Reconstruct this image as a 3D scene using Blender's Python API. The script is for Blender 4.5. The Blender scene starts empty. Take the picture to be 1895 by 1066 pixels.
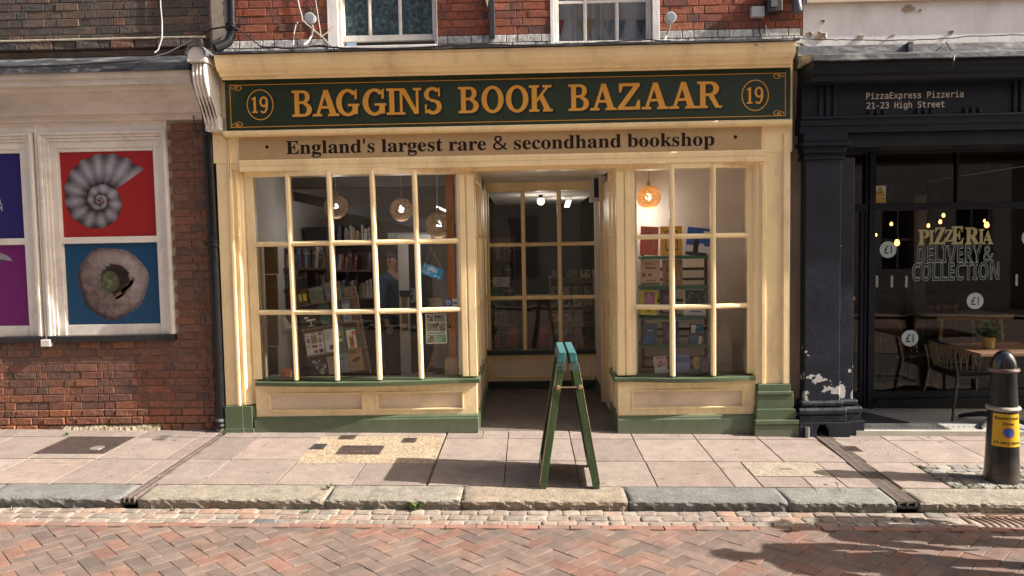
import bpy, bmesh, math, random, os
from mathutils import Vector, Matrix
random.seed(7)
R = math.radians
scene = bpy.context.scene
COL = scene.collection

# ------------------------------------------------------------------ camera, sky, sun, exposure
FPX, CXP, CYP = 1368.0, 947.5, 533.0
CAM = Vector((0.0, -7.09, 1.81))
YAW, PITCH, ROLL = 0.020, 0.0588, 0.018
fw = Vector((-math.sin(YAW), math.cos(YAW), -math.tan(PITCH))).normalized()
rt0 = fw.cross(Vector((0, 0, 1))).normalized()
up0 = rt0.cross(fw)
rt = rt0 * math.cos(ROLL) - up0 * math.sin(ROLL)
up = up0 * math.cos(ROLL) + rt0 * math.sin(ROLL)
cd = bpy.data.cameras.new('camera'); cd.sensor_width = 36.0; cd.lens = FPX / 1895 * 36
cd.clip_end = 600; cd.clip_start = 0.05
cam = bpy.data.objects.new('camera', cd); COL.objects.link(cam)
mm = Matrix((rt, up, -fw)).transposed().to_4x4(); mm.translation = CAM
cam.matrix_world = mm
scene.camera = cam

SUN_TRAVEL = Vector((-1.37, 0.178, -1.0)).normalized()
world = bpy.data.worlds.new('World'); scene.world = world; world.use_nodes = True
wn = world.node_tree.nodes; wn.clear()
wo = wn.new('ShaderNodeOutputWorld'); wb = wn.new('ShaderNodeBackground'); ws = wn.new('ShaderNodeTexSky')
ws.sky_type = 'NISHITA'; ws.sun_disc = False
ws.sun_elevation = math.asin(-SUN_TRAVEL.z)
ws.sun_rotation = math.atan2(-SUN_TRAVEL.x, -SUN_TRAVEL.y)
ws.air_density = 1.0; ws.dust_density = 5.0; ws.ozone_density = 0.3
wb.inputs['Strength'].default_value = 0.098
world.node_tree.links.new(ws.outputs[0], wb.inputs[0]); world.node_tree.links.new(wb.outputs[0], wo.inputs[0])
sd = bpy.data.lights.new('sun', 'SUN'); sd.energy = 5.0; sd.angle = R(0.5); sd.color = (1.0, 0.95, 0.885)
sun = bpy.data.objects.new('sun', sd); COL.objects.link(sun)
sun.rotation_euler = SUN_TRAVEL.to_track_quat('-Z', 'Y').to_euler(); sun.location = (8, -8, 12)
vs = scene.view_settings
scene.display_settings.display_device = 'sRGB'
vs.view_transform = 'Standard'; vs.look = 'None'; vs.gamma = 1.0; vs.use_curve_mapping = False
vs.exposure = 1.06
try:
    vs.use_white_balance = True; vs.white_balance_temperature = 6650; vs.white_balance_tint = 10
except Exception:
    pass
try:
    scene.cycles.use_denoising = True
    scene.cycles.transparent_max_bounces = 16
    scene.cycles.max_bounces = 8
    scene.cycles.sample_clamp_indirect = 6.0
except Exception:
    pass

# ------------------------------------------------------------------ measuring: photo position -> place on a real plane
def ray(px, py):
    return (fw + rt * ((px - CXP) / FPX) - up * ((py - CYP) / FPX))
def U(px, py, Y=0.0):
    d = ray(px, py); t = (Y - CAM.y) / d.y; p = CAM + d * t
    return p.x, p.z
def BX(px0, py0, px1, py1, Y=0.0):
    mx, my = (px0 + px1) / 2, (py0 + py1) / 2
    return U(px0, my, Y)[0], U(px1, my, Y)[0], U(mx, py1, Y)[1], U(mx, py0, Y)[1]
SX, SY = -0.017, 0.019
def gz(x, y):
    return SX * x + (SY * y if y < 0 else 0.0)
KY, KH = -1.85, 0.075
def rz(x, y):
    return SX * x + SY * KY - KH + 0.012 * (KY - y)
def onplane(px, py, f):
    d = ray(px, py); t = 5.5
    for _ in range(30):
        p = CAM + d * t; e = p.z - f(p.x, p.y)
        t -= e / (d.z - (f(p.x + d.x * .01, p.y + d.y * .01) - f(p.x, p.y)) / .01)
    p = CAM + d * t
    return p.x, p.y
def G(px, py): return onplane(px, py, gz)
def GR(px, py): return onplane(px, py, rz)

# ------------------------------------------------------------------ mesh helpers
class MB:
    def __init__(s): s.v = []; s.f = []; s.m = []
    def add(s, vs_, fs, m=0):
        o = len(s.v); s.v += [tuple(p) for p in vs_]
        for f in fs: s.f.append([i + o for i in f]); s.m.append(m)
        return s
    def box(s, x0, x1, y0, y1, z0, z1, m=0):
        return s.add([(x0,y0,z0),(x1,y0,z0),(x1,y1,z0),(x0,y1,z0),(x0,y0,z1),(x1,y0,z1),(x1,y1,z1),(x0,y1,z1)],
                     [(0,3,2,1),(4,5,6,7),(0,1,5,4),(1,2,6,5),(2,3,7,6),(3,0,4,7)], m)
    def prism(s, poly, a, b, axis='y', m=0):
        n = len(poly)
        def P(p, t):
            if axis == 'y': return (p[0], t, p[1])
            if axis == 'x': return (t, p[0], p[1])
            return (p[0], p[1], t)
        vs_ = [P(p, a) for p in poly] + [P(p, b) for p in poly]
        fs = [tuple(range(n)), tuple(range(2*n-1, n-1, -1))] + [(i, (i+1) % n, n+(i+1) % n, n+i) for i in range(n)]
        return s.add(vs_, fs, m)
    def flat(s, poly, y, m=0):          # polygon (x,z) printed on a plane at y
        return s.add([(p[0], y, p[1]) for p in poly], [tuple(range(len(poly)))], m)
    def hexa(s, a, b, m=0):             # two matching polygons joined
        n = len(a)
        return s.add(list(a) + list(b), [tuple(range(n)), tuple(range(2*n-1, n-1, -1))] + [(i,(i+1)%n,n+(i+1)%n,n+i) for i in range(n)], m)
    def tube(s, pts, r, n=8, m=0, cap=True):
        pts = [Vector(p) for p in pts]; k = len(pts)
        rs = r if isinstance(r, (list, tuple)) else [r]*k
        vs_ = []; last = None
        for i, p in enumerate(pts):
            t = (pts[min(i+1, k-1)] - pts[max(i-1, 0)]).normalized()
            a = last if last is not None else (Vector((0,0,1)) if abs(t.z) < .9 else Vector((1,0,0)))
            u = (a - t*a.dot(t)).normalized(); w = t.cross(u); last = u
            for j in range(n):
                q = 2*math.pi*j/n; vs_.append(p + (u*math.cos(q) + w*math.sin(q))*rs[i])
        fs = []
        for i in range(k-1):
            for j in range(n):
                fs.append((i*n+j, i*n+(j+1)%n, (i+1)*n+(j+1)%n, (i+1)*n+j))
        if cap: fs += [tuple(range(n-1,-1,-1)), tuple(range((k-1)*n, k*n))]
        return s.add(vs_, fs, m)
    def lathe(s, prof, c, n=20, m=0, axis='z'):
        vs_ = []
        for r, h in prof:
            for j in range(n):
                q = 2*math.pi*j/n
                if axis == 'z': vs_.append((c[0]+r*math.cos(q), c[1]+r*math.sin(q), c[2]+h))
                else: vs_.append((c[0]+r*math.cos(q), c[1]+h, c[2]+r*math.sin(q)))
        fs = []
        for i in range(len(prof)-1):
            for j in range(n):
                fs.append((i*n+j, i*n+(j+1)%n, (i+1)*n+(j+1)%n, (i+1)*n+j))
        fs += [tuple(range(n-1,-1,-1)), tuple(range((len(prof)-1)*n, len(prof)*n))]
        return s.add(vs_, fs, m)
    def mesh(s, name, mats, smooth=False):
        me = bpy.data.meshes.new(name); me.from_pydata(s.v, [], s.f); 
        for mt in (mats if isinstance(mats, (list, tuple)) else [mats]): me.materials.append(mt)
        me.polygons.foreach_set('material_index', s.m)
        bm = bmesh.new(); bm.from_mesh(me); bmesh.ops.recalc_face_normals(bm, faces=bm.faces); bm.to_mesh(me); bm.free()
        if smooth:
            for p in me.polygons: p.use_smooth = True
        return me
    def build(s, name, mats, parent=None, smooth=False, bevel=0.0, **kw):
        o = bpy.data.objects.new(name, s.mesh(name, mats, smooth)); COL.objects.link(o)
        if parent is not None: o.parent = parent
        if bevel:
            b = o.modifiers.new('edge', 'BEVEL'); b.width = bevel; b.segments = 2; b.limit_method = 'ANGLE'; b.angle_limit = R(40)
        if smooth:
            try:
                e = o.modifiers.new('split', 'EDGE_SPLIT'); e.split_angle = R(40)
            except Exception: pass
        for k, v in kw.items(): o[k] = v
        return o
def tag(o, label, cat, group=None):
    o['label'] = label; o['category'] = cat
    if group: o['group'] = group
    return o
def empty(name, loc=(0,0,0), rz_=0.0, label=None, cat=None, group=None, kind=None):
    o = bpy.data.objects.new(name, None); COL.objects.link(o); o.location = loc; o.rotation_euler = (0,0,rz_)
    if label: tag(o, label, cat, group)
    if kind: o['kind'] = kind
    return o
def inst(name, me, parent, loc, scale=(1,1,1), rot=(0,0,0), color=None):
    o = bpy.data.objects.new(name, me); COL.objects.link(o)
    o.parent = parent; o.location = loc; o.scale = scale; o.rotation_euler = rot
    if color: o.color = (*color, 1)
    return o

# ------------------------------------------------------------------ materials
MATS = {}
def srgb(r, g, b):
    f = lambda c: (c/255/12.92) if c/255 <= .04045 else ((c/255+.055)/1.055)**2.4
    return (f(r), f(g), f(b))
def M(name, col=(.5,.5,.5), rough=.6, var=.18, scale=3.0, bump=.15, bscale=90, metal=0.0, spec=.5, objcol=False,
      dirt=None, dirt_amt=0.0, dirt_scale=2.5, stretch=(1,1,1), emit=None, coat=0.0, speck=None, chips=None, base=None):
    if name in MATS: return MATS[name]
    m = bpy.data.materials.new(name); m.use_nodes = True; nt = m.node_tree; n = nt.nodes; L = nt.links
    b = n['Principled BSDF']; b.inputs['Roughness'].default_value = rough; b.inputs['Metallic'].default_value = metal
    b.inputs['Specular IOR Level'].default_value = spec
    if coat: b.inputs['Coat Weight'].default_value = coat; b.inputs['Coat Roughness'].default_value = .15
    geo = n.new('ShaderNodeNewGeometry'); mp = n.new('ShaderNodeMapping'); mp.inputs['Scale'].default_value = stretch
    L.new(geo.outputs['Position'], mp.inputs['Vector'])
    nz = n.new('ShaderNodeTexNoise'); nz.inputs['Scale'].default_value = scale; nz.inputs['Detail'].default_value = 6; nz.inputs['Roughness'].default_value = .65
    L.new(mp.outputs[0], nz.inputs['Vector'])
    mr = n.new('ShaderNodeMapRange'); mr.inputs['From Min'].default_value = .3; mr.inputs['From Max'].default_value = .7
    mr.inputs['To Min'].default_value = 1-var; mr.inputs['To Max'].default_value = 1+var*.6
    L.new(nz.outputs[0], mr.inputs['Value'])
    mul = n.new('ShaderNodeMix'); mul.data_type = 'RGBA'; mul.blend_type = 'MULTIPLY'; mul.inputs['Factor'].default_value = 1.0
    if objcol:
        oi = n.new('ShaderNodeObjectInfo'); L.new(oi.outputs['Color'], mul.inputs['A'])
    else: mul.inputs['A'].default_value = (*col, 1)
    cmb = n.new('ShaderNodeCombineColor')
    for i in range(3): L.new(mr.outputs[0], cmb.inputs[i])
    L.new(cmb.outputs[0], mul.inputs['B'])
    out = mul.outputs['Result']
    if dirt_amt > 0:
        n2 = n.new('ShaderNodeTexNoise'); n2.inputs['Scale'].default_value = dirt_scale; n2.inputs['Detail'].default_value = 9; n2.inputs['Roughness'].default_value = .72
        mp2 = n.new('ShaderNodeMapping'); mp2.inputs['Location'].default_value = (3.1, 7.7, 1.9); mp2.inputs['Scale'].default_value = stretch
        L.new(geo.outputs['Position'], mp2.inputs['Vector']); L.new(mp2.outputs[0], n2.inputs['Vector'])
        r2 = n.new('ShaderNodeMapRange'); r2.inputs['From Min'].default_value = .5; r2.inputs['From Max'].default_value = .72
        r2.inputs['To Max'].default_value = dirt_amt; L.new(n2.outputs[0], r2.inputs['Value'])
        mx = n.new('ShaderNodeMix'); mx.data_type = 'RGBA'; L.new(r2.outputs[0], mx.inputs['Factor']); L.new(out, mx.inputs['A'])
        mx.inputs['B'].default_value = (*(dirt or (.05,.045,.04)), 1); out = mx.outputs['Result']
    if speck:                                   # fine aggregate: (scale, dark mult, light mult)
        v = n.new('ShaderNodeTexVoronoi'); v.inputs['Scale'].default_value = speck[0]; L.new(geo.outputs['Position'], v.inputs['Vector'])
        sp = n.new('ShaderNodeSeparateColor'); L.new(v.outputs['Color'], sp.inputs[0])
        r3 = n.new('ShaderNodeMapRange'); r3.inputs['To Min'].default_value = speck[1]; r3.inputs['To Max'].default_value = speck[2]
        L.new(sp.outputs[0], r3.inputs['Value']); c3 = n.new('ShaderNodeCombineColor')
        for i in range(3): L.new(r3.outputs[0], c3.inputs[i])
        m3 = n.new('ShaderNodeMix'); m3.data_type = 'RGBA'; m3.blend_type = 'MULTIPLY'; m3.inputs['Factor'].default_value = 1
        L.new(out, m3.inputs['A']); L.new(c3.outputs[0], m3.inputs['B']); out = m3.outputs['Result']
    def blend(fac, colr, o):
        q = n.new('ShaderNodeMix'); q.data_type = 'RGBA'; L.new(fac, q.inputs['Factor']); L.new(o, q.inputs['A']); q.inputs['B'].default_value = (*colr, 1); return q.outputs['Result']
    if chips:                                   # flakes: (colour, amount, noise scale, threshold)
        n4 = n.new('ShaderNodeTexNoise'); n4.inputs['Scale'].default_value = chips[2]; n4.inputs['Detail'].default_value = 7; n4.inputs['Roughness'].default_value = .7; L.new(mp.outputs[0], n4.inputs['Vector'])
        r4 = n.new('ShaderNodeMapRange'); r4.inputs['From Min'].default_value = chips[3]; r4.inputs['From Max'].default_value = chips[3]+.05; r4.inputs['To Max'].default_value = chips[1]; L.new(n4.outputs[0], r4.inputs['Value'])
        out = blend(r4.outputs[0], chips[0], out)
    if base:                                    # splashed dirt near the pavement: (colour, amount, height)
        sz_ = n.new('ShaderNodeSeparateXYZ'); L.new(geo.outputs['Position'], sz_.inputs[0])
        n5 = n.new('ShaderNodeTexNoise'); n5.inputs['Scale'].default_value = 17; n5.inputs['Detail'].default_value = 8; L.new(geo.outputs['Position'], n5.inputs['Vector'])
        a5 = n.new('ShaderNodeMath'); a5.operation = 'MULTIPLY_ADD'; L.new(n5.outputs[0], a5.inputs[0]); a5.inputs[1].default_value = base[2]*1.6; a5.inputs[2].default_value = -base[2]*.8
        a6 = n.new('ShaderNodeMath'); a6.operation = 'ADD'; L.new(sz_.outputs[2], a6.inputs[0]); L.new(a5.outputs[0], a6.inputs[1])
        r5 = n.new('ShaderNodeMapRange'); r5.inputs['From Min'].default_value = -.05; r5.inputs['From Max'].default_value = base[2]; r5.inputs['To Min'].default_value = base[1]; r5.inputs['To Max'].default_value = 0; L.new(a6.outputs[0], r5.inputs['Value'])
        out = blend(r5.outputs[0], base[0], out)
    L.new(out, b.inputs['Base Color'])
    if bump > 0:
        nb = n.new('ShaderNodeTexNoise'); nb.inputs['Scale'].default_value = bscale; nb.inputs['Detail'].default_value = 5
        L.new(mp.outputs[0], nb.inputs['Vector'])
        bp = n.new('ShaderNodeBump'); bp.inputs['Strength'].default_value = bump; bp.inputs['Distance'].default_value = .01
        L.new(nb.outputs[0], bp.inputs['Height']); L.new(bp.outputs[0], b.inputs['Normal'])
        rr = n.new('ShaderNodeMapRange'); rr.inputs['To Min'].default_value = max(0.03, rough-.12); rr.inputs['To Max'].default_value = min(1, rough+.12)
        L.new(nz.outputs[0], rr.inputs['Value']); L.new(rr.outputs[0], b.inputs['Roughness'])
    if emit:
        b.inputs['Emission Color'].default_value = (*emit[:3], 1); b.inputs['Emission Strength'].default_value = emit[3]
    MATS[name] = m
    return m
def C(col, rough=.55, name=None):               # plain printed or dyed colour
    k = name or 'print_%d_%d_%d' % tuple(int(c*255) for c in col)
    return M(k, col, rough, var=.10, scale=14, bump=0)
def glass_mat(name='window_glass', tint=.93, ior=1.50, rough=.0, wav=.02):
    if name in MATS: return MATS[name]
    m = bpy.data.materials.new(name); m.use_nodes = True; nt = m.node_tree; n = nt.nodes; L = nt.links; n.clear()
    o = n.new('ShaderNodeOutputMaterial'); mx = n.new('ShaderNodeMixShader'); fr = n.new('ShaderNodeFresnel'); fr.inputs['IOR'].default_value = ior
    t = n.new('ShaderNodeBsdfTransparent'); t.inputs[0].default_value = (tint, tint*1.005, tint*.995, 1)
    g = n.new('ShaderNodeBsdfGlossy'); g.inputs['Roughness'].default_value = rough
    if wav:
        nz = n.new('ShaderNodeTexNoise'); nz.inputs['Scale'].default_value = 3.0; nz.inputs['Detail'].default_value = 1.5
        bp = n.new('ShaderNodeBump'); bp.inputs['Strength'].default_value = wav; bp.inputs['Distance'].default_value = .05
        ge = n.new('ShaderNodeNewGeometry'); L.new(ge.outputs['Position'], nz.inputs['Vector'])
        L.new(nz.outputs[0], bp.inputs['Height']); L.new(bp.outputs[0], g.inputs['Normal'])
    L.new(fr.outputs[0], mx.inputs[0]); L.new(t.outputs[0], mx.inputs[1]); L.new(g.outputs[0], mx.inputs[2]); L.new(mx.outputs[0], o.inputs[0])
    MATS[name] = m
    return m

YEL = M('yellow_paint', (.93,.735,.42), .42, var=.10, scale=2.2, bump=.10, bscale=45, dirt=(.36,.235,.11), dirt_amt=.42, dirt_scale=4.5, stretch=(1,1,.35), chips=((.25,.15,.07), .65, 34, .685), base=((.30,.24,.17), .35, .5))
CREAM = M('cream_panel_paint', (.70,.57,.43), .5, var=.08, scale=3, bump=.06, dirt=(.42,.32,.22), dirt_amt=.5, chips=((.25,.18,.12), .6, 40, .70))
GRN = M('green_paint', (.082,.118,.062), .45, var=.15, scale=4, bump=.12, bscale=40, dirt=(.15,.16,.12), dirt_amt=.5, dirt_scale=6, chips=((.26,.27,.21), .6, 30, .68), base=((.17,.15,.12), .55, .16))
SIGNGRN = M('sign_green_paint', (.016,.034,.015), .38, var=.12, scale=2, bump=.04)
GOLD = M('gold_sign_paint', (.72,.345,.045), .45, var=.06, scale=5, bump=.03)
BLACKP = M('black_sign_paint', (.006,.006,.006), .5, var=.05, bump=0)
TAGL = M('tagline_board_paint', (.48,.335,.165), .5, var=.14, scale=1.4, bump=.05, dirt=(.16,.10,.06), dirt_amt=.35)
WHITE = M('old_white_paint', (.74,.70,.64), .5, var=.12, scale=3, bump=.15, bscale=50, dirt=(.33,.29,.24), dirt_amt=.55, dirt_scale=6, chips=((.16,.13,.11), .7, 30, .675))
WHITE2 = M('white_render', (.78,.76,.73), .75, var=.08, scale=2, bump=.25, bscale=25, dirt=(.42,.39,.36), dirt_amt=.5, dirt_scale=3, stretch=(1,1,.4), chips=((.40,.34,.28), .6, 22, .69))
MUSW = M('museum_cream_stone', (.64,.565,.49), .6, var=.15, scale=2, bump=.15, bscale=40, dirt=(.16,.12,.09), dirt_amt=.4, dirt_scale=3, stretch=(.5,1,1))
LEAD = M('lead_flashing', (.045,.047,.053), .5, var=.4, scale=6, bump=.4, bscale=18, dirt=(.42,.42,.42), dirt_amt=.75, dirt_scale=6, stretch=(.6,1,1.6))
NAVY = M('navy_paint', (.009,.012,.020), .45, spec=.22, var=.2, scale=4, bump=.2, bscale=35)
NAVYW = M('worn_navy_paint', (.016,.020,.029), .45, spec=.3, var=.25, scale=4, bump=.35, bscale=28, dirt=(.10,.105,.11), dirt_amt=.45, dirt_scale=6)
IRON = M('black_iron', (.010,.010,.012), .32, spec=.35, var=.3, scale=10, bump=.12, bscale=60)
RUST = M('rusty_iron', (.075,.050,.042), .7, var=.4, scale=14, bump=.35, bscale=60, dirt=(.03,.025,.024), dirt_amt=.7, dirt_scale=15)
BRK = M('brick', objcol=True, rough=.88, var=.45, scale=24, bump=.75, bscale=70, dirt=(.055,.045,.04), dirt_amt=.6, dirt_scale=5, chips=((.36,.24,.18), .55, 40, .66))
BRKROUGH = M('weathered_brick', objcol=True, rough=.9, chips=((.40,.28,.19), .6, 30, .64), var=.4, scale=25, bump=1.0, bscale=45, dirt=(.07,.055,.045), dirt_amt=.5, dirt_scale=8)
PAVB = M('clay_paver', objcol=True, rough=.85, var=.3, scale=9, bump=.6, bscale=150, dirt=(.085,.068,.058), dirt_amt=.55, dirt_scale=3.2, speck=(260,.84,1.14))
MORTAR = M('mortar', (.36,.30,.24), .95, var=.3, scale=12, bump=.7, bscale=80, dirt=(.09,.08,.07), dirt_amt=.5)
SLAB = M('paving_slab', objcol=True, rough=.9, var=.20, scale=7, bump=.45, bscale=220, dirt=(.17,.135,.11), dirt_amt=.5, dirt_scale=3.0, speck=(150,.74,1.2), chips=((.13,.105,.09), .6, 22, .69))
STONE = M('kerb_granite', objcol=True, rough=.88, var=.3, scale=11, bump=.9, bscale=90, dirt=(.085,.075,.062), dirt_amt=.6, dirt_scale=7, speck=(160,.62,1.25))
AGG = M('exposed_aggregate', (.40,.31,.21), .9, var=.2, scale=3, bump=.9, bscale=180, speck=(95,.45,1.5))
SETT = M('sett_stone', objcol=True, rough=.85, var=.35, speck=(200,.75,1.2), scale=14, bump=.7, bscale=90, dirt=(.11,.09,.075), dirt_amt=.4, dirt_scale=10)
JOINT = M('joint_sand', (.16,.14,.115), .95, var=.35, scale=12, bump=.5, bscale=200)
GLASS = glass_mat()
DARK = M('dark_interior_paint', (.035,.030,.027), .8, var=.3, scale=3, bump=.1)
INTW = M('interior_plaster', (.55,.50,.45), .85, var=.12, scale=2, bump=.08)
INTL = M('interior_white_plaster', (.74,.68,.62), .85, var=.1, scale=2, bump=.08)
WOOD = M('pale_wood', (.33,.22,.13), .6, var=.3, scale=6, bump=.1, stretch=(1,1,8))
WOODD = M('brown_wood', (.12,.062,.032), .55, var=.3, scale=6, bump=.1, stretch=(1,1,8))
FONTS = {}
def font(fn):
    if fn not in FONTS:
        try: FONTS[fn] = bpy.data.fonts.load(os.path.join(bpy.utils.system_resource('DATAFILES'), 'fonts', fn))
        except Exception: FONTS[fn] = None
    return FONTS[fn]
def mb_(t, u, l, d):
    r = ''
    for c in t:
        if 'A' <= c <= 'Z': r += chr(u+ord(c)-65)
        elif 'a' <= c <= 'z': r += chr(l+ord(c)-97)
        elif c.isdigit(): r += chr(d+int(c))
        else: r += c
    return r
def serif(t): return mb_(t, 0x1D400, 0x1D41A, 0x1D7CE)
def sansb(t): return mb_(t, 0x1D5D4, 0x1D5EE, 0x1D7EC)
def text_mb(body, fn=None, offset=0.0, depth=0.0):
    """lettering as plain geometry: (verts, faces, width, x0, y0, y1)"""
    c = bpy.data.curves.new('lettering', 'FONT'); c.body = body; c.offset = offset; c.resolution_u = 3
    f = font(fn) if fn else None
    if f: c.font = f
    o = bpy.data.objects.new('lettering', c); COL.objects.link(o)
    dg = bpy.context.evaluated_depsgraph_get(); me = bpy.data.meshes.new_from_object(o.evaluated_get(dg))
    vs_ = [v.co.copy() for v in me.vertices]; fs = [tuple(p.vertices) for p in me.polygons]
    bpy.data.objects.remove(o); bpy.data.curves.remove(c); bpy.data.meshes.remove(me)
    return vs_, fs
def lettering(mb, body, x0, x1, z0, z1, y, fn=None, offset=0.0, m=0, ref=None):
    """fit body into the rectangle (the box of the glyphs; ref = characters whose box gives the height)"""
    vs_, fs = text_mb(body, fn, offset)
    ax0 = min(v.x for v in vs_); ax1 = max(v.x for v in vs_)
    rv = text_mb(ref, fn, offset)[0] if ref else vs_
    ay0 = min(v.y for v in rv); ay1 = max(v.y for v in rv)
    sx = (x1-x0)/(ax1-ax0); sy = (z1-z0)/(ay1-ay0)
    mb.add([(x0+(v.x-ax0)*sx, y, z0+(v.y-ay0)*sy) for v in vs_], fs, m)
MATHF = 'NotoSansMath-Regular.woff2'; MONOF = 'DejaVuSansMono.woff2'
def ell(cx, cz, rx, rz_, n=24, a0=0, a1=360):
    k = n if a1-a0 >= 360 else n+1
    return [(cx+rx*math.cos(R(a0+(a1-a0)*i/n)), cz+rz_*math.sin(R(a0+(a1-a0)*i/n))) for i in range(k)]
def band(mb, cx, cz, ro, ri, y, a0=0, a1=360, n=24, m=0):
    """flat ring or arc; ro, ri = (rx, rz)"""
    o = [(cx+ro[0]*math.cos(R(a0+(a1-a0)*i/n)), y, cz+ro[1]*math.sin(R(a0+(a1-a0)*i/n))) for i in range(n+1)]
    q = [(cx+ri[0]*math.cos(R(a0+(a1-a0)*i/n)), y, cz+ri[1]*math.sin(R(a0+(a1-a0)*i/n))) for i in range(n+1)]
    mb.add(o+q, [(i, i+1, n+2+i, n+1+i) for i in range(n)], m)

# ================================================================== THE SETTING: ground, road, gutter, kerb, pavement
def project(x, y, z):
    d = Vector((x, y, z)) - CAM; k = d.dot(fw)
    if k < .1: return (-9999, -9999)
    return CXP + FPX*d.dot(rt)/k, CYP - FPX*d.dot(up)/k
def in_frame(x, y, z, m=12):
    a, b = project(x, y, z)
    return -m < a < 1895+m and -m < b < 1066+m
def block_mesh(name, sx, sy, sz, bev, jit, seed, mat, seg=1):
    rnd = random.Random(seed)
    bm = bmesh.new(); bmesh.ops.create_cube(bm, size=1.0)
    for v in bm.verts: v.co = Vector((v.co.x*sx + rnd.uniform(-jit, jit), v.co.y*sy + rnd.uniform(-jit, jit), v.co.z*sz + rnd.uniform(-jit, jit)*.6))
    bmesh.ops.bevel(bm, geom=list(bm.edges), offset=bev, segments=seg, profile=.6, affect='EDGES')
    me = bpy.data.meshes.new(name); bm.to_mesh(me); bm.free(); me.materials.append(mat)
    return me
def join_instances(items, name, mat, parent, kind='stuff'):
    """pieces too far or too many to stand singly: one joined part, coloured per piece by a face-corner attribute"""
    V = []; F = []; cols = []
    for me, loc, scale, rot, col in items:
        mt = Matrix.LocRotScale(Vector(loc), __import__('mathutils').Euler(rot), Vector(scale)); o = len(V)
        V += [tuple(mt @ v.co) for v in me.vertices]
        for p in me.polygons: F.append([i+o for i in p.vertices])
        cols += [col]*len(me.polygons)
    me = bpy.data.meshes.new(name); me.from_pydata(V, [], F)
    slots = {}
    for i, c in enumerate(cols):
        k = tuple(round(x*16) for x in c)
        if k not in slots:
            slots[k] = len(me.materials); me.materials.append(M('%s_tone_%d_%d_%d' % (mat.name, *k), c, .88, var=.35, scale=20, bump=.5, bscale=80))
        me.polygons[i].material_index = slots[k]
    o = bpy.data.objects.new(name, me); COL.objects.link(o); o.parent = parent; o['kind'] = kind
    return o

# one sheet of ground under everything
mb = MB()
mb.add([(-160, -160, -.45), (160, -160, -.45), (160, 160, -.45), (-160, 160, -.45)], [(0, 1, 2, 3)])
ground = mb.build('ground', JOINT, kind='structure')

def sheet(name, x0, x1, y0, y1, f, mat, nx=40, dz=0.0, **kw):
    mb = MB(); V = []; F = []
    for j in range(2):
        for i in range(nx+1):
            x = x0+(x1-x0)*i/nx; y = (y0, y1)[j]; V.append((x, y, f(x, y)+dz))
    for i in range(nx): F.append((i, i+1, nx+2+i, nx+1+i))
    mb.add(V, F)
    return mb.build(name, mat, kind='structure', **kw)
ROADMAT = M('road_paving', (.27,.195,.155), .9, var=.3, scale=7, bump=.5, dirt=(.15,.11,.09), dirt_amt=.4, dirt_scale=4)
road = sheet('road', -60, 60, -9.2, KY, rz, JOINT, dz=-.012)
FARY = -9.2
far_pav = sheet('far_pavement', -60, 60, -11.2, FARY, lambda x, y: rz(x, FARY)+.08, M('far_pavement_slabs', (.42,.36,.31), .9, var=.2, scale=3, bump=.3))
pavement = sheet('pavement', -60, 60, KY+.02, .03, gz, JOINT, dz=-.02)

# --- herringbone clay pavers, each one in view a part of the road
PAL = [((.31,.135,.095), 3), ((.345,.175,.12), 2), ((.225,.172,.145), 6), ((.265,.195,.16), 7), ((.16,.142,.128), 2.5), ((.20,.165,.145), 4), ((.29,.165,.13), 4)]
def pick(pal, r):
    t = r.uniform(0, sum(w for _, w in pal))
    for c, w in pal:
        t -= w
        if t <= 0: break
    k = r.uniform(.86, 1.12)*(.82 if pal is PAL else 1)
    if pal is PAL: c = tuple(v*.5+m_*.5 for v, m_ in zip(c, (.25, .165, .127)))
    return tuple(x*k for x in c)
rnd = random.Random(11)
PV = [block_mesh('paving_block', .1972, .0975, .05, .0028, .0014, 100+i, PAVB) for i in range(6)]
Y0R = -2.165
singles = []; rest = []
s2 = math.sqrt(.5)
for i in range(-75, 76):
    for j in range(-75, 76):
        k = (i-j) % 4
        if k == 0: ca, cb, ang = (i+1)*.1, (j+.5)*.1, 45
        elif k == 3: ca, cb, ang = (i+.5)*.1, (j+1)*.1, 135
        else: continue
        x = (ca-cb)*s2; y = (ca+cb)*s2 - 3.4
        if y > Y0R-.055 or y < -4.7 or abs(x) > 5.2: continue
        z = rz(x, y)-.025+rnd.uniform(-.0022, .0022)
        it = (PV[rnd.randrange(6)], (x, y, z), (1,1,1), (rnd.uniform(-.012,.012)-.012, rnd.uniform(-.012,.012)-SX, R(ang)+rnd.uniform(-.012,.012)), pick(PAL, rnd))
        if in_frame(x, y, z, 20): singles.append((y, it))
        elif abs(x) < 4.2 and y > -4.0: rest.append(it)
singles.sort(key=lambda t: -t[0] if False else t[0])
for _, (me, loc, sc, rot, col) in singles[:300]: inst('paving_block', me, road, loc, sc, rot, col)
rest += [it for _, it in singles[300:]]
if rest: join_instances(rest, 'paving_block_field', PAVB, road)
NB = len(singles)
# the rest of the road, out of the picture
sheet('road_surface', -60, 60, -9.2, -4.0, rz, ROADMAT, dz=.004)
# soldier course of red blocks at the edge of the herringbone
ED = [block_mesh('edging_block', .205, .06, .05, .003, .0015, 140+i, PAVB) for i in range(3)]
x = -4.4
while x < 4.4:
    inst('edging_block', ED[rnd.randrange(3)], road, (x+.105, Y0R-.008, rz(x, Y0R)-.024), (1,1,1), (0, -SX, rnd.uniform(-.006,.006)), pick([((.30,.155,.115),3), ((.25,.16,.125),2), ((.34,.17,.12),1)], rnd)); x += .212

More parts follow.
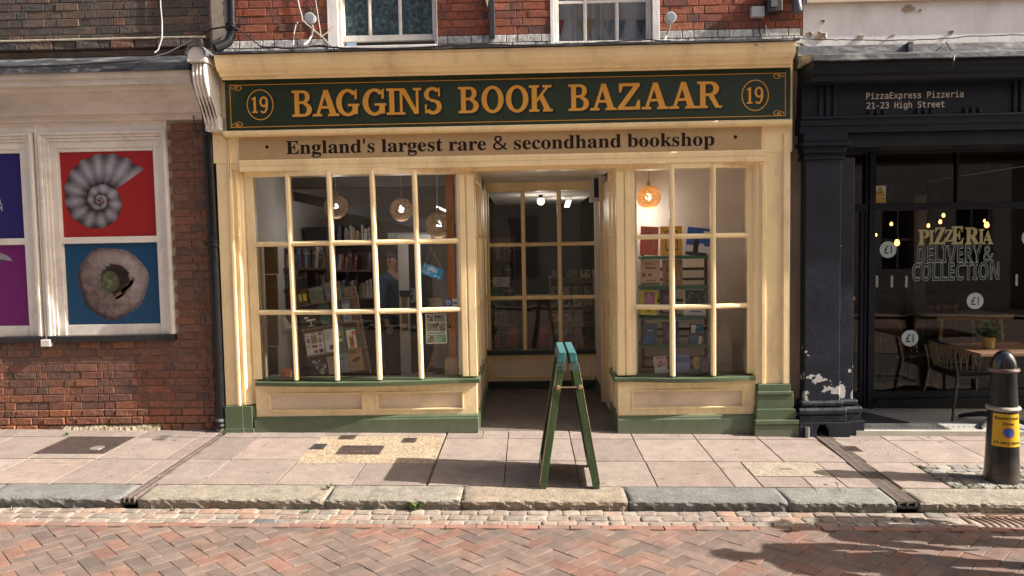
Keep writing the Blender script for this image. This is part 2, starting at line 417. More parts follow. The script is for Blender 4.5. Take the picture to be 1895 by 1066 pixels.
# --- three rows of worn setts in the gutter
gutter = sheet('gutter', -60, 60, Y0R+.03, KY-.005, rz, M('gutter_mortar', (.34,.295,.24), .95, var=.25, scale=12, bump=.6, dirt=(.14,.11,.09), dirt_amt=.5), dz=-.004)
ST = [block_mesh('sett', 1, 1, 1, .16, .07, 160+i, SETT, seg=2) for i in range(9)]
SPAL = [((.31,.25,.20),5), ((.285,.225,.185),4), ((.31,.225,.175),3), ((.25,.215,.18),3), ((.32,.275,.225),3), ((.135,.14,.145),.35), ((.33,.215,.155),1.2)]
yy = KY-.012
for dpt in (.095, .096, .085):
    x = -4.5 + rnd.uniform(0, .1)
    while x < 4.5:
        w = rnd.uniform(.105, .165)
        if not (2.98 < x + w/2 < 3.72 and yy < KY - .05):
            inst('sett', ST[rnd.randrange(9)], gutter, (x+w/2, yy-dpt/2+rnd.uniform(-.005,.005), rz(x, yy)-.0375+rnd.uniform(-.003,.004)), (w*.955, dpt*.93, .085), (rnd.uniform(-.04,.04), -SX+rnd.uniform(-.04,.04), rnd.uniform(-.05,.05)), pick(SPAL, rnd))
        x += w
    yy -= dpt+.007

# --- kerb stones
DL = (G(405, 808), G(222, 932)); DRr = (G(1540, 822), G(1700, 943))     # the two drain channels
def drain_x(line, y):
    (xa, ya), (xb, yb) = line; t = (y-ya)/(yb-ya); return xa+(xb-xa)*t
WDL, WDR = .042, .066
kerb = sheet('kerb', -60, 60, KY+.01, -1.58, gz, JOINT, dz=-.03)
def kx(px, py): return G(px, py)[0]
kerb_ends = [-4.6, kx(0, 905)-.6, kx(205, 930)+.02, kx(600, 925), kx(853, 925), kx(1164, 928), kx(1464, 932), kx(1708, 935)-.02]
kcol = [(.18,.185,.185), (.195,.20,.20), (.19,.195,.195), (.37,.32,.25), (.36,.325,.26), (.40,.315,.225), (.155,.17,.17), (.20,.22,.205)]
kdl0 = drain_x(DL, -1.72)-WDL-.012; kdx = drain_x(DL, -1.72)+WDL+.012; kdr0 = drain_x(DRr, -1.72)-WDR-.014; kdr1 = drain_x(DRr, -1.72)+WDR+.014
spans = [(-5.2, kx(0, 920)-.15, (.17,.175,.18)), (kx(0, 920)-.14, kdl0, (.20,.198,.185)), (kdx, kx(600, 925), (.30,.262,.205)),
         (kx(600, 925), kx(853, 925), (.285,.258,.21)), (kx(853, 925), kx(1164, 928), (.32,.26,.195)), (kx(1164, 928), kx(1464, 932), (.18,.18,.168)),
         (kx(1464, 932), kdr0, (.215,.215,.192)), (kdr1, 5.4, (.30,.265,.21))]
def kerb_stone(x0, x1, col, seed):
    r = random.Random(seed); n = max(6, int((x1-x0)/.035)); V = []; F = []
    prof = [(-1.565, 0), (-1.70, .0), (-1.81, -.001), (-1.842, -.005), (-1.852, -.014), (-1.850, -.035), (-1.843, -.055), (-1.840, -.10)]
    for i in range(n+1):
        x = x0+.004+(x1-x0-.008)*i/n; e = min(i, n-i)
        for k, (y, dz) in enumerate(prof):
            rough = 0 if k < 2 else (.0015 if k < 4 else .006)
            pull = .010*(e == 0)*(k > 2)
            V.append((x, y + pull + r.uniform(-rough, rough), gz(x, y)+dz + (r.uniform(-.0012, .0012) if k < 4 else r.uniform(-.004, .004)) - .006*(e == 0)))
    m = len(prof)
    for i in range(n):
        for k in range(m-1): F.append((i*m+k, (i+1)*m+k, (i+1)*m+k+1, i*m+k+1))
    F += [tuple(range(m)), tuple(range(n*m+m-1, n*m-1, -1))]
    o = MB().add(V, F).build('kerb_stone', STONE, kerb, smooth=False); o.color = (*col, 1)
    for q, p in enumerate(o.data.polygons): p.use_smooth = q % (len(prof)-1) < 3
    return o
for i, (a, b, c) in enumerate(spans): kerb_stone(a, b, c, 300+i)

# --- paving slabs: stack bond, one object per slab
rows = [(-1.553, -.935), (-.929, -.272), (-.266, .02)]
xj = [-.2+.585*k for k in range(-9, 11)]
AGGP = (G(597, 806)[0], G(822, 812)[0], G(650, 857)[1])                  # aggregate patch left..right, front
TOBY = (G(1372, 857)[0], G(1560, 880)[0]-.08, G(1400, 882)[1], G(1400, 855)[1])
BOL = (3.655, -1.385)
COBB = (G(1752, 900)[0]+.02, 5.2, -1.553, G(1750, 862)[1])
MAN = (G(75, 838), G(240, 811))
def slab(x0, x1, y0, y1, col, seed):
    r = random.Random(seed); g = .0045
    c = []
    for (x, y) in ((x0+g, y0+g), (x1-g, y0+g), (x1-g, y1-g), (x0+g, y1-g)):
        c.append((x+r.uniform(-.003,.003), y+r.uniform(-.003,.003)))
    dz = r.uniform(-.001, .001); b = .0018
    cx_, cy_ = (x0+x1)/2, (y0+y1)/2
    inn = [(x+(b if x < cx_ else -b), y+(b if y < cy_ else -b)) for x, y in c]
    V = [(x, y, gz(x, y)-.045) for x, y in c] + [(x, y, gz(x, y)-.002+dz) for x, y in c] + [(x, y, gz(x, y)+dz) for x, y in inn]
    F = [(8, 9, 10, 11)] + [(i, (i+1) % 4, 4+(i+1) % 4, 4+i) for i in range(4)] + [(4+i, 4+(i+1) % 4, 8+(i+1) % 4, 8+i) for i in range(4)]
    o = MB().add(V, F).build('paving_slab', SLAB, pavement); o.color = (*col, 1)
    return o
sc_ = [((.282,.226,.193),3), ((.297,.24,.204),3), ((.298,.23,.192),2), ((.312,.255,.218),1.5), ((.268,.215,.185),1)]
def clip_out(rects, h):
    out = []
    for (a, b, c, d) in rects:
        hx0, hx1, hy0, hy1 = h
        if hx1 <= a or hx0 >= b or hy1 <= c or hy0 >= d: out.append((a, b, c, d)); continue
        if hx0 > a: out.append((a, hx0, c, d))
        if hx1 < b: out.append((hx1, b, c, d))
        m0, m1 = max(a, hx0), min(b, hx1)
        if hy0 > c: out.append((m0, m1, c, hy0))
        if hy1 < d: out.append((m0, m1, hy1, d))
    return out
holes = [(AGGP[0], AGGP[1], AGGP[2], -.2), TOBY, COBB]
r5 = random.Random(5); sd_ = 0
for ri, (ya, yb) in enumerate(rows):
    for a, b in zip(xj[:-1], xj[1:]):
        if ri == 2 and r5.random() < .35: parts_ = [(a, (a+b)/2+.05), ((a+b)/2+.05, b)]
        else: parts_ = [(a, b)]
        for (p, q) in parts_:
            rc = [(p, q, ya, yb)]
            for h in holes: rc = clip_out(rc, h)
            for ln, hw in ((DL, WDL+.008), (DRr, WDR+.014)):
                xa = drain_x(ln, (ya+yb)/2); tilt = abs(drain_x(ln, ya)-drain_x(ln, yb))/2
                rc = clip_out(rc, (xa-hw-tilt*.0, xa+hw+tilt*.0, ya-.01, yb+.01))
            for (x0, x1, y0, y1) in rc:
                if x1-x0 < .02 or y1-y0 < .02: continue
                sd_ += 1; slab(x0, x1, y0, y1, pick(sc_, r5), 500+sd_)
# exposed aggregate patches
def patch(name, x0, x1, y0, y1, mat, dz=-.001, parent=pavement):
    V = [(x, y, gz(x, y)+dz) for x, y in ((x0, y0), (x1, y0), (x1, y1), (x0, y1))]
    V2 = [(x, y, z-.03) for x, y, z in V]
    return MB().hexa(V, V2).build(name, mat, parent)
patch('aggregate_panel', AGGP[0]+.004, AGGP[1]-.004, AGGP[2]+.004, -.204, AGG)
patch('back_strip', AGGP[0]+.004, AGGP[1]-.004, -.197, .02, SLAB).color = (.40,.33,.26,1)
AGG2 = M('grey_aggregate', (.36,.305,.235), .9, var=.2, scale=4, bump=.8, bscale=180, speck=(120,.5,1.35))
# loose pebbles bedded in the aggregate patch: real grains, joined
mb = MB(); rg = random.Random(3)
for k in range(2600):
    x = rg.uniform(AGGP[0]+.01, AGGP[1]-.01); y = rg.uniform(AGGP[2]+.01, -.21); s = rg.uniform(.004, .0085); z = gz(x, y)-.001
    a = rg.uniform(0, 3)
    mb.add([(x+s*math.cos(a+q*2.09), y+s*math.sin(a+q*2.09), z-.003) for q in range(3)]+[(x, y, z+s*.45)], [(0,1,3), (1,2,3), (2,0,3)], rg.randrange(3))
mb.build('aggregate_pebbles', [C((.50,.38,.24), .9, 'pebble_buff'), C((.34,.22,.12), .9, 'pebble_brown'), C((.58,.50,.38), .9, 'pebble_pale')], pavement, kind='stuff')

# ------------------------------------------------------------------ covers, drains, gully
def cover(label, px0, py0, px1, py1, nx, ny, mat=RUST, group=None, name='access_cover', frame_=.018):
    """cast iron cover sunk in the paving: frame, plate and raised studs"""
    pm_ = (py0+py1)/2; xa = G(px0, pm_)[0]; xb = G(px1, pm_)[0]; ya = G((px0+px1)/2, py1)[1]; yb = G((px0+px1)/2, py0)[1]
    if xb < xa: xa, xb = xb, xa
    if yb < ya: ya, yb = yb, ya
    e = empty(name, ((xa+xb)/2, (ya+yb)/2, gz((xa+xb)/2, (ya+yb)/2)), 0, label, 'access cover', group)
    e.rotation_euler = (SY, -SX, 0)
    w, d = (xb-xa)/2, (yb-ya)/2
    fr = MB()
    for (a, b, c, g) in ((-w, w, -d, -d+frame_), (-w, w, d-frame_, d), (-w, -w+frame_, -d+frame_, d-frame_), (w-frame_, w, -d+frame_, d-frame_)):
        fr.box(a, b, c, g, -.01, .0045)
    fr.build('frame', mat, e)
    MB().box(-w+frame_+.002, w-frame_-.002, -d+frame_+.002, d-frame_-.002, -.01, .001).build('plate', mat, e)
    st = MB(); iw, id_ = w-frame_-.008, d-frame_-.008
    for i in range(nx):
        for j in range(ny):
            cx_ = -iw+2*iw*(i+.5)/nx; cy_ = -id_+2*id_*(j+.5)/ny; a = .62*iw/nx; b = .62*id_/ny
            st.box(cx_-a, cx_+a, cy_-b, cy_+b, .0, .005)
    st.build('stud_pattern', mat, e)
    return e
# the big manhole by the brick wall is skewed a little to the wall; its pattern is fine
mh = cover('wide studded iron cover in the paving below the ammonite window', 95, 809, 222, 840, 20, 14, name='manhole_cover')
mh_x0, mh_y0 = G(78, 838); mh_x1, mh_y1 = G(240, 812)
mh.location.z += .002
MB().lathe([(.062, 0), (.06, .006), (.045, .006)], (.16, -.10, 0), 20).build('badge', M('worn_steel', (.45,.42,.38), .4, metal=.6), mh)
cover('small rusty grate nearest the stall riser in the gravel patch', 628, 806, 658, 813, 8, 2)
cover('small dark square cover at the left edge of the gravel patch', 577, 822, 602, 831.5, 5, 4, mat=M('dark_iron', (.05,.048,.048), .6, var=.3, scale=20, bump=.3))
cover('small rusty grate at the right end of the gravel patch', 745, 811, 770.5, 819, 8, 2)
cover('widest of the rusty iron covers in the gravel patch', 627, 825, 707, 841, 14, 4)
cover('crumbling little cover beside the drain at the black column', 1560, 826, 1590, 836, 6, 3)
cover('small worn cover between the manhole and the downpipe', 290, 806, 312, 815, 6, 3, mat=M('dull_iron', (.14,.115,.10), .8, var=.3, scale=20, bump=.4))
tb = empty('stopcock_cover', ((TOBY[0]+TOBY[1])/2, (TOBY[2]+TOBY[3])/2, gz((TOBY[0]+TOBY[1])/2, (TOBY[2]+TOBY[3])/2)), 0, 'long pebble faced concrete cover set in the slabs left of the right hand drain', 'access cover')
tb.rotation_euler = (SY, -SX, 0)
w, d = (TOBY[1]-TOBY[0])/2-.008, (TOBY[3]-TOBY[2])/2-.008
MB().box(-w, w, -d, d, -.03, .002).build('cover_slab', AGG2, tb)
MB().box(-.05, .05, -.012, .012, .0, .004).build('handle', M('dull_iron'), tb)
MB().box(w-.06, w-.02, .0, .014, .0, .004).build('handle', M('dull_iron'), tb)

def drain(line, wid, label, wav=0.0):
    (xa, ya), (xb, yb) = line; ya2, yb2 = -.02, KY+.005
    e = empty('drain_channel', (xa, ya, gz(xa, ya)), 0, label, 'drain')
    ox, oy, oz = xa, ya, gz(xa, ya)
    def P(t, s, dz):
        y = ya2+(yb2-ya2)*t; x = drain_x(line, y)+s+wav*math.sin(t*5.2+.4)
        return (x-ox, y-oy, gz(x, y)+dz-oz)
    n = 26; ch = MB(); rails = [MB(), MB(), MB()]; bars = MB()
    for i in range(n):
        t0, t1 = i/n, (i+1)/n
        ch.hexa([P(t0,-wid,-.035), P(t0,wid,-.035), P(t0,wid,-.05), P(t0,-wid,-.05)], [P(t1,-wid,-.035), P(t1,wid,-.035), P(t1,wid,-.05), P(t1,-wid,-.05)])
        for ri_, s in enumerate((-wid, -.004, wid-.009)):
            rails[ri_].hexa([P(t0,s,.003), P(t0,s+.009,.003), P(t0,s+.009,-.045), P(t0,s,-.045)], [P(t1,s,.003), P(t1,s+.009,.003), P(t1,s+.009,-.045), P(t1,s,-.045)])
    k = 92
    for i in range(k):
        t0 = (i+.2)/k; t1 = (i+.72)/k
        bars.hexa([P(t0,-wid+.01,.001), P(t0,wid-.01,.001), P(t0,wid-.01,-.012), P(t0,-wid+.01,-.012)], [P(t1,-wid+.01,.001), P(t1,wid-.01,.001), P(t1,wid-.01,-.012), P(t1,-wid+.01,-.012)])
    ch.build('channel', C((.02,.018,.016), .9, 'channel_dark'), e); [q.build('rail', M('worn_rail', (.20,.16,.14), .55, var=.4, scale=14, bump=.3), e) for q in rails]  # channel bed is one even near-black colour
    b = bars.build('grating_bars', M('worn_rail'), e); b['kind'] = 'stuff'
    return e
drain(DL, WDL, 'narrow rusty slotted drain crossing the pavement below the downpipe')
drain(DRr, WDR, 'wavy slotted drain crossing the pavement from the black column', wav=.012)

gx0, gy0 = GR(1772, 998); gx1 = GR(1895, 998)[0]+.12
gul = empty('gully_grate', (3.36, KY-.165, rz(3.36, KY-.16)), 0, 'cast iron gully grate with curved bars in the gutter by the bollard', 'drain')
gul.rotation_euler = (.012, -SX, 0)
W_, D_ = .34, .135
fr = MB()
for (a, b, c, d) in ((-W_, W_, D_-.02, D_), (-W_, W_, -D_, -D_+.02), (-W_, -W_+.02, -D_+.02, D_-.02), (W_-.02, W_, -D_+.02, D_-.02), (-W_+.02, W_-.02, .075, .09)): fr.box(a, b, c, d, -.05, .004)
GIR = M('worn_gully_iron', (.20,.12,.085), .5, var=.4, scale=12, bump=.3, metal=.3)
fr.build('frame', GIR, gul)
for i in range(12):
    x = -W_+.045+i*.051; b = MB()
    for k in range(5):
        t0, t1 = k/5, (k+1)/5
        f = lambda t: (x+.030*math.sin(t*math.pi*.9)+.015*t, .073-t*.188)
        (ax, ay), (bx, by) = f(t0), f(t1)
        b.hexa([(ax, ay, .003), (ax+.019, ay, .003), (ax+.019, ay, -.04), (ax, ay, -.04)], [(bx, by, .003), (bx+.019, by, .003), (bx+.019, by, -.04), (bx, by, -.04)])
    b.build('bar', GIR, gul)
MB().box(-W_, W_, -D_, D_, -.16, -.15).build('pit', C((.012,.011,.010), .9, 'pit_black'), gul)

# cobbled patch round the bollard, with grass
cob = empty('cobble_patch', (0,0,0), kind='structure')
rc = random.Random(21)
CB = [block_mesh('cobble', 1, 1, 1, .16, .08, 220+i, SETT, seg=2) for i in range(6)]
y = COBB[2]+.045
while y < COBB[3]:
    x = COBB[0] + (y-COBB[2])*-.02 + rc.uniform(0, .05)
    while x < 4.6:
        w = rc.uniform(.09, .14)
        if (x+w/2-BOL[0])**2+(y-BOL[1])**2 > .13**2:
            inst('cobble', CB[rc.randrange(6)], cob, (x+w/2, y, gz(x, y)-.030), (w*.95, .082, .075), (rc.uniform(-.06,.06), rc.uniform(-.06,.06), rc.uniform(-.08,.08)), pick([((.33,.29,.25),3), ((.26,.235,.215),2), ((.36,.33,.29),2)], rc))
        x += w
    y += .092
def blades(mb, x, y, z, n, h, spread, r, m=2):
    for _ in range(n):
        a = r.uniform(0, 6.28); d = r.uniform(0, spread); bx, by = x+d*math.cos(a), y+d*math.sin(a)*.6
        hh = h*r.uniform(.45, 1.1); le = r.uniform(-.6, .6)*hh; ly = r.uniform(-.5, .5)*hh; w = hh*.10+.0015
        mb.add([(bx-w, by, z), (bx+w, by, z), (bx+le*.5+w*.6, by+ly*.5, z+hh*.65), (bx+le, by+ly, z+hh)], [(0, 1, 2), (0, 2, 3)], r.randrange(m))
GRASS = [M('grass_bright', (.10,.19,.025), .6, var=.3, scale=30, bump=0), M('grass_dark', (.065,.13,.02), .6, var=.3, scale=30, bump=0)]
mb = MB()
for k in range(170):
    t = rc.random()
    if t < .55: x, y = rc.uniform(COBB[0]+.0, COBB[0]+.95), COBB[2]+rc.uniform(0, .07)
    elif t < .8: x, y = COBB[0]+rc.uniform(0, .10), rc.uniform(COBB[2], COBB[3])
    else: x, y = rc.uniform(COBB[0], COBB[0]+.6), COBB[2]+rc.uniform(.0, .35)
    if (x-BOL[0])**2+(y-BOL[1])**2 < .14**2: continue
    blades(mb, x, y, gz(x, y)-.004, 9, .022, .028, rc)
for k in range(24):
    blades(mb, BOL[0]+.16+rc.uniform(0,.2), BOL[1]+rc.uniform(-.02,.12), gz(BOL[0], BOL[1])-.004, 9, .032, .03, rc)
mb.build('grass', GRASS, kind='stuff')
# weeds rooted in the kerb joints, each a plant
def weed(px, py, label, h=.05, n=14, road_=False, leaf=True):
    x, y = (GR if road_ else G)(px, py); z = (rz if road_ else gz)(x, y)
    e = empty('weed', (x, y, z), 0, label, 'weed', 'weeds in the paving joints'); r = random.Random(px)
    mb = MB()
    for _ in range(n):
        a = r.uniform(0, 6.28); l = h*r.uniform(.6, 1.2); tip = (l*.8*math.cos(a), l*.5*math.sin(a), l*r.uniform(.5, 1.1)); w = l*.16
        px_, py_ = -math.sin(a)*w, math.cos(a)*w
        mid = (tip[0]*.55, tip[1]*.55, tip[2]*.75)
        mb.add([(0,0,0), (mid[0]+px_, mid[1]+py_, mid[2]), tip, (mid[0]-px_, mid[1]-py_, mid[2])], [(0,1,2,3)], r.randrange(2))
    mb.build('leaf_tuft', GRASS, e)
    return e
weed(608, 906, 'green weed at the joint behind two pale kerb stones left of centre', .045, 10)
weed(770, 946, 'tallest green weed rooted under the pale kerb stone', .075, 16, True)
weed(857, 925, 'small weed in the kerb joint nearest the sandwich board', .03, 8)
weed(320, 948, 'low weed under the kerb just right of the narrow drain', .035, 12, True)
weed(22, 946, 'tiny weed below the slate kerb near the brick wall end', .03, 9, True)
weed(570, 950, 'low weed in the gutter under the second kerb joint', .03, 9, True)
weed(1738, 950, 'small weed at the mouth of the wavy drain', .035, 10, True)
weed(1840, 809, 'dusty weed at the foot of the restaurant step', .05, 14)
weed(414, 806, 'sprig of weed between the downpipe and green pilaster foot', .05, 10)
weed(124, 806, 'yellowish weed at the corner of the wide studded cover', .04, 10)
# cracks in a few slabs
def crack(pts, seed):
    r = random.Random(seed); P = []
    for (px, py) in pts: P.append(G(px, py))
    Q = []
    for (a, b) in zip(P[:-1], P[1:]):
        for k in range(5): t = k/5; Q.append((a[0]+(b[0]-a[0])*t+r.uniform(-.008,.008), a[1]+(b[1]-a[1])*t+r.uniform(-.006,.006)))
    Q.append(P[-1]); m = MB()
    for (a, b) in zip(Q[:-1], Q[1:]):
        w = r.uniform(.0015, .0035); m.add([(a[0]-w, a[1]-w*.6, gz(*a)+.0022), (b[0]-w, b[1]-w*.6, gz(*b)+.0022), (b[0]+w, b[1]+w*.6, gz(*b)+.0022), (a[0]+w, a[1]+w*.6, gz(*a)+.0022)], [(0,1,2,3)])
    m.build('crack', C((.045,.038,.032), .95, 'crack_dark'), pavement)
crack([(1497, 897), (1520, 894), (1548, 892), (1556, 911)], 1); crack([(1482, 880), (1500, 897), (1513, 912)], 2); crack([(340, 858), (375, 857), (409, 858)], 3); crack([(62, 857), (130, 858), (190, 857)], 4); crack([(945, 862), (1000, 853), (1062, 862)], 5); crack([(1330, 865), (1352, 867), (1378, 867)], 6)
# flat dark chewing-gum spots and crumbs on the paving
mb = MB(); rq = random.Random(9)
for k in range(70):
    x, y = rq.uniform(-4, 4), rq.uniform(-1.5, -.05); s = rq.uniform(.008, .02); z = gz(x, y)+.0025
    mb.add([(x+s*math.cos(q*.785)*rq.uniform(.8,1.2), y+s*math.sin(q*.785)*rq.uniform(.8,1.2), z) for q in range(8)], [tuple(range(8))], 0)
for k in range(120):
    x, y = rq.uniform(-4, 4), rq.choice([rq.uniform(-1.5, .0), rq.uniform(-.12, -.02)]); s = rq.uniform(.003, .008); z = gz(x, y)+.001
    mb.add([(x-s, y-s, z), (x+s, y-s, z), (x, y+s, z), (x, y, z+s)], [(0,1,3), (1,2,3), (2,0,3)], 1)
mb.build('litter_crumbs', [C((.16,.13,.115), .9, 'gum_dark'), C((.5,.47,.42), .9, 'crumb_pale')], kind='stuff')

# ================================================================== BRICKWORK
SME = [block_mesh('brick', .212, .1, .0665, .003, .0016, 30+i, BRK) for i in range(5)]
HME = [block_mesh('brick', .1, .1, .0665, .003, .0016, 40+i, BRK) for i in range(4)]
SMR = [block_mesh('brick', .212, .1, .0665, .007, .005, 50+i, BRKROUGH, seg=2) for i in range(5)]
HMR = [block_mesh('brick', .1, .1, .0665, .007, .005, 60+i, BRKROUGH, seg=2) for i in range(4)]
def brickwork(parent, x0, x1, z0, z1, y, pal, holes=(), seed=1, cap=300, rough=False, course=.0745, jy=.002, colf=None, top=None):
    """Flemish bond laid course by course; bricks in view are single objects, the rest one joined part"""
    r = random.Random(seed); keep = []; rest = []
    S, H = (SMR, HMR) if rough else (SME, HME)
    n = int(math.ceil((z1-z0)/course))
    for k in range(n):
        zb = z0+k*course; zc = zb+course/2
        if zb+course > z1+.02: break
        x = x0 - (.0 if k % 2 else .165) ; head = bool(k % 2)
        while x < x1:
            w = .109 if head else .221
            a, b = max(x, x0), min(x+w, x1)
            segs = [(a, b)]
            for (hx0, hx1, hz0, hz1) in holes:
                if hz0 < zc < hz1:
                    ns = []
                    for (p, q) in segs:
                        if hx1 <= p or hx0 >= q: ns.append((p, q)); continue
                        if hx0 > p: ns.append((p, hx0))
                        if hx1 < q: ns.append((hx1, q))
                    segs = ns
            for (p, q) in segs:
                if q-p < .03: continue
                lib, full = (H, .109) if (q-p) < .14 else (S, .221)
                c = colf((p+q)/2, zc, r) if colf else pick(pal, r)
                it = (lib[r.randrange(len(lib))], ((p+q)/2, y+.05+r.uniform(-jy, jy), zc), ((q-p)/full, 1, 1), (r.uniform(-.012,.012), r.uniform(-.006,.006), r.uniform(-.012,.012)), c)
                (keep if in_frame((p+q)/2, y, zc, 14) and len(keep) < cap else rest).append(it)
            x += w; head = not head
    for me, loc, sc, rot, col in keep: inst('brick', me, parent, loc, sc, rot, col)
    if rest: join_instances(rest, 'brick_field', BRK, parent)
    return len(keep)
RED = [((.32,.090,.045),5), ((.26,.075,.045),4), ((.36,.115,.060),3), ((.21,.070,.048),2), ((.15,.065,.050),1)]
DULL = [((.19,.105,.075),4), ((.155,.095,.070),4), ((.22,.10,.065),3), ((.12,.085,.068),3), ((.25,.105,.06),1.5)]
DARKB = [((.105,.083,.068),4), ((.085,.070,.060),4), ((.13,.088,.068),3), ((.17,.085,.06),1.2), ((.07,.062,.058),3)]
def wall_box(name, parent, x0, x1, y0, y1, z0, z1, mat=MORTAR, holes=()):
    """solid wall with rectangular openings cut right through"""
    mb = MB(); xs = sorted({x0, x1, *[h[0] for h in holes], *[h[1] for h in holes]}); zs = sorted({z0, z1, *[h[2] for h in holes], *[h[3] for h in holes]})
    xs = [v for v in xs if x0 <= v <= x1]; zs = [v for v in zs if z0 <= v <= z1]
    for a, b in zip(xs[:-1], xs[1:]):
        for c, d in zip(zs[:-1], zs[1:]):
            if any(h[0] <= (a+b)/2 <= h[1] and h[2] <= (c+d)/2 <= h[3] for h in holes): continue
            mb.box(a, b, y0, y1, c, d)
    o = mb.build(name, mat, parent)
    bm = bmesh.new(); bm.from_mesh(o.data); bmesh.ops.remove_doubles(bm, verts=bm.verts, dist=1e-5)
    # drop inner faces shared by neighbouring cells
    seen = {}
    for f in bm.faces: seen.setdefault(tuple(sorted(v.index for v in f.verts)), []).append(f)
    bmesh.ops.delete(bm, geom=[f for fs in seen.values() if len(fs) > 1 for f in fs], context='FACES')
    bm.to_mesh(o.data); bm.free()
    return o

# ================================================================== THE BOOKSHOP
shop = empty('bookshop', (0,0,0), 0, 'bookshop with yellow and green timber front, bow windows and red brick upper wall', 'bookshop')
PY = -.078
XL, XR = U(402, 400, 0)[0], U(1487, 400, 0)[0]          # party lines of the brick wall above
ZT = U(940, 64, 0)[1]                                    # top of the white-painted courses
ZB0 = U(940, 85, 0)[1]
SW1 = BX(622, -260, 804, 86, 0); SW2 = BX(1024, -260, 1206, 82, 0)
FZ = 2.62                                                # ceiling over the shop
uw = wall_box('upper_wall', shop, XL+.02, XR-.01, .012, .30, 3.05, 7.6, MORTAR, holes=[SW1, SW2])
SHUP = U(430, 60, 0)[0]
nb1 = brickwork(uw, SHUP, XR-.015, ZT, 4.55, 0, RED, holes=[SW1, SW2], seed=3, cap=290)
# two or three courses painted white above the lead
WB = [((.60,.58,.55),3), ((.52,.50,.48),2), ((.66,.64,.60),1)]
brickwork(uw, SHUP-.1, XR-.015, ZT-3*.0745, ZT, -.006, WB, holes=[SW1, SW2], seed=4, cap=90, jy=.003)
M('upper_brick_far', (.24,.085,.05), .9, var=.5, scale=14, bump=.6)
MB().box(XL+.02, XR-.02, -.002, .008, 4.56, 7.6).build('upper_brick_face', M('upper_brick_far'), uw)
MB().box(XL-.05, XR+.05, -.25, 6.5, 7.6, 7.75).build('roof_edge', LEAD, shop)

def sash(parent, rect, label, bars_px, meet, white_reveal, glassmat, back, lift=0.0):
    x0, x1, z0, z1 = rect; y = .075
    e = empty('sash_window', (0,0,0)); e.parent = parent; e['label'] = label
    fr = MB(); t = .022
    fr.box(x0, x0+t, y-.03, y+.10, z0, z1).box(x1-t, x1, y-.03, y+.10, z0, z1).box(x0+t, x1-t, y-.03, y+.10, z1-t, z1)
    fr.build('window_frame', WHITE, e, bevel=.004)
    MB().box(x0-.0, x1+.0, -.05, y+.1, z0-.045, z0).build('sill', WHITE, e, bevel=.006)
    zl = z0+lift
    sa = MB(); a, b = x0+t, x1-t
    sa.box(a, a+.022, y, y+.04, zl, z1-t).box(b-.022, b, y, y+.04, zl, z1-t).box(a+.022, b-.022, y-.004, y+.044, zl, zl+.055).box(a+.022, b-.022, y, y+.04, z1-t-.04, z1-t)
    sa.build('sash', WHITE, e, bevel=.003)
    for px in bars_px:
        xx = U(px, 30, y)[0]; MB().prism([(xx-.016, y+.036), (xx-.016, y+.012), (xx-.005, y), (xx+.005, y), (xx+.016, y+.012), (xx+.016, y+.036)], zl+.055, z1-t-.04, 'z').build('glazing_bar', WHITE, e)
    for zz in meet: MB().box(a+.022, b-.022, y+.002, y+.038, zz-.012, zz+.012).build('glazing_bar', WHITE, e)
    MB().add([(a, y+.02, zl+.03), (b, y+.02, zl+.03), (b, y+.02, z1-t), (a, y+.02, z1-t)], [(0,1,2,3)]).build('pane', glassmat, e)
    MB().box(x0-.05, x1+.05, y+back, y+back+.03, z0-.2, z1+.2).build('room_backing', M('pale_backing', (.74,.78,.86), .9, var=.12, scale=2, bump=0) if glassmat is GLASS else DARK, e)  # pale bluish backing added behind the clear panes to brighten them
    return e
OBSC = M('frosted_pattern_glass', (.040,.070,.080), .22, var=.85, scale=26, bump=.9, bscale=30, dirt=(.22,.27,.28), dirt_amt=.75, dirt_scale=19)
s1 = sash(shop, SW1, 'sash window of patterned obscure glass raised a little', (684, 740), (), .1, OBSC, .9, lift=.072)
s2 = sash(shop, SW2, 'sash window with curtains and bunting behind clear glass', (1083, 1142), (U(1110, 3, .08)[1],), .1, GLASS, .16)
# thick whitened reveals at the left of each window
MB().box(U(606,30,0)[0], SW1[0]-.002, -.012, .10, SW1[2]-.02, SW1[3]).build('window_reveal', WHITE2, shop, bevel=.004)
MB().box(SW1[1]+.002, U(809,30,0)[0], -.006, .10, SW1[2]-.02, SW1[3]).build('window_reveal', WHITE2, shop, bevel=.004)
MB().box(U(1018,30,0)[0], SW2[0]-.002, -.008, .10, SW2[2]-.02, SW2[3]).build('window_reveal', WHITE2, shop, bevel=.004)
MB().box(SW2[1]+.002, U(1220,30,0)[0], -.010, .10, SW2[2]-.02, SW2[3]).build('window_reveal', WHITE2, shop, bevel=.004)
# curtains (folds) and bunting behind the clear window
def curtain(px0, px1, label):
    a, b = U(px0, 40, .3)[0], U(px1, 40, .3)[0]; z0, z1 = 3.5, 5.3; n = 26; V = []; F = []
    for j, z in enumerate((z0, z1)):
        for i in range(n+1): V.append((a+(b-a)*i/n, .205+.018*math.sin(i*1.25)+(.005*j), z))
    for i in range(n): F.append((i, i+1, n+2+i, n+1+i))
    o = MB().add(V, F).build('curtain', M('net_curtain', (.88,.88,.90), .9, var=.1, bump=0), None, smooth=True)
    return tag(o, label, 'curtain')
curtain(1060, 1104, 'pale curtain hanging left of centre behind the clear upstairs window')
curtain(1108, 1150, 'pale curtain hanging near the middle bar of the clear upstairs window')
bun = empty('bunting', (0,0,0), 0, 'string of coloured triangular bunting behind the clear upstairs window', 'bunting')
MB().tube([(U(p, 35+abs(p-1115)*-.01, .17)[0], .17, U(p, 36, .17)[1]) for p in (1026, 1070, 1115, 1160, 1204)], .003, 6).build('cord', WHITE, bun)
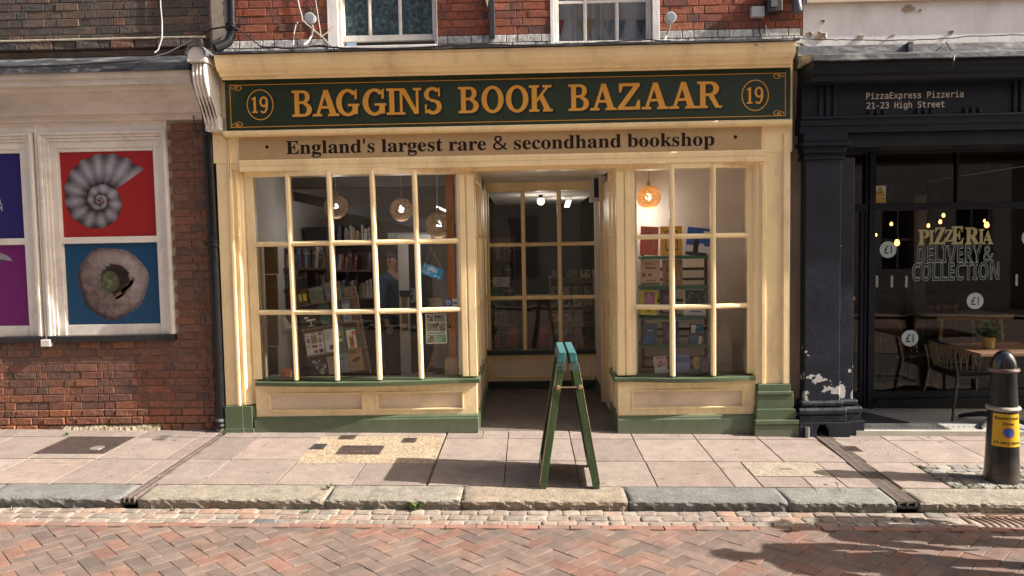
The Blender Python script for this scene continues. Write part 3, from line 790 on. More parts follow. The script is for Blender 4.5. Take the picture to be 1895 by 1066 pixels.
for px, c in ((1036, (.42,.07,.07)), (1080, (.62,.55,.33)), (1091, (.60,.50,.30)), (1127, (.45,.50,.58)), (1150, (.28,.38,.44)), (1186, (.08,.12,.25))):
    x, z = U(px, 36, .17); MB().prism([(x-.045, z), (x+.045, z), (x, z-.16)], .168, .172).build('pennant', C(c, .8), bun)
# things on the ledge inside the raised sash
pt = empty('flower_pot', (U(734, 80, .2)[0], .2, SW1[2]+.0), 0, 'terracotta pot with a green plant on the ledge of the raised sash window', 'flower pot')
MB().lathe([(.04, -.02), (.06, .045), (.065, .045), (.065, .06), (.055, .06)], (0,0,0), 14).build('pot', M('terracotta', (.30,.14,.07), .8), pt)
mb = MB(); blades(mb, 0, 0, .05, 30, .05, .04, random.Random(4)); mb.build('leaves', GRASS, pt)

# --- lead-covered top and yellow cornice
yc = -.37
cz1 = U(940, 89, yc)[1]; cz0 = U(940, 134, -.17)[1]
cx0, cx1 = U(396, 110, yc)[0], U(1474, 110, yc)[0]
MB().prism([(yc-.025, cz1+.004), (yc-.025, cz1+.022), (0.012, cz1+.085), (.012, cz1+.065)], cx0-.01, cx1+.02, 'x').build('lead_roof', LEAD, shop)
prof = [(.0, cz1), (yc, cz1), (yc, cz1-.035), (yc+.012, cz1-.045), (yc+.02, cz1-.085), (yc+.055, cz1-.125), (yc+.10, cz1-.15), (yc+.105, cz1-.165), (yc+.155, cz1-.175), (yc+.16, cz1-.19), (-.235, cz0+.035), (-.235, cz0+.018), (-.19, cz0), (.0, cz0)]
MB().prism(prof, cx0, cx1, 'x').build('cornice', YEL, shop, bevel=.004)
# timber backing to the whole front, behind the sign
bx0, bx1 = U(402, 300, 0)[0], U(1460, 300, 0)[0]
zs1, zs0 = cz0, U(940, 232, -.14)[1]
ztag1, ztag0 = U(926, 242, -.07)[1], U(926, 288, -.07)[1]
zlin = U(926, 308, -.12)[1]
MB().box(bx0, bx1, -.085, .14, ztag0-.02, cz1-.03).build('fascia_backing', YEL, shop)
MB().prism([(-.10, zs0-.055), (-.155, zs0-.05), (-.175, zs0-.038), (-.18, zs0-.012), (-.165, zs0-.001), (-.10, zs0-.001)], U(413, 240, -.17)[0], U(1466, 225, -.17)[0], 'x').build('sign_moulding', YEL, shop, bevel=.003)
lx0, lx1 = U(443, 300, -.12)[0], U(1417, 285, -.12)[0]
zm = (ztag0+zlin)/2
MB().prism([(-.06, zlin), (-.125, zlin), (-.125, zm-.004), (-.133, zm+.002), (-.138, ztag0-.012), (-.13, ztag0-.001), (-.06, ztag0-.001)], lx0, lx1, 'x').build('lintel_moulding', YEL, shop, bevel=.003)
MB().box(lx0+.02, lx1-.02, -.06, .12, zlin-.03, zlin+.02).build('lintel', YEL, shop)

# --- pilasters
def zg(x): return gz(x, -.1)
def px_x(px, Y, py=560): return U(px, py, Y)[0]
zpt = zs0-.058
xa = px_x(410, PY); xb = px_x(438, PY); xc = px_x(446, PY); xd = px_x(458, -.05); xe = px_x(470, -.02)
zpb = U(435, 752, -.1)[1]
pl = MB()
pl.box(xa, xb, PY, .3, zpb, zpt)
pl.build('pilaster', YEL, shop, bevel=.006)
MB().box(xb-.028, xb+.004, PY-.016, .1, zpb, zpt).build('pilaster_bead', YEL, shop, bevel=.007)
MB().prism([(xb+.004, .1), (xb+.004, PY+.020), (xc-.012, PY+.018), (xc-.006, PY+.004), (xc+.006, PY+.006), (xc+.020, PY+.030), (xc+.034, PY+.034), (xd+.01, PY+.064), (xe-.012, -.006), (xe, .03), (xe, .1)], zpb, zlin+.02, 'z').build('pilaster_side', YEL, shop, bevel=.004)
# the stretch of the strip above the lintel
MB().box(xb+.004, px_x(444, -.06, 270), -.075, .1, zlin+.02, zpt).build('pilaster_strip', YEL, shop, bevel=.003)
# left green foot, canted to the right
gl = zg(xa)-.01
MB().box(xa-.004, px_x(449, -.115, 780), -.100, .1, gl, zpb).build('pilaster_foot', GRN, shop, bevel=.005)
xg = px_x(449, -.115, 780); xh = px_x(476, -.08, 780)
MB().prism([(xg+.001, .1), (xg+.001, -.095), (xg+.085, -.095), (xh-.015, -.02), (xh-.015, .1)], gl, zpb-.005, 'z').build('pilaster_foot', GRN, shop, bevel=.004)
MB().prism([(xa-.006, .1), (xa-.006, -.108), (xg+.005, -.108), (xg+.006, -.103), (xg+.10, -.103), (xh, -.02), (xh, .1)], gl, gl+.045, 'z').build('foot_skirting', GRN, shop, bevel=.004)
# right pilaster
qa, qb = px_x(1396, PY, 500), px_x(1459, PY, 480)
zq = U(1435, 711, -.1)[1]
MB().box(qa+.045, qb, PY, .3, zq, zpt).build('pilaster', YEL, shop, bevel=.005)
MB().prism([(qa, .1), (qa, -.045), (qa+.02, -.07), (qa+.044, -.075), (qa+.044, .1)], zq, zpt, 'z').build('pilaster_side', YEL, shop, bevel=.004)
MB().box(px_x(1409, PY, 500), px_x(1417, PY, 500), PY-.014, PY+.02, zq, zlin-.03).build('pilaster_bead', YEL, shop, bevel=.006)
MB().box(px_x(1448, PY, 500), px_x(1460, PY, 500)+.004, PY-.022, PY+.03, zq, zpt-.06).build('pilaster_bead', YEL, shop, bevel=.008)
g2 = zg(qb)-.015
for (p0, p1, t, b, yv) in ((1403, 1463, 711, 725, -.105), (1402, 1468, 725, 731, -.135), (1401, 1469, 731, 757, -.125), (1400, 1473, 757, 778, -.145), (1398, 1479, 778, 786, -.18), (1397, 1480, 786, 812, -.17)):
    z0, z1 = U(1436, b, yv)[1], U(1436, t, yv)[1]
    if b > 800: z0 = g2
    MB().box(px_x(p0, yv, 770), px_x(p1, yv, 770), yv, .1, z0-.0005, z1).build('pilaster_foot', GRN, shop, bevel=.006)
# grubby render between the two shopfronts
RENDER = M('brown_render', (.235,.185,.15), .9, var=.3, scale=3, bump=.5, bscale=30, dirt=(.08,.062,.05), dirt_amt=.6, dirt_scale=4, stretch=(2,1,.5))
MB().box(qb+.002, U(1492, 500, 0)[0], .0, .3, g2, 3.62).build('render_strip', RENDER, shop)

# --- bow windows
def bow(parent, label, stiles, bars, rows, zt, zs, depth, yend, right_ret=None, shear=0.0):
    """stiles = (outer left, inner left, inner right, outer right) px; bars = px of upright bars; rows = px of cross bars (at the middle)"""
    e = empty('bow_window', (0,0,0)); e.parent = parent; e['label'] = label
    pm = 510
    X = [U(p, pm, yend-.05)[0] for p in stiles]
    if right_ret: X[3 if right_ret[0] == 'r' else 0] = right_ret[1]
    xm, hw = (X[1]+X[2])/2, (X[2]-X[1])/2+.02
    yf = lambda x: yend - depth*max(0.0, 1-((x-xm)/hw)**2)
    sh = lambda z: shear*(z-1.6)
    def post(x0, x1, y0, y1, name, z0=zs, z1=zt):
        V = []
        for z in (z0, z1): V += [(x0-sh(z), y0, z), (x1-sh(z), y0, z), (x1-sh(z), y1, z), (x0-sh(z), y1, z)]
        MB().add(V, [(0,3,2,1),(4,5,6,7),(0,1,5,4),(1,2,6,5),(2,3,7,6),(3,0,4,7)]).build(name, YEL, e, bevel=.004)
    post(X[0], X[1], yend-.012, yend+.07, 'window_stile'); post(X[2], X[3], yend-.012, yend+.07, 'window_stile')
    xs = [X[1]]+[U(p, pm, yf(U(p, pm, yend-.1)[0]))[0] for p in bars]+[X[2]]
    hwid = .0235
    for x in xs[1:-1]:
        y = yf(x); a = []; b = []
        for (dx, dy) in ((-hwid, .03), (-hwid, -.004), (-.010, -.026), (.010, -.026), (hwid, -.004), (hwid, .03)):
            a.append((x+dx-sh(zs), y+dy, zs)); b.append((x+dx-sh(zt), y+dy, zt-.02))
        MB().hexa(a, b).build('glazing_bar', YEL, e)
    fine = lambda: [(xs[i], xs[i+1]) for i in range(len(xs)-1)]
    zr = []
    for rpx in rows:
        xm_px = (stiles[1]+stiles[2])/2; zr.append(U(xm_px, rpx, yf(xm))[1])
    for z in zr:
        mb = MB()
        for a, b in fine():
            ya, yb = yf(a), yf(b); h = .0235
            P = [(.028, -h), (-.002, -h), (-.024, -.009), (-.024, .009), (-.002, h), (.028, h)]
            mb.hexa([(a-sh(z), ya+dy, z+dz) for dy, dz in P], [(b-sh(z), yb+dy, z+dz) for dy, dz in P])
        mb.build('glazing_bar', YEL, e)
    # head rail following the bow
    mb = MB()
    for a, b in fine():
        ya, yb = yf(a), yf(b)
        mb.hexa([(a-sh(zt), ya-.02, zt-.055), (a-sh(zt), ya-.02, zt), (a-sh(zt), yend+.07, zt), (a-sh(zt), yend+.07, zt-.055)],
                [(b-sh(zt), yb-.02, zt-.055), (b-sh(zt), yb-.02, zt), (b-sh(zt), yend+.07, zt), (b-sh(zt), yend+.07, zt-.055)])
    mb.build('head_rail', YEL, e, bevel=.003)
    # panes
    zz = [zs]+sorted(zr)+[zt-.03]; rp = random.Random(len(bars))
    for a, b in fine():
        for c, d in zip(zz[:-1], zz[1:]):
            ya, yb = yf(a)+.008, yf(b)+.008; j = [rp.uniform(-.0022, .0022) for _ in range(4)]
            MB().add([(a-sh(c), ya+j[0], c), (b-sh(c), yb+j[1], c), (b-sh(d), yb+j[2], d), (a-sh(d), ya+j[3], d)], [(0,1,2),(0,2,3)]).build('pane', GLASS, e)
    return e, X, yf
DXL, DXR = U(882, 720, -.05)[0], U(1144, 760, -.05)[0]          # doorway jambs
zst = U(680, 703, -.15)[1]; zwt = zlin+.005
ZSL = U(680, 706, -.20)[1]
bw1, X1, yf1 = bow(shop, 'left hand bow window of fifteen panes', (457, 473, 849, 882), (540, 616, 695, 773), (449, 577), zwt, ZSL+.004, .105, -.02, right_ret=('r', DXL-.0005), shear=.010)
ZSR = U(1280, 699, -.18)[1]
bw2, X2, yf2 = bow(shop, 'right hand bow window of nine panes', (1140, 1177, 1385, 1399), (1244, 1320), (437, 568), zwt, ZSR+.004, .085, -.02, right_ret=('l', DXR+.0005))
# extra upright grooves on the posts beside the doorway
for (p0, p1) in ((853, 863), (866, 880)): MB().box(px_x(p0, -.05, 520), px_x(p1, -.05, 520), -.045, -.03, ZSL+.006, zlin-.06).build('post_moulding', YEL, shop, bevel=.004)
for (p0, p1) in ((1142, 1155), (1158, 1166)): MB().box(px_x(p0, -.05, 520), px_x(p1, -.05, 520), -.045, -.03, ZSR+.006, zlin-.06).build('post_moulding', YEL, shop, bevel=.004)

def sill(yf, x0, x1, xi0, xi1, z, t, label, ret=None):
    n = 22; V = []; F = []
    for i in range(n+1):
        x = x0+(x1-x0)*i/n; y = yf(min(max(x, xi0), xi1))-.060
        V += [(x, y, z-.012), (x, y+.004, z-t), (x, .12, z-t), (x, .12, z)]
    for i in range(n):
        for k in range(4): F.append((i*4+k, i*4+(k+1) % 4, (i+1)*4+(k+1) % 4, (i+1)*4+k))
    F += [(0,1,2,3), (n*4+3, n*4+2, n*4+1, n*4)]
    return MB().add(V, F).build('window_sill', GRN, shop, bevel=.004)
sill(yf1, px_x(471, -.09, 705), DXL+.035, X1[1], X1[2], ZSL, .052, '')
sill(yf2, DXR-.035, px_x(1399, -.09, 700), X2[1], X2[2], ZSR, .052, '')
# returns of the sills into the doorway
MB().box(DXL-.02, DXL+.03, .122, .75, ZSL-.052, ZSL).build('window_sill', GRN, shop, bevel=.004)
MB().box(DXR-.03, DXR+.02, .122, .45, ZSR-.052, ZSR).build('window_sill', GRN, shop, bevel=.004)

def riser(x0, x1, zt, zp, panels, z_ground):
    """boarded stall riser with sunk cream panels over a green plinth"""
    e = empty('stall_riser', (0,0,0)); e.parent = shop; yv = -.05
    xs = [x0]+[v for p in panels for v in p[:2]]+[x1]
    pz0, pz1 = panels[0][2], panels[0][3]
    fr = MB(); fr.box(x0, x1, yv, .1, pz1, zt).box(x0, x1, yv, .1, zp, pz0)
    for a, b in zip(xs[0::2], xs[1::2]): fr.box(a, b, yv, .1, pz0, pz1)
    fr.build('riser_frame', YEL, e)
    for (a, b, c, d) in panels:
        MB().box(a, b, yv+.028, .1, c, d).build('riser_panel', CREAM, e)
        m = MB(); w = .020
        for q in ((a-.012, b+.012, d-.008, d+.012), (a-.012, b+.012, c-.012, c+.008)): m.prism([(yv+.027, q[2]), (yv-.010, q[2]+.004), (yv-.010, q[3]-.004), (yv+.027, q[3])], q[0], q[1], 'x')
        for q in ((a-.012, a+.008), (b-.008, b+.012)): m.prism([(q[0], yv+.0265), (q[0]+.004, yv-.009), (q[1]-.004, yv-.009), (q[1], yv+.0265)], c+.008, d-.008, 'z')
        m.build('panel_moulding', YEL, e)
    MB().prism([(.1, z_ground), (-.095, z_ground), (-.095, zp-.035), (-.085, zp-.022), (-.085, zp-.012), (-.06, zp), (.1, zp)], x0-.01, x1+.012, 'x').build('plinth', GRN, e, bevel=.003)
    return e
yv = -.05
def pan(p0, p1, t, b):
    m = (p0+p1)/2
    return (U(p0, (t+b)/2, yv)[0], U(p1, (t+b)/2, yv)[0], U(m, b, yv)[1], U(m, t, yv)[1])
zp1 = U(680, 769, -.06)[1]
P1, P2 = pan(499, 671, 728, 759), pan(698, 856, 726, 757)
zz0, zz1 = (P1[2]+P2[2])/2, (P1[3]+P2[3])/2
xr0 = px_x(474, yv, 740)
riser(xr0, DXL, ZSL-.051, zp1, [(P1[0], P1[1], zz0, zz1), (P2[0], P2[1], zz0, zz1)], gz(xr0, -.1)-.03)
zp2 = U(1270, 768, -.06)[1]
P3 = pan(1171, 1375, 722, 754)
riser(DXR, px_x(1398, yv, 740), ZSR-.051, zp2, [P3], gz(DXR+1.4, -.1)-.03)

# pale linings just inside the bows, and hooks on the left pilaster
MB().box(X1[2]-.030, X1[2]-.002, .06, .16, ZSL+.006, zwt-.06).build('window_lining', WHITE, shop)
MB().box(X2[1]+.002, X2[1]+.030, .06, .16, ZSR+.006, zwt-.06).build('window_lining', WHITE, shop)
MB().box(X1[1]+.006, X1[1]+.022, .07, .12, ZSL+.006, U(478, 452, .1)[1]).build('window_lining', CREAM, shop)
for py in (416, 434):
    x, z = U(441, py, PY-.03); MB().tube([(x, PY+.01, z+.012), (x+.004, PY-.022, z+.010), (x+.006, PY-.028, z-.008), (x+.004, PY-.014, z-.016)], .006, 6).build('hook', YEL, shop)

# --- recessed doorway
DY = 2.12
zfl = gz(0, 0)
ZCE = U(1000, 338, DY)[1]
MB().box(DXL-.02, DXR+.02, .10, DY+.2, ZCE, ZCE+.06).build('entrance_ceiling', INTL, shop)
MB().box(DXL, DXR, -.03, .12, ZCE-.001, zlin+.01).build('entrance_head', YEL, shop)
V = [(x, y, gz(x, 0)+.001) for x, y in ((DXL-.1, .0), (DXR+.1, .0), (DXR+.1, DY+.1), (DXL-.1, DY+.1))]
MB().hexa(V, [(x, y, z-.05) for x, y, z in V]).build('entrance_floor', M('grimy_floor', (.15,.12,.10), .85, var=.35, scale=3, bump=.4, bscale=120, dirt=(.05,.042,.037), dirt_amt=.6, speck=(190,.8,1.15)), shop)
# left side: corner post, boarded and glazed panel, stall board
MB().box(DXL-.10, DXL, .0715, .10, ZSL+.002, ZCE).build('door_post', YEL, shop, bevel=.006)
sl = empty('entrance_side', (0,0,0)); sl.parent = shop
zsl = ZSL-.052
m = MB()
m.box(DXL-.05, DXL-.004, .10, DY, gz(DXL,0)-.03, zsl-.01)
m.build('riser_frame', YEL, sl)
MB().box(DXL-.003, DXL+.004, .25, .70, zsl-.33, zsl-.08).build('riser_panel', CREAM, sl)
MB().box(DXL-.003, DXL+.022, .10, 1.4, gz(DXL,0)-.03, gz(DXL,0)+.17).build('plinth', GRN, sl, bevel=.004)
for (a, b, d) in ((.16, .24, .0), (.31, .36, -.008), (.55, .62, .0), (.66, .71, -.008), (1.0, 1.09, .004), (1.2, 1.5, .008), (1.85, DY, .01)):
    MB().box(DXL-.045, DXL+.012+d, a, b, zsl+.054, ZCE).build('side_stile', YEL, sl, bevel=.005)
for z in (zr_ for zr_ in (U(890, 437, .5)[1], U(890, 566, .5)[1])):
    MB().box(DXL-.035, DXL+.006, .24, 1.85, z-.02, z+.02).build('glazing_bar', YEL, sl, bevel=.004)
MB().add([(DXL-.02, .16, zsl), (DXL-.02, DY, zsl), (DXL-.02, DY, ZCE), (DXL-.02, .16, ZCE)], [(0,1,2,3)]).build('pane', GLASS, sl)
MB().box(DXL-.05, DXL+.02, .10, DY, ZCE-.13, ZCE-.002).build('head_rail', YEL, sl, bevel=.004)
# right side: post, panelled door with lock, plastered wall beyond
MB().box(DXR, DXR+.10, .0715, .10, ZSR+.002, ZCE).build('door_post', YEL, shop, bevel=.006)
sr = empty('entrance_side', (0,0,0)); sr.parent = shop
m = MB(); m.box(DXR+.004, DXR+.05, .10, .45, gz(DXR,0)-.03, ZSR-.055); m.build('riser_frame', YEL, sr)
MB().box(DXR-.005, DXR+.003, .18, .36, ZSR-.36, ZSR-.11).build('riser_panel', CREAM, sr)
MB().box(DXR-.022, DXR+.003, .10, .46, gz(DXR,0)-.03, gz(DXR,0)+.19).build('plinth', GRN, sr, bevel=.004)
for (a, b, d) in ((.14, .22, .0), (.30, .36, .008)): MB().box(DXR-.012+d, DXR+.045, a, b, ZSR+.002, ZCE).build('side_stile', YEL, sr, bevel=.005)
MB().add([(DXR+.02, .14, ZSR), (DXR+.02, .46, ZSR), (DXR+.02, .46, ZCE), (DXR+.02, .14, ZCE)], [(0,1,2,3)]).build('pane', GLASS, sr)
zmid = U(1128, 437, .4)[1]
MB().box(DXR-.006, DXR+.035, .22, .45, zmid-.02, zmid+.02).build('glazing_bar', YEL, sr, bevel=.004)
MB().box(DXR-.02, DXR+.05, .10, .48, ZCE-.12, ZCE-.002).build('head_rail', YEL, sr, bevel=.004)
dr = empty('side_door', (0,0,0)); dr.parent = shop; dr['label'] = 'yellow panelled door in the right side of the entrance'
zd0, zd1 = gz(DXR, 0)+.02, ZCE-.10
MB().box(DXR+.012, DXR+.055, .50, 1.32, zd0, zd1).build('door_leaf', YEL, dr, bevel=.003)
for (a, b, c, d) in ((.58, .86, 1.62, 2.2), (.96, 1.24, 1.62, 2.2), (.58, 1.24, .95, 1.45), (.58, .86, .2, .8), (.96, 1.24, .2, .8)):
    MB().box(DXR+.003, DXR+.011, a, b, zd0+c-.15, zd0+d-.15).build('door_panel', YEL, dr, bevel=.006)
MB().box(DXR-.004, DXR+.0115, .54, .575, 1.30, 1.44).build('lock', C((.55,.5,.42), .4, 'brass_pale'), dr, bevel=.002)
MB().box(DXR-.010, DXR+.0115, .545, .572, 1.06, 1.20).build('lock', C((.03,.03,.03), .4, 'lock_black'), dr, bevel=.002)
MB().box(DXR-.006, DXR+.0115, .545, .572, .62, .74).build('letter_plate', C((.03,.03,.03), .4, 'lock_black'), dr, bevel=.002)
MB().box(DXR-.012, DXR+.08, .455, .50, gz(DXR,0), ZCE-.08).build('door_frame', YEL, dr, bevel=.004)
MB().box(DXR-.02, DXR+.08, 1.33, 1.42, gz(DXR,0), ZCE-.002).build('door_frame', CREAM, dr, bevel=.004)
MB().box(DXR-.012, DXR+.1, 1.43, DY, gz(DXR,0)-.03, ZCE).build('side_wall', INTL, shop)
MB().box(DXR-.024, DXR-.0125, 1.43, DY-.002, gz(DXR,0)-.02, gz(DXR,0)+.16).build('skirting', GRN, shop)
al = empty('alarm_box', (U(1101, 353, 1.5)[0], 1.55, U(1101, 348, 1.5)[1]), 0, 'white and dark blue alarm box high on the right side of the entrance', 'alarm box')
MB().prism([(-.06, -.16), (.05, -.16), (.05, .15), (-.04, .15)], -.05, .06).build('case', C((.62,.60,.58), .5, 'alarm_white'), al, bevel=.01)
MB().box(-.01, .045, -.058, -.0505, -.11, .11).build('panel', C((.015,.025,.08), .3, 'alarm_blue'), al)

# window at the back of the entrance
bk = empty('entrance_window', (0,0,0)); bk.parent = shop; bk['label'] = 'nine pane window across the back of the entrance'
def bx(p0, t, p1, b): return BX(p0, t, p1, b, DY)
zk0 = U(1000, 651, DY)[1]; zk1 = U(1000, 354, DY)[1]; zpl0 = gz(0, 0); zpl1 = U(1000, 704, DY)[1]
xk = [U(p, 500, DY)[0] for p in (893, 906.5, 1103, 1117)]
MB().box(DXL-.02, xk[1], DY-.03, DY+.06, zpl1, zk1+.001).build('window_stile', YEL, bk, bevel=.004)
MB().box(xk[2], DXR+.03, DY-.03, DY+.06, zpl1, zk1+.001).build('window_stile', YEL, bk, bevel=.004)
MB().box(DXL-.02, DXR+.03, DY-.045, DY+.06, zk1+.002, ZCE+.01).build('head_rail', YEL, bk, bevel=.004)
xbk = [xk[1]]+[U(p, 500, DY)[0] for p in (969.5, 1036)]+[xk[2]]
zbk = [zk0+.03]+sorted(U(1000, p, DY)[1] for p in (452, 551))+[zk1]
for x in xbk[1:-1]: MB().prism([(x-.026, DY+.03), (x-.026, DY-.005), (x-.010, DY-.028), (x+.010, DY-.028), (x+.026, DY-.005), (x+.026, DY+.03)], zk0+.02, zk1, 'z').build('glazing_bar', YEL, bk)
for z in zbk[1:-1]: MB().prism([(DY+.028, z-.024), (DY-.004, z-.024), (DY-.025, z-.009), (DY-.025, z+.009), (DY-.004, z+.024), (DY+.028, z+.024)], xk[1], xk[2], 'x').build('glazing_bar', YEL, bk)
for a, b in zip(xbk[:-1], xbk[1:]):
    for c, d in zip(zbk[:-1], zbk[1:]): MB().add([(a, DY+.01, c), (b, DY+.01, c), (b, DY+.01, d), (a, DY+.01, d)], [(0,1,2,3)]).build('pane', GLASS, bk)
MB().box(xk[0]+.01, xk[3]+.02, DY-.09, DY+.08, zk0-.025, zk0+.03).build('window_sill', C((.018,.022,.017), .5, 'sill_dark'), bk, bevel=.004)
MB().box(DXL+.0, DXR+.02, DY-.012, DY+.06, zpl1, zk0-.026).build('riser_frame', YEL, bk)
pk = bx(918, 667, 1091, 695); MB().box(pk[0], pk[1], DY-.018, DY-.0125, pk[2], pk[3]).build('riser_panel', CREAM, bk)
for q in ((pk[0]-.02, pk[1]+.02, pk[3], pk[3]+.02), (pk[0]-.02, pk[1]+.02, pk[2]-.02, pk[2])): MB().box(q[0], q[1], DY-.028, DY-.0125, q[2], q[3]).build('panel_moulding', YEL, bk, bevel=.004)
for q in ((pk[0]-.02, pk[0]), (pk[1], pk[1]+.02)): MB().box(q[0], q[1], DY-.027, DY-.0125, pk[2], pk[3]).build('panel_moulding', YEL, bk, bevel=.004)
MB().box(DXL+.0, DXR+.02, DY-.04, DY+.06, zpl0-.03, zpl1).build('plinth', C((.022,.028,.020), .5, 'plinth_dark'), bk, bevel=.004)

# --- rooms behind the glass
IX0, IX1 = xa+.1, qb-.05; IZ = zwt+.12; IY = 6.2
fl = .02
MB().box(IX0, DXL-.06, .12, IY, -.12, fl+.30).build('display_floor', WOODD, shop) if False else None
MB().box(IX0, DXL-.052, .14, 3.6, -.1, .03).build('interior_floor', M('dark_floor', (.07,.055,.045), .6, var=.3), shop)
MB().box(DXL-.051, DXR+.15, DY+.1, IY, -.1, .03).build('interior_floor', M('dark_floor'), shop)
MB().box(DXR+.11, IX1, .14, 2.2, -.1, .03).build('interior_floor', M('dark_floor'), shop)
MB().box(IX0-.15, IX0, .05, IY, -.1, IZ).build('interior_wall', INTW, shop)
MB().box(IX1, IX1+.2, .14, IY, -.1, IZ).build('interior_wall', INTL, shop)
MB().box(IX0, DXL-.3, 3.6, 3.75, -.1, IZ).build('interior_wall', INTW, shop)
MB().box(DXL-.9, IX1, IY, IY+.15, -.1, IZ).build('interior_wall', DARK, shop)
MB().box(IX0, DXL-.03, .14, IY, IZ, IZ+.1).build('interior_ceiling', INTW, shop)
MB().box(DXL-.029, DXR+.10, DY+.21, IY, IZ-.15, IZ+.1).build('interior_ceiling', INTW, shop)
MB().box(DXR+.101, IX1, .14, IY, IZ, IZ+.1).build('interior_ceiling', INTL, shop)
# white plastered back of the right-hand display
MB().box(DXR+.1, IX1, 1.0, 1.1, -.1, IZ).build('interior_wall', INTL, shop)
MB().box(IX0-.3, IX1+.4, .14, IY+.2, IZ+.12, 3.05).build('floor_structure', DARK, shop)
# dark beam and trunking under the ceiling at the left
MB().box(IX0, DXL-.06, 1.9, 2.05, IZ-.13, IZ-.001).build('ceiling_beam', C((.16,.14,.12), .8, 'beam_paint'), shop)
a = U(545, 372, 1.7); b = U(850, 440, 1.7)
MB().hexa([(a[0], 1.66, a[1]), (a[0], 1.66, a[1]+.11), (a[0], 1.76, a[1]+.11), (a[0], 1.76, a[1])], [(b[0], 1.66, b[1]), (b[0], 1.66, b[1]+.16), (b[0], 1.76, b[1]+.16), (b[0], 1.76, b[1])]).build('stair_string', C((.02,.018,.016), .6, 'beam_dark'), shop)
MB().box(U(720,440,1.9)[0], U(852,440,1.9)[0], 1.8, 1.86, U(780, 440, 1.8)[1]-.05, U(780, 430, 1.8)[1]).build('door_head', C((.28,.26,.24), .7, 'door_offwhite'), shop)

# ================================================================== SIGNS ON THE BOOKSHOP
SGY = -.14
sign = empty('shop_sign', (0,0,0), 0, 'long dark green bookshop sign lettered BAGGINS BOOK BAZAAR in gold', 'shop sign')
sx0, sx1 = U(417, 192, SGY)[0], U(1463, 174, SGY)[0]
sz0, sz1 = zs0, cz0+.003
MB().box(sx0, sx1, SGY, -.086, sz0, sz1).build('sign_board', SIGNGRN, sign, bevel=.003)
# thin dark edge of the board at either end
def arc_pts(cx, cy, rx, ry, a0, a1, n=14): return [(cx+rx*math.cos(R(a0+(a1-a0)*i/n)), cy+ry*math.sin(R(a0+(a1-a0)*i/n))) for i in range(n+1)]
def ringp(cx, cy, ro, ri, a0, a1, n=16): return [arc_pts(cx, cy, *ro, a0, a1, n), arc_pts(cx, cy, *ri, a0, a1, n)]
def rect(a, b, c, d): return [(a, b), (c, b), (c, d), (a, d)]
SLB = .095
def slabfoot(x0, x1, b=True):           # bracketed slab serif
    if b: return [(x0, 0), (x1, 0), (x1, SLB*.75), (x1-.03, SLB), (x0+.03, SLB), (x0, SLB*.75)]
    return [(x0, 1), (x1, 1), (x1, 1-SLB*.75), (x1-.03, 1-SLB), (x0+.03, 1-SLB), (x0, 1-SLB*.75)]
GL = {
 'B': [slabfoot(0, .45), slabfoot(0, .45, False), rect(.13, .02, .36, .98), rect(.34, 0, .56, .105), rect(.34, .895, .56, 1), rect(.34, .49, .58, .585),
       ('r', .54, .745, (.34, .255), (.115, .15), -90, 90), ('r', .57, .27, (.40, .27), (.15, .165), -90, 90)],
 'A': [slabfoot(0, .36), slabfoot(.58, 1), [(.13, .05), (.25, .05), (.53, .93), (.44, 1)], [(.67, .05), (.91, .05), (.60, 1), (.42, 1), (.42, .93)], rect(.27, .29, .74, .39)],
 'G': [('r', .50, .5, (.50, .52), (.265, .40), 42, 322), rect(.70, .06, .93, .42), [(.50, .36), (1, .36), (1, .43), (.97, .45), (.53, .45), (.50, .43)], [(.80, .62), (.90, .62), (.90, 1.0), (.83, .98), (.78, .84)]],
 'I': [slabfoot(0, 1), slabfoot(0, 1, False), rect(.27, .02, .73, .98)],
 'N': [slabfoot(0, .33), slabfoot(0, .30, False), slabfoot(.66, 1, False), rect(.11, .02, .22, .97), rect(.77, .02, .88, .97), [(.12, .97), (.34, .97), (.88, .02), (.70, .02)]],
 'S': [('r', .48, .735, (.45, .285), (.20, .17), 30, 232), ('r', .50, .275, (.48, .295), (.215, .17), -150, 62), [(.20, .60), (.37, .47), (.80, .40), (.64, .545)], [(.78, .66), (.90, .66), (.90, 1.0), (.82, .97)], [(.06, .36), (.17, .36), (.16, .05), (.08, .0)]],
 'O': [('r', .5, .5, (.5, .52), (.265, .405), 0, 360)],
 'K': [slabfoot(0, .44), slabfoot(0, .44, False), rect(.12, .02, .34, .98), slabfoot(.58, .98, False), slabfoot(.60, 1.02), [(.32, .33), (.32, .47), (.74, .95), (.88, .95)], [(.42, .56), (.58, .68), (.94, .05), (.68, .05)]],
 'Z': [rect(.06, .885, .96, 1), rect(.0, 0, .96, .115), [(.0, .09), (.26, .09), (.96, .90), (.70, .90)], [(.06, .90), (.06, .66), (.15, .66), (.24, .90)], [(.96, .10), (.96, .36), (.86, .36), (.75, .10)]],
 'R': [slabfoot(0, .43), slabfoot(0, .43, False), rect(.12, .02, .34, .98), rect(.32, .895, .54, 1), rect(.32, .45, .54, .55), ('r', .52, .725, (.36, .275), (.135, .17), -90, 90), [(.44, .49), (.66, .49), (.90, .06), (1.0, .09), (1.0, .0), (.74, 0)]],
 '1': [slabfoot(.05, .95), rect(.32, .02, .70, .96), [(.05, .80), (.05, .88), (.55, 1.0), (.70, 1.0), (.5, .84)]],
 '9': [('r', .48, .68, (.46, .33), (.22, .21), 0, 360), ('r', .46, .52, (.48, .55), (.22, .43), -90, 8), ('r', .44, .22, (.40, .25), (.20, .13), -150, -88), ]}
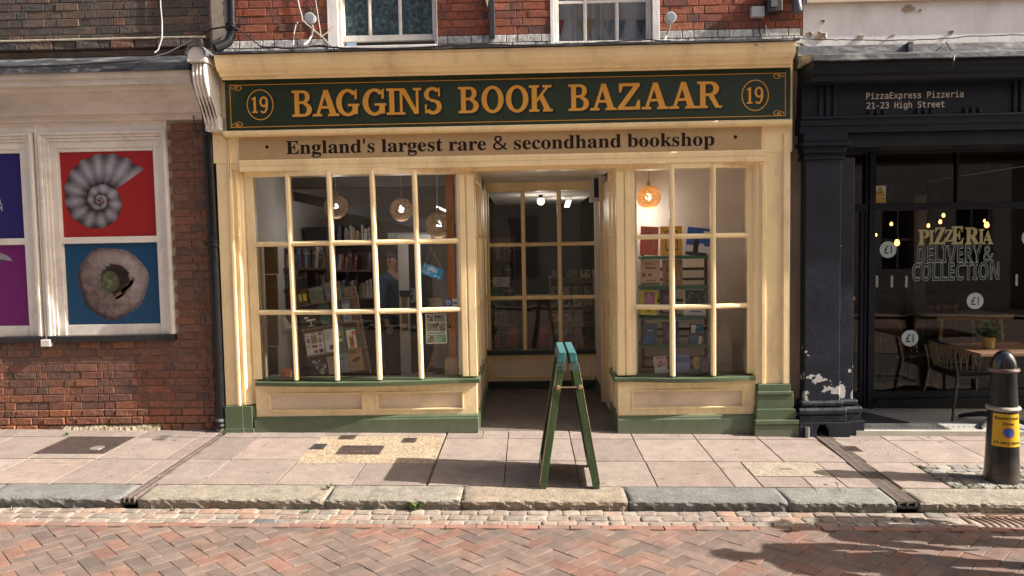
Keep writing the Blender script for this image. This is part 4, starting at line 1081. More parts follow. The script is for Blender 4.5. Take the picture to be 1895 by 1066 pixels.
def glyph(mb, ch, x0, x1, z0, z1, y, m=0, grow=0.0, step=.00025):
    w, h = x1-x0, z1-z0; k = 0
    for p in GL[ch]:
        yy = y-step*k; k += 1
        if p[0] == 'r':
            _, cx, cy, ro, ri, a0, a1 = p; n = 22
            ro = (ro[0]*w+grow, ro[1]*h+grow); ri = (max(.001, ri[0]*w-grow), max(.001, ri[1]*h-grow))
            if a1-a0 < 360 and grow: a0 -= 5; a1 += 5
            band(mb, x0+cx*w, z0+cy*h, ro, ri, yy, a0, a1, n, m)
        else:
            q = [(x0+a*w, z0+b*h) for a, b in p]
            if grow:
                cx = sum(a for a, b in q)/len(q); cy = sum(b for a, b in q)/len(q)
                def g(a, c): return a+grow*(1 if a > c+1e-4 else (-1 if a < c-1e-4 else 0))
                q = [(g(a, cx), g(b, cy)) for a, b in q]
            mb.flat(q, yy, m)
# words: (letters, left px, right px of each letter)
LET = [('B',540,578),('A',578,627),('G',622,665),('G',671,715),('I',715,735),('N',735,780),('S',784,818),
       ('B',848,887),('O',891,932),('O',936,978),('K',979,1022),('B',1052,1091),('A',1092,1141),('Z',1143,1186),('A',1187,1237),('A',1238,1290),('R',1290,1336)]
zt_ = U(938, 159, SGY)[1]; zb_ = U(938, 208, SGY)[1]
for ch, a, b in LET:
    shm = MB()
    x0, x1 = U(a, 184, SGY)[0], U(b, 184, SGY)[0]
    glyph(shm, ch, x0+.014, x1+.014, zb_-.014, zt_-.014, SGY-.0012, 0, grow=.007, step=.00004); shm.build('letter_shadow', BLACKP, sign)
for ch, a, b in LET:
    x0, x1 = U(a, 184, SGY)[0], U(b, 184, SGY)[0]
    m = MB(); glyph(m, ch, x0, x1, zb_, zt_, SGY-.0022, 0); m.build('letter', GOLD, sign)
def roundel(px, py):
    cx, cz = U(px, py, SGY); e = MB(); band(e, cx, cz, (.125, .142), (.117, .134), SGY-.0015, 0, 360, 36)
    e.build('roundel', GOLD, sign)
    s = MB(); g = MB()
    for ch, a, b in (('1', -.080, -.020), ('9', -.008, .080)):
        glyph(s, ch, cx+a+.008, cx+b+.008, cz-.082, cz+.068, SGY-.0012, grow=.005, step=.00004)
        glyph(g, ch, cx+a, cx+b, cz-.075, cz+.076, SGY-.0022)
    s.build('digit_shadow', BLACKP, sign); g.build('digits', GOLD, sign)
roundel(481.5, 194); roundel(1397.5, 176.5)
m = MB(); i0, i1 = sx0+.045, sx1-.045; j0, j1 = sz0+.032, sz1-.055; t = .006
m.box(i0+.1, i1-.1, SGY-.0012, SGY-.0006, j0, j0+t).box(i0+.1, i1-.1, SGY-.0012, SGY-.0006, j1-t, j1)
m.box(i0, i0+t, SGY-.0012, SGY-.0006, j0+.09, j1-.09).box(i1-t, i1, SGY-.0012, SGY-.0006, j0+.09, j1-.09)
m.build('border_line', GOLD, sign)
for (cx, cz, fx, fz) in ((i0, j0, 1, 1), (i0, j1, 1, -1), (i1, j0, -1, 1), (i1, j1, -1, -1)):
    m = MB()
    for (ox, oz, r, a0, a1) in ((.045, .022, .026, -100, 190), (.075, .03, .030, -90, 120), (.055, .02, .012, 0, 300)):
        n = 14; V = []
        o_ = [(cx+fx*(ox+r*1.25*math.cos(R(a0+(a1-a0)*i/n))), SGY-.0014, cz+fz*(oz+r*.8*math.sin(R(a0+(a1-a0)*i/n)))) for i in range(n+1)]
        q_ = [(cx+fx*(ox+(r-.006)*1.25*math.cos(R(a0+(a1-a0)*i/n))), SGY-.0014, cz+fz*(oz+(r-.006)*.8*math.sin(R(a0+(a1-a0)*i/n)))) for i in range(n+1)]
        m.add(o_+q_, [(i, i+1, n+2+i, n+1+i) for i in range(n)])
    m.add([(cx, SGY-.0017, cz), (cx+fx*.10, SGY-.0017, cz), (cx+fx*.10, SGY-.0017, cz+fz*t), (cx, SGY-.0017, cz+fz*t)], [(0,1,2,3)])
    m.add([(cx, SGY-.0019, cz), (cx+fx*t, SGY-.0019, cz), (cx+fx*t, SGY-.0019, cz+fz*.09), (cx, SGY-.0019, cz+fz*.09)], [(0,1,2,3)])
    m.build('corner_scroll', GOLD, sign)
MB().box(U(931, 180, SGY)[0]-.002, U(931, 180, SGY)[0]+.002, SGY-.0008, SGY-.0004, sz0+.01, sz1-.03).build('board_joint', BLACKP, sign)

tg = empty('tagline_sign', (0,0,0), 0, "pale board lettered England's largest rare & secondhand bookshop below the green sign", 'shop sign')
tx0, tx1 = U(444, 275, -.08)[0], U(1408, 255, -.08)[0]
MB().box(tx0, tx1, -.10, -.0855, ztag0+.001, ztag1-.004).build('board', TAGL, tg)
TX = M('tagline_brown', (.026,.012,.006), .6, var=.1, bump=0, spec=.15)
x0, x1 = U(529, 270, -.1)[0], U(1322, 258, -.1)[0]
zb2 = U(926, 277, -.1)[1]; zt2 = U(926, 252.5, -.1)[1]
body = serif("England's largest rare & secondhand bookshop")
m = MB(); lettering(m, body, x0+.006, x1+.006, zb2-.075*0-.006, zt2-.006, -.1006, MATHF, .020, 0, ref=serif('Eld')); 
MATS['tag_halo'] = M('tag_halo', (.40,.30,.20), .6, var=.05, bump=0)
def letters_lines():
    vs_, fs = text_mb(body, MATHF, .005)
    rv = text_mb(serif('Ed'), MATHF, 0)[0]
    ax0 = min(v.x for v in vs_); ax1 = max(v.x for v in vs_); ay0 = min(v.y for v in rv); ay1 = max(v.y for v in rv)
    sx = (x1-x0)/(ax1-ax0); sy = (zt2-zb2)/(ay1-ay0)
    return [(x0+(v.x-ax0)*sx, zb2+(v.y-0)*sy) for v in vs_], fs
P_, F_ = letters_lines()
MB().add([(x+.007, -.1004, z-.007) for x, z in P_], F_).build('lettering_edge', M('tag_halo'), tg)
MB().add([(x, -.1010, z) for x, z in P_], F_).build('lettering', TX, tg)
for px, py in ((494, 272), (1361, 253.5)):
    x, z = U(px, py, -.1); MB().flat(ell(x, z, .017, .017, 14), -.1010).build('dot', TX, tg)

# carved console bracket at the left end of the cornice
con = empty('console_bracket', (0,0,0), 0, 'white carved scroll bracket at the left end of the shop cornice', 'bracket')
ka, kb = U(400, 232, -.1)[0]-.085, U(400, 232, -.1)[0]+.065
zc1 = U(381, 86, -.42)[1]; zcm = U(383, 112, -.42)[1]; zc0 = U(402, 216, -.12)[1]; zcb = U(402, 244, -.12)[1]
prof = [(.05, zcm-.015), (-.38, zcm-.015), (-.395, zcm-.06), (-.40, zcm-.12), (-.38, zcm-.20), (-.33, zcm-.29), (-.25, zcm-.38), (-.20, zcm-.46), (-.17, zcm-.53), (-.155, zc0+.005), (.05, zc0+.005)]
wk = (kb-ka)
MB().prism(prof, ka+.012, kb-.012, 'x').build('scroll', WHITE, con, bevel=.006)
for i in range(4):
    a = ka+.010+i*(wk-.02)/4
    pr = [(y-(.018 if y < 0 else 0), z) for y, z in prof[1:-1]]+[(y+.02, z) for y, z in reversed(prof[1:-1])]
    MB().prism(pr, a+.004, a+(wk-.02)/4-.006, 'x').build('reed', WHITE, con, bevel=.008)
MB().box(ka-.012, kb+.004, -.445, .05, zcm-.012, zcm+.012).build('abacus', WHITE, con, bevel=.004)
hd = [(x, z) for x, z in arc_pts((ka+kb)/2-.004, zc1-.085, wk/2+.004, .085, 0, 180, 12)]
MB().prism([(kb, zcm+.013)]+hd+[(ka-.008, zcm+.013)], -.44, .05, 'y').build('cap_block', WHITE, con, bevel=.004)
hd2 = arc_pts((ka+kb)/2-.004, zc1-.085, wk/2+.022, .103, 0, 180, 14); hd3 = arc_pts((ka+kb)/2-.004, zc1-.085, wk/2+.005, .086, 0, 180, 14)
MB().prism(hd2+hd3[::-1], -.46, .05, 'y').build('lead_cap', LEAD, con)
MB().box(ka+.005, kb+.008, -.165, .05, zcb, zc0).build('foot_block', WHITE, con, bevel=.012)
for i in range(3):
    a = ka+.015+i*(wk-.01)/3
    MB().box(a, a+(wk-.01)/3-.010, -.178, -.16, zcb+.015, zc0-.004).build('reed', WHITE, con, bevel=.005)

# ================================================================== THE MUSEUM ON THE LEFT
mus = empty('museum_building', (0,0,0), 0, 'old dark brick building with cream cornice left of the bookshop', 'building')
MY = .008
mx0, mx1 = -9.0, XL+.015
def mb4(p0, t, p1, b, Y): return BX(p0, t, p1, b, Y)
MW1 = mb4(82, 243, 316, 620, MY); MWp = U(83-255, 430, MY)[0]-MW1[0]
MW2 = (MW1[0]-1.30, MW1[1]-1.30, MW1[2], MW1[3])
zmc0 = U(185, 226, MY)[1]; zmc1 = U(185, 102, -.30)[1]
zupper = U(185, 92, 0)[1]
mwall = wall_box('brick_wall', mus, mx0, mx1, MY+.012, MY+.40, -.35, 7.4, MORTAR, holes=[MW1, MW2])
zlow1 = MW1[2]-.06
def lowcol(x, z, r):
    c = pick([((.225,.085,.05),4), ((.26,.10,.055),3), ((.19,.08,.055),3), ((.15,.075,.055),2), ((.29,.11,.058),1.5)], r)
    c = tuple(a*.68+b*.32 for a, b in zip(c, pick(DULL, r)))
    if z > .75 or x > U(320, 500, MY)[0]: c = tuple(a*.5+b*.5 for a, b in zip(c, pick(DULL, r)))
    if z < .30: c = tuple(min(.5, v*f) for v, f in zip(c, (1.35, 1.2, 1.05)))
    return c
patch_x0, patch_x1 = U(119, 790, MY)[0], U(300, 790, MY)[0]
zpatch = U(210, 783, MY)[1]
zst_ = U(200, 752, MY)[1]                                    # offset course
g0 = zst_-.10
brickwork(mwall, -6.2, mx1-.01, g0-4*.0745, g0+.001, MY-.020, None, holes=[(patch_x0, patch_x1, -.4, zpatch)], seed=21, cap=90, rough=True, jy=.008, colf=lowcol)
brickwork(mwall, -6.2, mx1-.01, g0, g0+.075, MY-.012, None, seed=22, cap=60, rough=True, jy=.006, colf=lowcol)
zz = g0+.0745
brickwork(mwall, -6.2, mx1-.01, zz, zmc0+.02, MY, None, holes=[(-9, MW1[1]+.01, MW1[2]-.055, 9)], seed=23, cap=300, rough=False, jy=.003, colf=lowcol)
brickwork(mwall, -6.2, mx1-.01, zupper, 4.50, MY, DARKB, seed=24, cap=110, jy=.003)
MB().box(mx0, -6.2, MY, MY+.014, -.3, 7.4).build('far_brick_face', M('far_dark_brick', (.12,.08,.06), .9, var=.5, scale=14, bump=.6), mus)
MB().box(-6.2, mx1-.01, MY+.002, MY+.0115, 4.52, 7.4).build('far_brick_face', M('far_dark_brick'), mus)
# crumbling cement patch at the foot
n = 54; rr_ = random.Random(6); V = []; F = []
for i in range(n+1):
    x = patch_x0+(patch_x1-patch_x0)*i/n
    zt0 = zpatch-.01+rr_.uniform(-.005,.005)-(.02 if i in (0, n) else 0)
    V += [(x, MY+.0, zt0), (x, MY-.022-rr_.uniform(0,.008), zt0-.025), (x, MY-.028-rr_.uniform(0,.010), (zt0+gz(x,0))/2+rr_.uniform(-.012,.012)), (x, MY-.05-rr_.uniform(0,.02), gz(x, -.05)-.01)]
for i in range(n):
    for k in range(3): F.append((i*4+k, (i+1)*4+k, (i+1)*4+k+1, i*4+k+1))
MB().add(V, F).build('cement_patch', M('crumbled_cement', (.34,.27,.18), .95, var=.45, scale=14, bump=1.0, bscale=60, dirt=(.10,.085,.06), dirt_amt=.6, dirt_scale=9), mus)
# string course and lead over the cornice
zs1_ = U(185, 74, -.05)[1]; zs0_ = U(185, 93, -.05)[1]
r8 = random.Random(8)
x = -6.2
while x < mx1-.06:
    w = .221 if r8.random() < .75 else .109
    b_ = min(x+w, mx1-.05)
    if b_-x > .05: inst('brick', SMR[r8.randrange(5)], mus, ((x+b_)/2, MY-.03+r8.uniform(-.006,.006), (zs0_+zs1_)/2), ((b_-x)/.221, 1, 1.15), (r8.uniform(-.03,.03),0,0), pick(DARKB, r8))
    x += w
MB().prism([(MY-.02, zs1_+.03), (MY-.085, zs1_+.006), (MY-.085, zs1_-.006), (MY-.02, zs1_-.004)], -6.2, mx1-.04, 'x').build('string_mortar', M('pale_mortar', (.34,.29,.22), .95, var=.4, scale=10, bump=.6, dirt=(.1,.09,.07), dirt_amt=.6), mus)
zl1 = U(185, 104, -.05)[1]; zl0 = U(185, 119, -.30)[1]; zl00 = U(185, 133, -.31)[1]
MB().prism([(MY, zl1+.015), (-.295, zl0+.02), (-.32, zl0), (-.325, zl00), (-.30, zl00), (MY, zl1-.06)], -6.4, mx1-.085, 'x').build('lead_flashing', LEAD, mus)
ztop = zl00+.004
prof = [(MY, ztop), (-.305, ztop), (-.305, ztop-.055), (-.285, ztop-.07), (-.285, ztop-.115), (-.255, ztop-.125), (-.245, ztop-.16), (-.22, ztop-.17), (-.20, ztop-.20), (-.13, ztop-.27), (-.09, ztop-.35), (-.08, zmc0+.15), (-.11, zmc0+.145), (-.115, zmc0+.10), (-.085, zmc0+.085), (-.08, zmc0+.04), (-.055, zmc0+.03), (-.05, zmc0), (MY, zmc0)]
MB().prism(prof, -6.4, mx1-.09, 'x').build('cornice', MUSW, mus, bevel=.003)

def museum_window(rect, label, sillr):
    x0, x1, z0, z1 = rect; e = empty('sash_window', (0,0,0)); e.parent = mus; e['label'] = label
    # moulded architrave, box frame, two sashes
    a = MB()
    for k, (w0, w1, y) in enumerate(((0, .028, -.03), (.028, .055, -.012), (.055, .085, .004), (.085, .150, .020))):
        a.box(x0+w0, x0+w1-.0005, MY+y, MY+.10, z0, z1-w0).box(x1-w1+.0005, x1-w0, MY+y, MY+.10, z0, z1-w0).box(x0+w1, x1-w1, MY+y, MY+.10, z1-w1, z1-w0-.0005)
    a.build('architrave', MUSW2, e, bevel=.004)
    fx0, fx1 = x0+.151, x1-.151
    zm0, zm1 = U(200, 450, MY+.04)[1], U(200, 438, MY+.04)[1]
    zpb_ = U(212, 600, MY+.05)[1]; zpt_ = U(196, 280, MY+.04)[1]
    s = MB(); s.box(fx0, fx0+.004, MY+.03, MY+.1, z0, z1-.15).box(fx1-.004, fx1, MY+.03, MY+.1, z0, z1-.15).box(fx0+.004, fx1-.004, MY+.034, MY+.1, zpt_, z1-.15)
    s.build('upper_sash', MUSW2, e, bevel=.003)
    MB().box(fx0-.01, fx1+.01, MY+.022, MY+.1, zm0, zm1).build('meeting_rail', MUSW2, e, bevel=.005)
    MB().box(fx0, fx1, MY+.035, MY+.1, z0, zpb_).build('bottom_rail', MUSW2, e, bevel=.005)
    MB().box(x0-.01 if sillr else x0-.3, x1+.012, MY-.034, MY+.1, z0-.062, z0-.002).build('sill', M('black_sill_paint', (.02,.021,.024), .4, var=.3, scale=6, bump=.1), e, bevel=.005)
    return (fx0+.005, fx1-.005, zm1+.001, zpt_-.001), (fx0+.006, fx1-.006, zpb_+.001, zm0-.001)
MUSW2 = M('museum_cream_paint', (.80,.745,.67), .5, var=.10, scale=3, bump=.12, bscale=40, dirt=(.42,.36,.30), dirt_amt=.5, dirt_scale=5, chips=((.20,.16,.13), .6, 34, .69), base=((.3,.25,.2), .3, 1.1))
pU, pL = museum_window(MW1, 'cream sash window holding the ammonite and nest posters', True)
qU, qL = museum_window(MW2, 'cream sash window at the left edge holding blue and purple posters', False)
# half column between the windows, and lintel beam above
ca, cb = MW2[1]+.004, MW1[0]-.004
MB().prism([(ca, MY+.1), (ca, MY+.02), (ca+.012, MY-.002), ((ca+cb)/2, MY-.012), (cb-.012, MY-.002), (cb, MY+.02), (cb, MY+.1)], MW1[2]-.03, zmc0-.002, 'z').build('mullion', MUSW2, mus, bevel=.004)
MB().box(ca-.006, cb+.030, MY-.05, MY+.05, MW1[2]-.10, MW1[2]-.031).build('mullion_foot', MUSW2, mus, bevel=.006)
MB().box(-6.3, MW1[1]+.004, MY-.004, MY+.1, MW1[3]+.0005, zmc0-.0005).build('window_head', MUSW2, mus)

# posters: flat prints filling the sashes
PYY = MY+.055
def poster(rect, col, label, name='poster'):
    e = empty(name, (0,0,0), 0, label, 'poster', None)
    MB().box(rect[0], rect[1], PYY, PYY+.012, rect[2], rect[3]).build('panel', col, e)
    return e
po1 = poster(pU, C((.36,.018,.020), .35, 'poster_red'), 'red poster of a ribbed grey ammonite in the upper sash')
po2 = poster(pL, C((.004,.065,.155), .35, 'poster_teal'), 'deep blue poster of a round stone nest in the lower sash')
po3 = poster(qU, C((.020,.014,.14), .35, 'poster_violet'), 'dark blue poster with white letters cut by the left edge of the photo')
po4 = poster(qL, C((.17,.010,.15), .35, 'poster_purple'), 'purple poster with a grey beak cut by the left edge of the photo')
def print_mat(name, kind):
    """flat picture print: everything is drawn in the poster's own plane coordinates"""
    m = bpy.data.materials.new(name); m.use_nodes = True; nt = m.node_tree; n = nt.nodes; L = nt.links; b = n['Principled BSDF']; b.inputs['Roughness'].default_value = .4
    uv = n.new('ShaderNodeUVMap'); at = n.new('ShaderNodeAttribute'); at.attribute_name = 'tone'
    nz = n.new('ShaderNodeTexNoise'); nz.inputs['Scale'].default_value = 26 if kind == 'a' else 16; nz.inputs['Detail'].default_value = 8; nz.inputs['Roughness'].default_value = .7; L.new(uv.outputs[0], nz.inputs['Vector'])
    ad = n.new('ShaderNodeMath'); ad.operation = 'MULTIPLY_ADD'; L.new(nz.outputs[0], ad.inputs[0]); ad.inputs[1].default_value = .5 if kind == 'a' else .9
    sb = n.new('ShaderNodeMath'); sb.operation = 'SUBTRACT'; L.new(at.outputs['Fac'], sb.inputs[0]); sb.inputs[1].default_value = .25 if kind == 'a' else .45
    L.new(sb.outputs[0], ad.inputs[2]); cr = n.new('ShaderNodeValToRGB'); L.new(ad.outputs[0], cr.inputs[0])
    e = cr.color_ramp.elements
    if kind == 'a': st = [(0, (.010,.007,.009)), (.3, (.055,.04,.045)), (.55, (.15,.135,.155)), (.8, (.27,.26,.29)), (1, (.40,.39,.43))]
    else: st = [(0, (.006,.005,.005)), (.3, (.05,.03,.03)), (.5, (.14,.10,.095)), (.75, (.26,.21,.20)), (1, (.40,.34,.33))]
    e[0].position = st[0][0]; e[0].color = (*st[0][1], 1); e[1].position = 1; e[1].color = (*st[-1][1], 1)
    for p, c in st[1:-1]:
        q = e.new(p); q.color = (*c, 1)
    L.new(cr.outputs[0], b.inputs['Base Color'])
    return m
def toned(name, V2, F, tones, y, mat, parent):
    me = bpy.data.meshes.new(name); me.from_pydata([(x, y, z) for x, z in V2], [], F); me.materials.append(mat)
    a = me.attributes.new('tone', 'FLOAT', 'POINT'); a.data.foreach_set('value', tones)
    uvl = me.uv_layers.new(name='UVMap')
    for lp in me.loops: x, z = V2[lp.vertex_index]; uvl.data[lp.index].uv = (x, z)
    o = bpy.data.objects.new(name, me); COL.objects.link(o); o.parent = parent
    return o
# ammonite: a growing spiral of ribs, centre low, mouth to the upper right
acx, acz = U(185, 371, PYY)
V2 = []; F = []; T = []
turns = 3.3; na = 330; nr = 9
th0 = R(33)                       # mouth direction
bq = .30
def rout(s): return .52*math.exp(-.16*s)          # s = angle back from the mouth (radians)
for i in range(na+1):
    s = turns*2*math.pi*i/na
    th = th0+s*1.0                                     # winds anticlockwise away from the mouth
    ro = rout(s); ri = rout(s+2*math.pi)*.96
    big = max(0, 1-s/(2.2*math.pi))
    for j in range(nr+1):
        f = j/nr
        rib = math.cos(s*13.5/(1+.10*s)*1.6-f*1.0)
        ro2 = ro*(1+.022*big*rib)
        r_ = ri+(ro2-ri)*f
        V2.append((acx+r_*math.cos(th)*1.0, acz+r_*math.sin(th)))
        body_ = math.sin(math.pi*min(1, f*.92+.06))
        light = .5+.5*math.sin(th+.6)
        T.append(min(1, max(0, .25+.47*body_+.20*rib*(.4+.6*f)*(1 if s < 9 else .6)+.16*light-.28*(1-f)**3)))
for i in range(na):
    for j in range(nr):
        F.append((i*(nr+1)+j, (i+1)*(nr+1)+j, (i+1)*(nr+1)+j+1, i*(nr+1)+j+1))
AMM = print_mat('ammonite_print', 'a')
toned('ammonite_print', V2, F, T, PYY-.001, AMM, po1)
# nest: rounded block with a dark hollow, a pale brain-like ball and stones inside
ncx, ncz = U(209, 524, PYY); V2 = []; F = []; T = []; rn = random.Random(12); nA = 72; nR = 14
wob = [1+.03*math.sin(3*q*.0873+1)+.02*math.sin(7*q*.0873) for q in range(nA)]
for j in range(nR+1):
    f = j/nR
    for i in range(nA):
        a = 2*math.pi*i/nA; r_ = (.02+.98*f)*wob[i]
        V2.append((ncx+.345*r_*math.cos(a)*(1+.05*math.sin(a)), ncz+.352*r_*math.sin(a)))
        d = .70+.20*math.sin(a+.9)-.15*(f > .9)-.25*max(0, f-.75)*2
        hx, hz = math.cos(a)*r_-.08, math.sin(a)*r_-.10
        inside = (hx/.40)**2+(hz/.42)**2
        if inside < 1: d = .02+.05*rn.random()
        elif inside < 1.5: d -= .15*(1.5-inside)
        T.append(max(0, min(1, d+rn.uniform(-.05,.05))))
for j in range(nR):
    for i in range(nA): F.append((j*nA+i, j*nA+(i+1) % nA, (j+1)*nA+(i+1) % nA, (j+1)*nA+i))
NST = print_mat('nest_print', 'n')
toned('nest_print', V2, F, T, PYY-.001, NST, po2)
bx_, bz_ = U(203, 521, PYY); m = MB()
m.flat(ell(bx_, bz_, .095, .105, 20), PYY-.0016, 0)
for k in range(26):
    a = rn.uniform(0, 6.28); q = rn.uniform(0, .075); band(m, bx_+q*math.cos(a), bz_+q*math.sin(a), (.016, .012), (.010, .007), PYY-.002-k*.00003, rn.uniform(0,180), rn.uniform(200,360), 8, 1)
m.build('ball_print', [C((.07,.08,.035), .5, 'nest_ball_olive'), C((.20,.21,.11), .5, 'nest_ball_pale')], po2)
for (px, py, a, l, w, c) in ((228, 540, 38, .10, .026, (.16,.10,.06)), (236, 530, 42, .085, .020, (.09,.055,.035)), (222, 549, 30, .07, .015, (.20,.14,.09)), (244, 521, 60, .05, .016, (.13,.085,.06))):
    x, z = U(px, py, PYY); ca_, sa_ = math.cos(R(a)), math.sin(R(a))
    MB().flat([(x+l*ca_*t-w*sa_*s, z+l*sa_*t+w*ca_*s) for t, s in ((-1,-.6), (-.6,-1), (.6,-1), (1,-.5), (1,.5), (.6,1), (-.6,1), (-1,.6))], PYY-.0025).build('stone_print', C(c, .5), po2)
for t_, px0, px1, py0, py1 in (('L', 0, 4.5, 369, 379), ('M', -4, 4.5, 381, 391)):
    m = MB(); xa_, z1_ = U(px0, py0, PYY); xb_, z0_ = U(px1, py1, PYY); lettering(m, t_, xa_, xb_, z0_, z1_, PYY-.001, None); m.build('lettering', C((.62,.62,.66), .5, 'print_white'), po3)
bk_ = [U(p, q, PYY) for p, q in ((-26, 470), (0, 468), (12, 472), (20, 478), (23, 483), (14, 482), (4, 484), (-6, 492), (-26, 500))]
MB().flat(bk_, PYY-.001).build('beak_print', C((.28,.28,.33), .5, 'beak_grey'), po4)
MB().flat([U(p, q, PYY) for p, q in ((-26, 488), (0, 480), (14, 481), (0, 486), (-26, 500))], PYY-.0016).build('beak_shade_print', C((.06,.05,.08), .5, 'beak_dark'), po4)

# ------------------------------------------------------------------ pipes on the walls
def pipe_thing(name, pts, r, label, collars, cat='drainpipe', mat=IRON):
    e = empty(name, pts[0], 0, label, cat); o = Vector(pts[0])
    MB().tube([Vector(p)-o for p in pts], r, 14).build('pipe', mat, e, smooth=True)
    for i, c in enumerate(collars):
        c = Vector(c)-o
        k = empty('collar', c); k.parent = e
        MB().lathe([(r+.004, -.035), (r+.013, -.03), (r+.013, -.012), (r+.006, -.008), (r+.006, .012), (r+.013, .016), (r+.013, .03), (r+.004, .035)], (0,0,0), 16).build('ring', mat, k, smooth=True)
        for s in (-1, 1): MB().lathe([(.010, -.012), (.010, .012)], (s*(r+.028), .0, 0), 8, axis='y').build('lug', mat, k)
    return e
def dp(px, py, Y=-.055): x, z = U(px, py, Y); return (x, Y, z)
xdp = (dp(396, 440)[0]+dp(408, 760)[0])/2
def dpz(py): return (xdp, -.055, dp(402, py)[2])
pipe_thing('drainpipe', [(xdp-.01, -.055, dp(390, 180)[2]), (xdp, -.055, dp(396, 420)[2]), (xdp+.004, -.055, gz(xdp, -.05)+.05)], .050, 'black iron downpipe between the brick wall and the yellow pilaster', [dpz(450), dpz(785)])
MB().lathe([(.056, -.0), (.056, .11), (.050, .13)], (xdp+.004, -.055, gz(xdp, -.05)), 14).build('drain_socket', M('socket_concrete', (.16,.15,.14), .9, var=.3, scale=10, bump=.5), None, label='short grey socket at the foot of the downpipe', category='drain')
def up_(px, py, Y=-.06): x, z = U(px, py, Y); return (x, Y, z)
pipe_thing('drainpipe', [up_(426, -120), up_(428, 0), up_(429, 52), up_(428, 66), up_(422, 78, -.08), up_(408, 86, -.12), up_(398, 90, -.15)], .042, 'black downpipe with an elbow above the white console bracket', [up_(429, 50)])

# ================================================================== THE RESTAURANT ON THE RIGHT
res = empty('restaurant', (0,0,0), 0, 'dark navy restaurant front with a fluted frieze and white wall above', 'restaurant')
rx0 = U(1487, 300, -.10)[0]; rx1 = 9.5
WY = .86                                                   # plane of the glass
def rz_at(py, Y, px=1700): return U(px, py, Y)[1]
# white painted wall above
ZW0 = rz_at(96, 0)
wx0 = XR-.01
MB().box(wx0, rx1, .005, .3, ZW0-.25, 7.4).build('white_wall', WHITE2, res)
MB().prism([(.004, rz_at(4, 0)), (-.05, rz_at(4, -.05)+.02), (-.05, 4.9), (.004, 4.9)], U(1490, 5, 0)[0], rx1, 'x').build('string_course', M('buff_string', (.55,.45,.34), .8, var=.2, scale=4, bump=.3), res)
# flaked patches of paint
FL = M('bare_plaster', (.44,.34,.25), .95, var=.3, scale=16, bump=.6); FLW = M('curled_paint', (.70,.67,.63), .7, var=.1, bump=.1)
rp = random.Random(14)
def flake(px, py, w, h):
    x, z = U(px, py, .0); n = 11
    pts = [(x+w*.5*math.cos(6.283*i/n)*rp.uniform(.55, 1.1), z+h*.5*math.sin(6.283*i/n)*rp.uniform(.5, 1.1)) for i in range(n)]
    MB().flat(pts, .0035).build('plaster_patch', FL, res)
    m = MB()
    for i in range(n):
        if rp.random() < .6:
            a, b = pts[i], pts[(i+1) % n]; o = rp.uniform(.008, .022)
            m.add([(a[0], .003, a[1]), (b[0], .003, b[1]), (b[0]+(x-b[0])*.25, -o, b[1]+(z-b[1])*.25), (a[0]+(x-a[0])*.25, -o, a[1]+(z-a[1])*.25)], [(0,1,2,3)])
    if m.v: m.build('paint_curl', FLW, res)
for a in ((1519, 66, .17, .09), (1497, 64, .10, .07), (1594, 68, .09, .05), (1522, 40, .05, .06), (1680, 18, .16, .09), (1760, 60, .05, .06), (1702, 20, .05, .04), (1652, 66, .05, .03)): flake(*a)
# lead gutter and flashing
zg1, zg0 = rz_at(81, -.08), rz_at(97, -.30)
gxl = U(1495, 90, -.28)[0]
zl_ = rz_at(98, -.42); zl2 = rz_at(109, -.42)
MB().prism([(.004, zg1+.02), (-.085, zg1), (-.10, zg1-.09), (-.40, zl_+.015), (-.435, zl_), (-.44, zl2), (-.41, zl2), (.004, zg1-.20)], gxl-.02, rx1, 'x').build('lead_gutter', LEAD, res, bevel=.004)
MB().box(U(1678,88,-.09)[0], U(1686,88,-.09)[0], -.125, -.08, zg1-.10, zg1+.01).build('lead_joint', LEAD, res)
z = zl2+.003
zfr1, zfr0 = rz_at(150, -.14), rz_at(212, -.14)
prof = [(.3, z), (-.40, z), (-.40, z-.03), (-.375, z-.045), (-.37, z-.10), (-.33, z-.12), (-.30, z-.155), (-.22, z-.17), (-.215, zfr1+.035), (-.17, zfr1), (.3, zfr1)]
MB().prism(prof, gxl+.01, rx1, 'x').build('cornice', NAVY, res, bevel=.003)
MB().box(rx0-.03, rx1, -.135, .3, zfr0, zfr1-.0005).build('frieze', NAVY, res)
# fluting of the frieze in groups of three
px_groups = (1519, 1612, 1700, 1788, 1878)
for g in px_groups:
    for k in range(3):
        x = U(g+k*13-2, 190, -.135)[0]
        MB().box(x-.016, x+.016, -.155, -.136, zfr0+.002, zfr0+.29 if g in (1519, 1878) else zfr0+.055).build('flute', NAVY, res, bevel=.006)
zb1, zb0 = zfr0-.0005, rz_at(243, -.13)
MB().prism([(.3, zb1), (-.17, zb1), (-.175, zb1-.02), (-.15, zb1-.035), (-.15, zb1-.085), (-.135, zb1-.09), (-.135, zb0), (.3, zb0)], rx0-.045, rx1, 'x').build('architrave', NAVY, res, bevel=.003)
zs2 = rz_at(270, -.08)
MB().box(rx0+.02, rx1, -.08, .3, zs2, zb0-.0005).build('beam', NAVY, res, bevel=.004)
# recess ceiling
zrc = rz_at(282, WY)
MB().box(rx0+.1, rx1, .3005, WY+.2, zrc+.02, zrc+.12).build('recess_ceiling', NAVY, res)
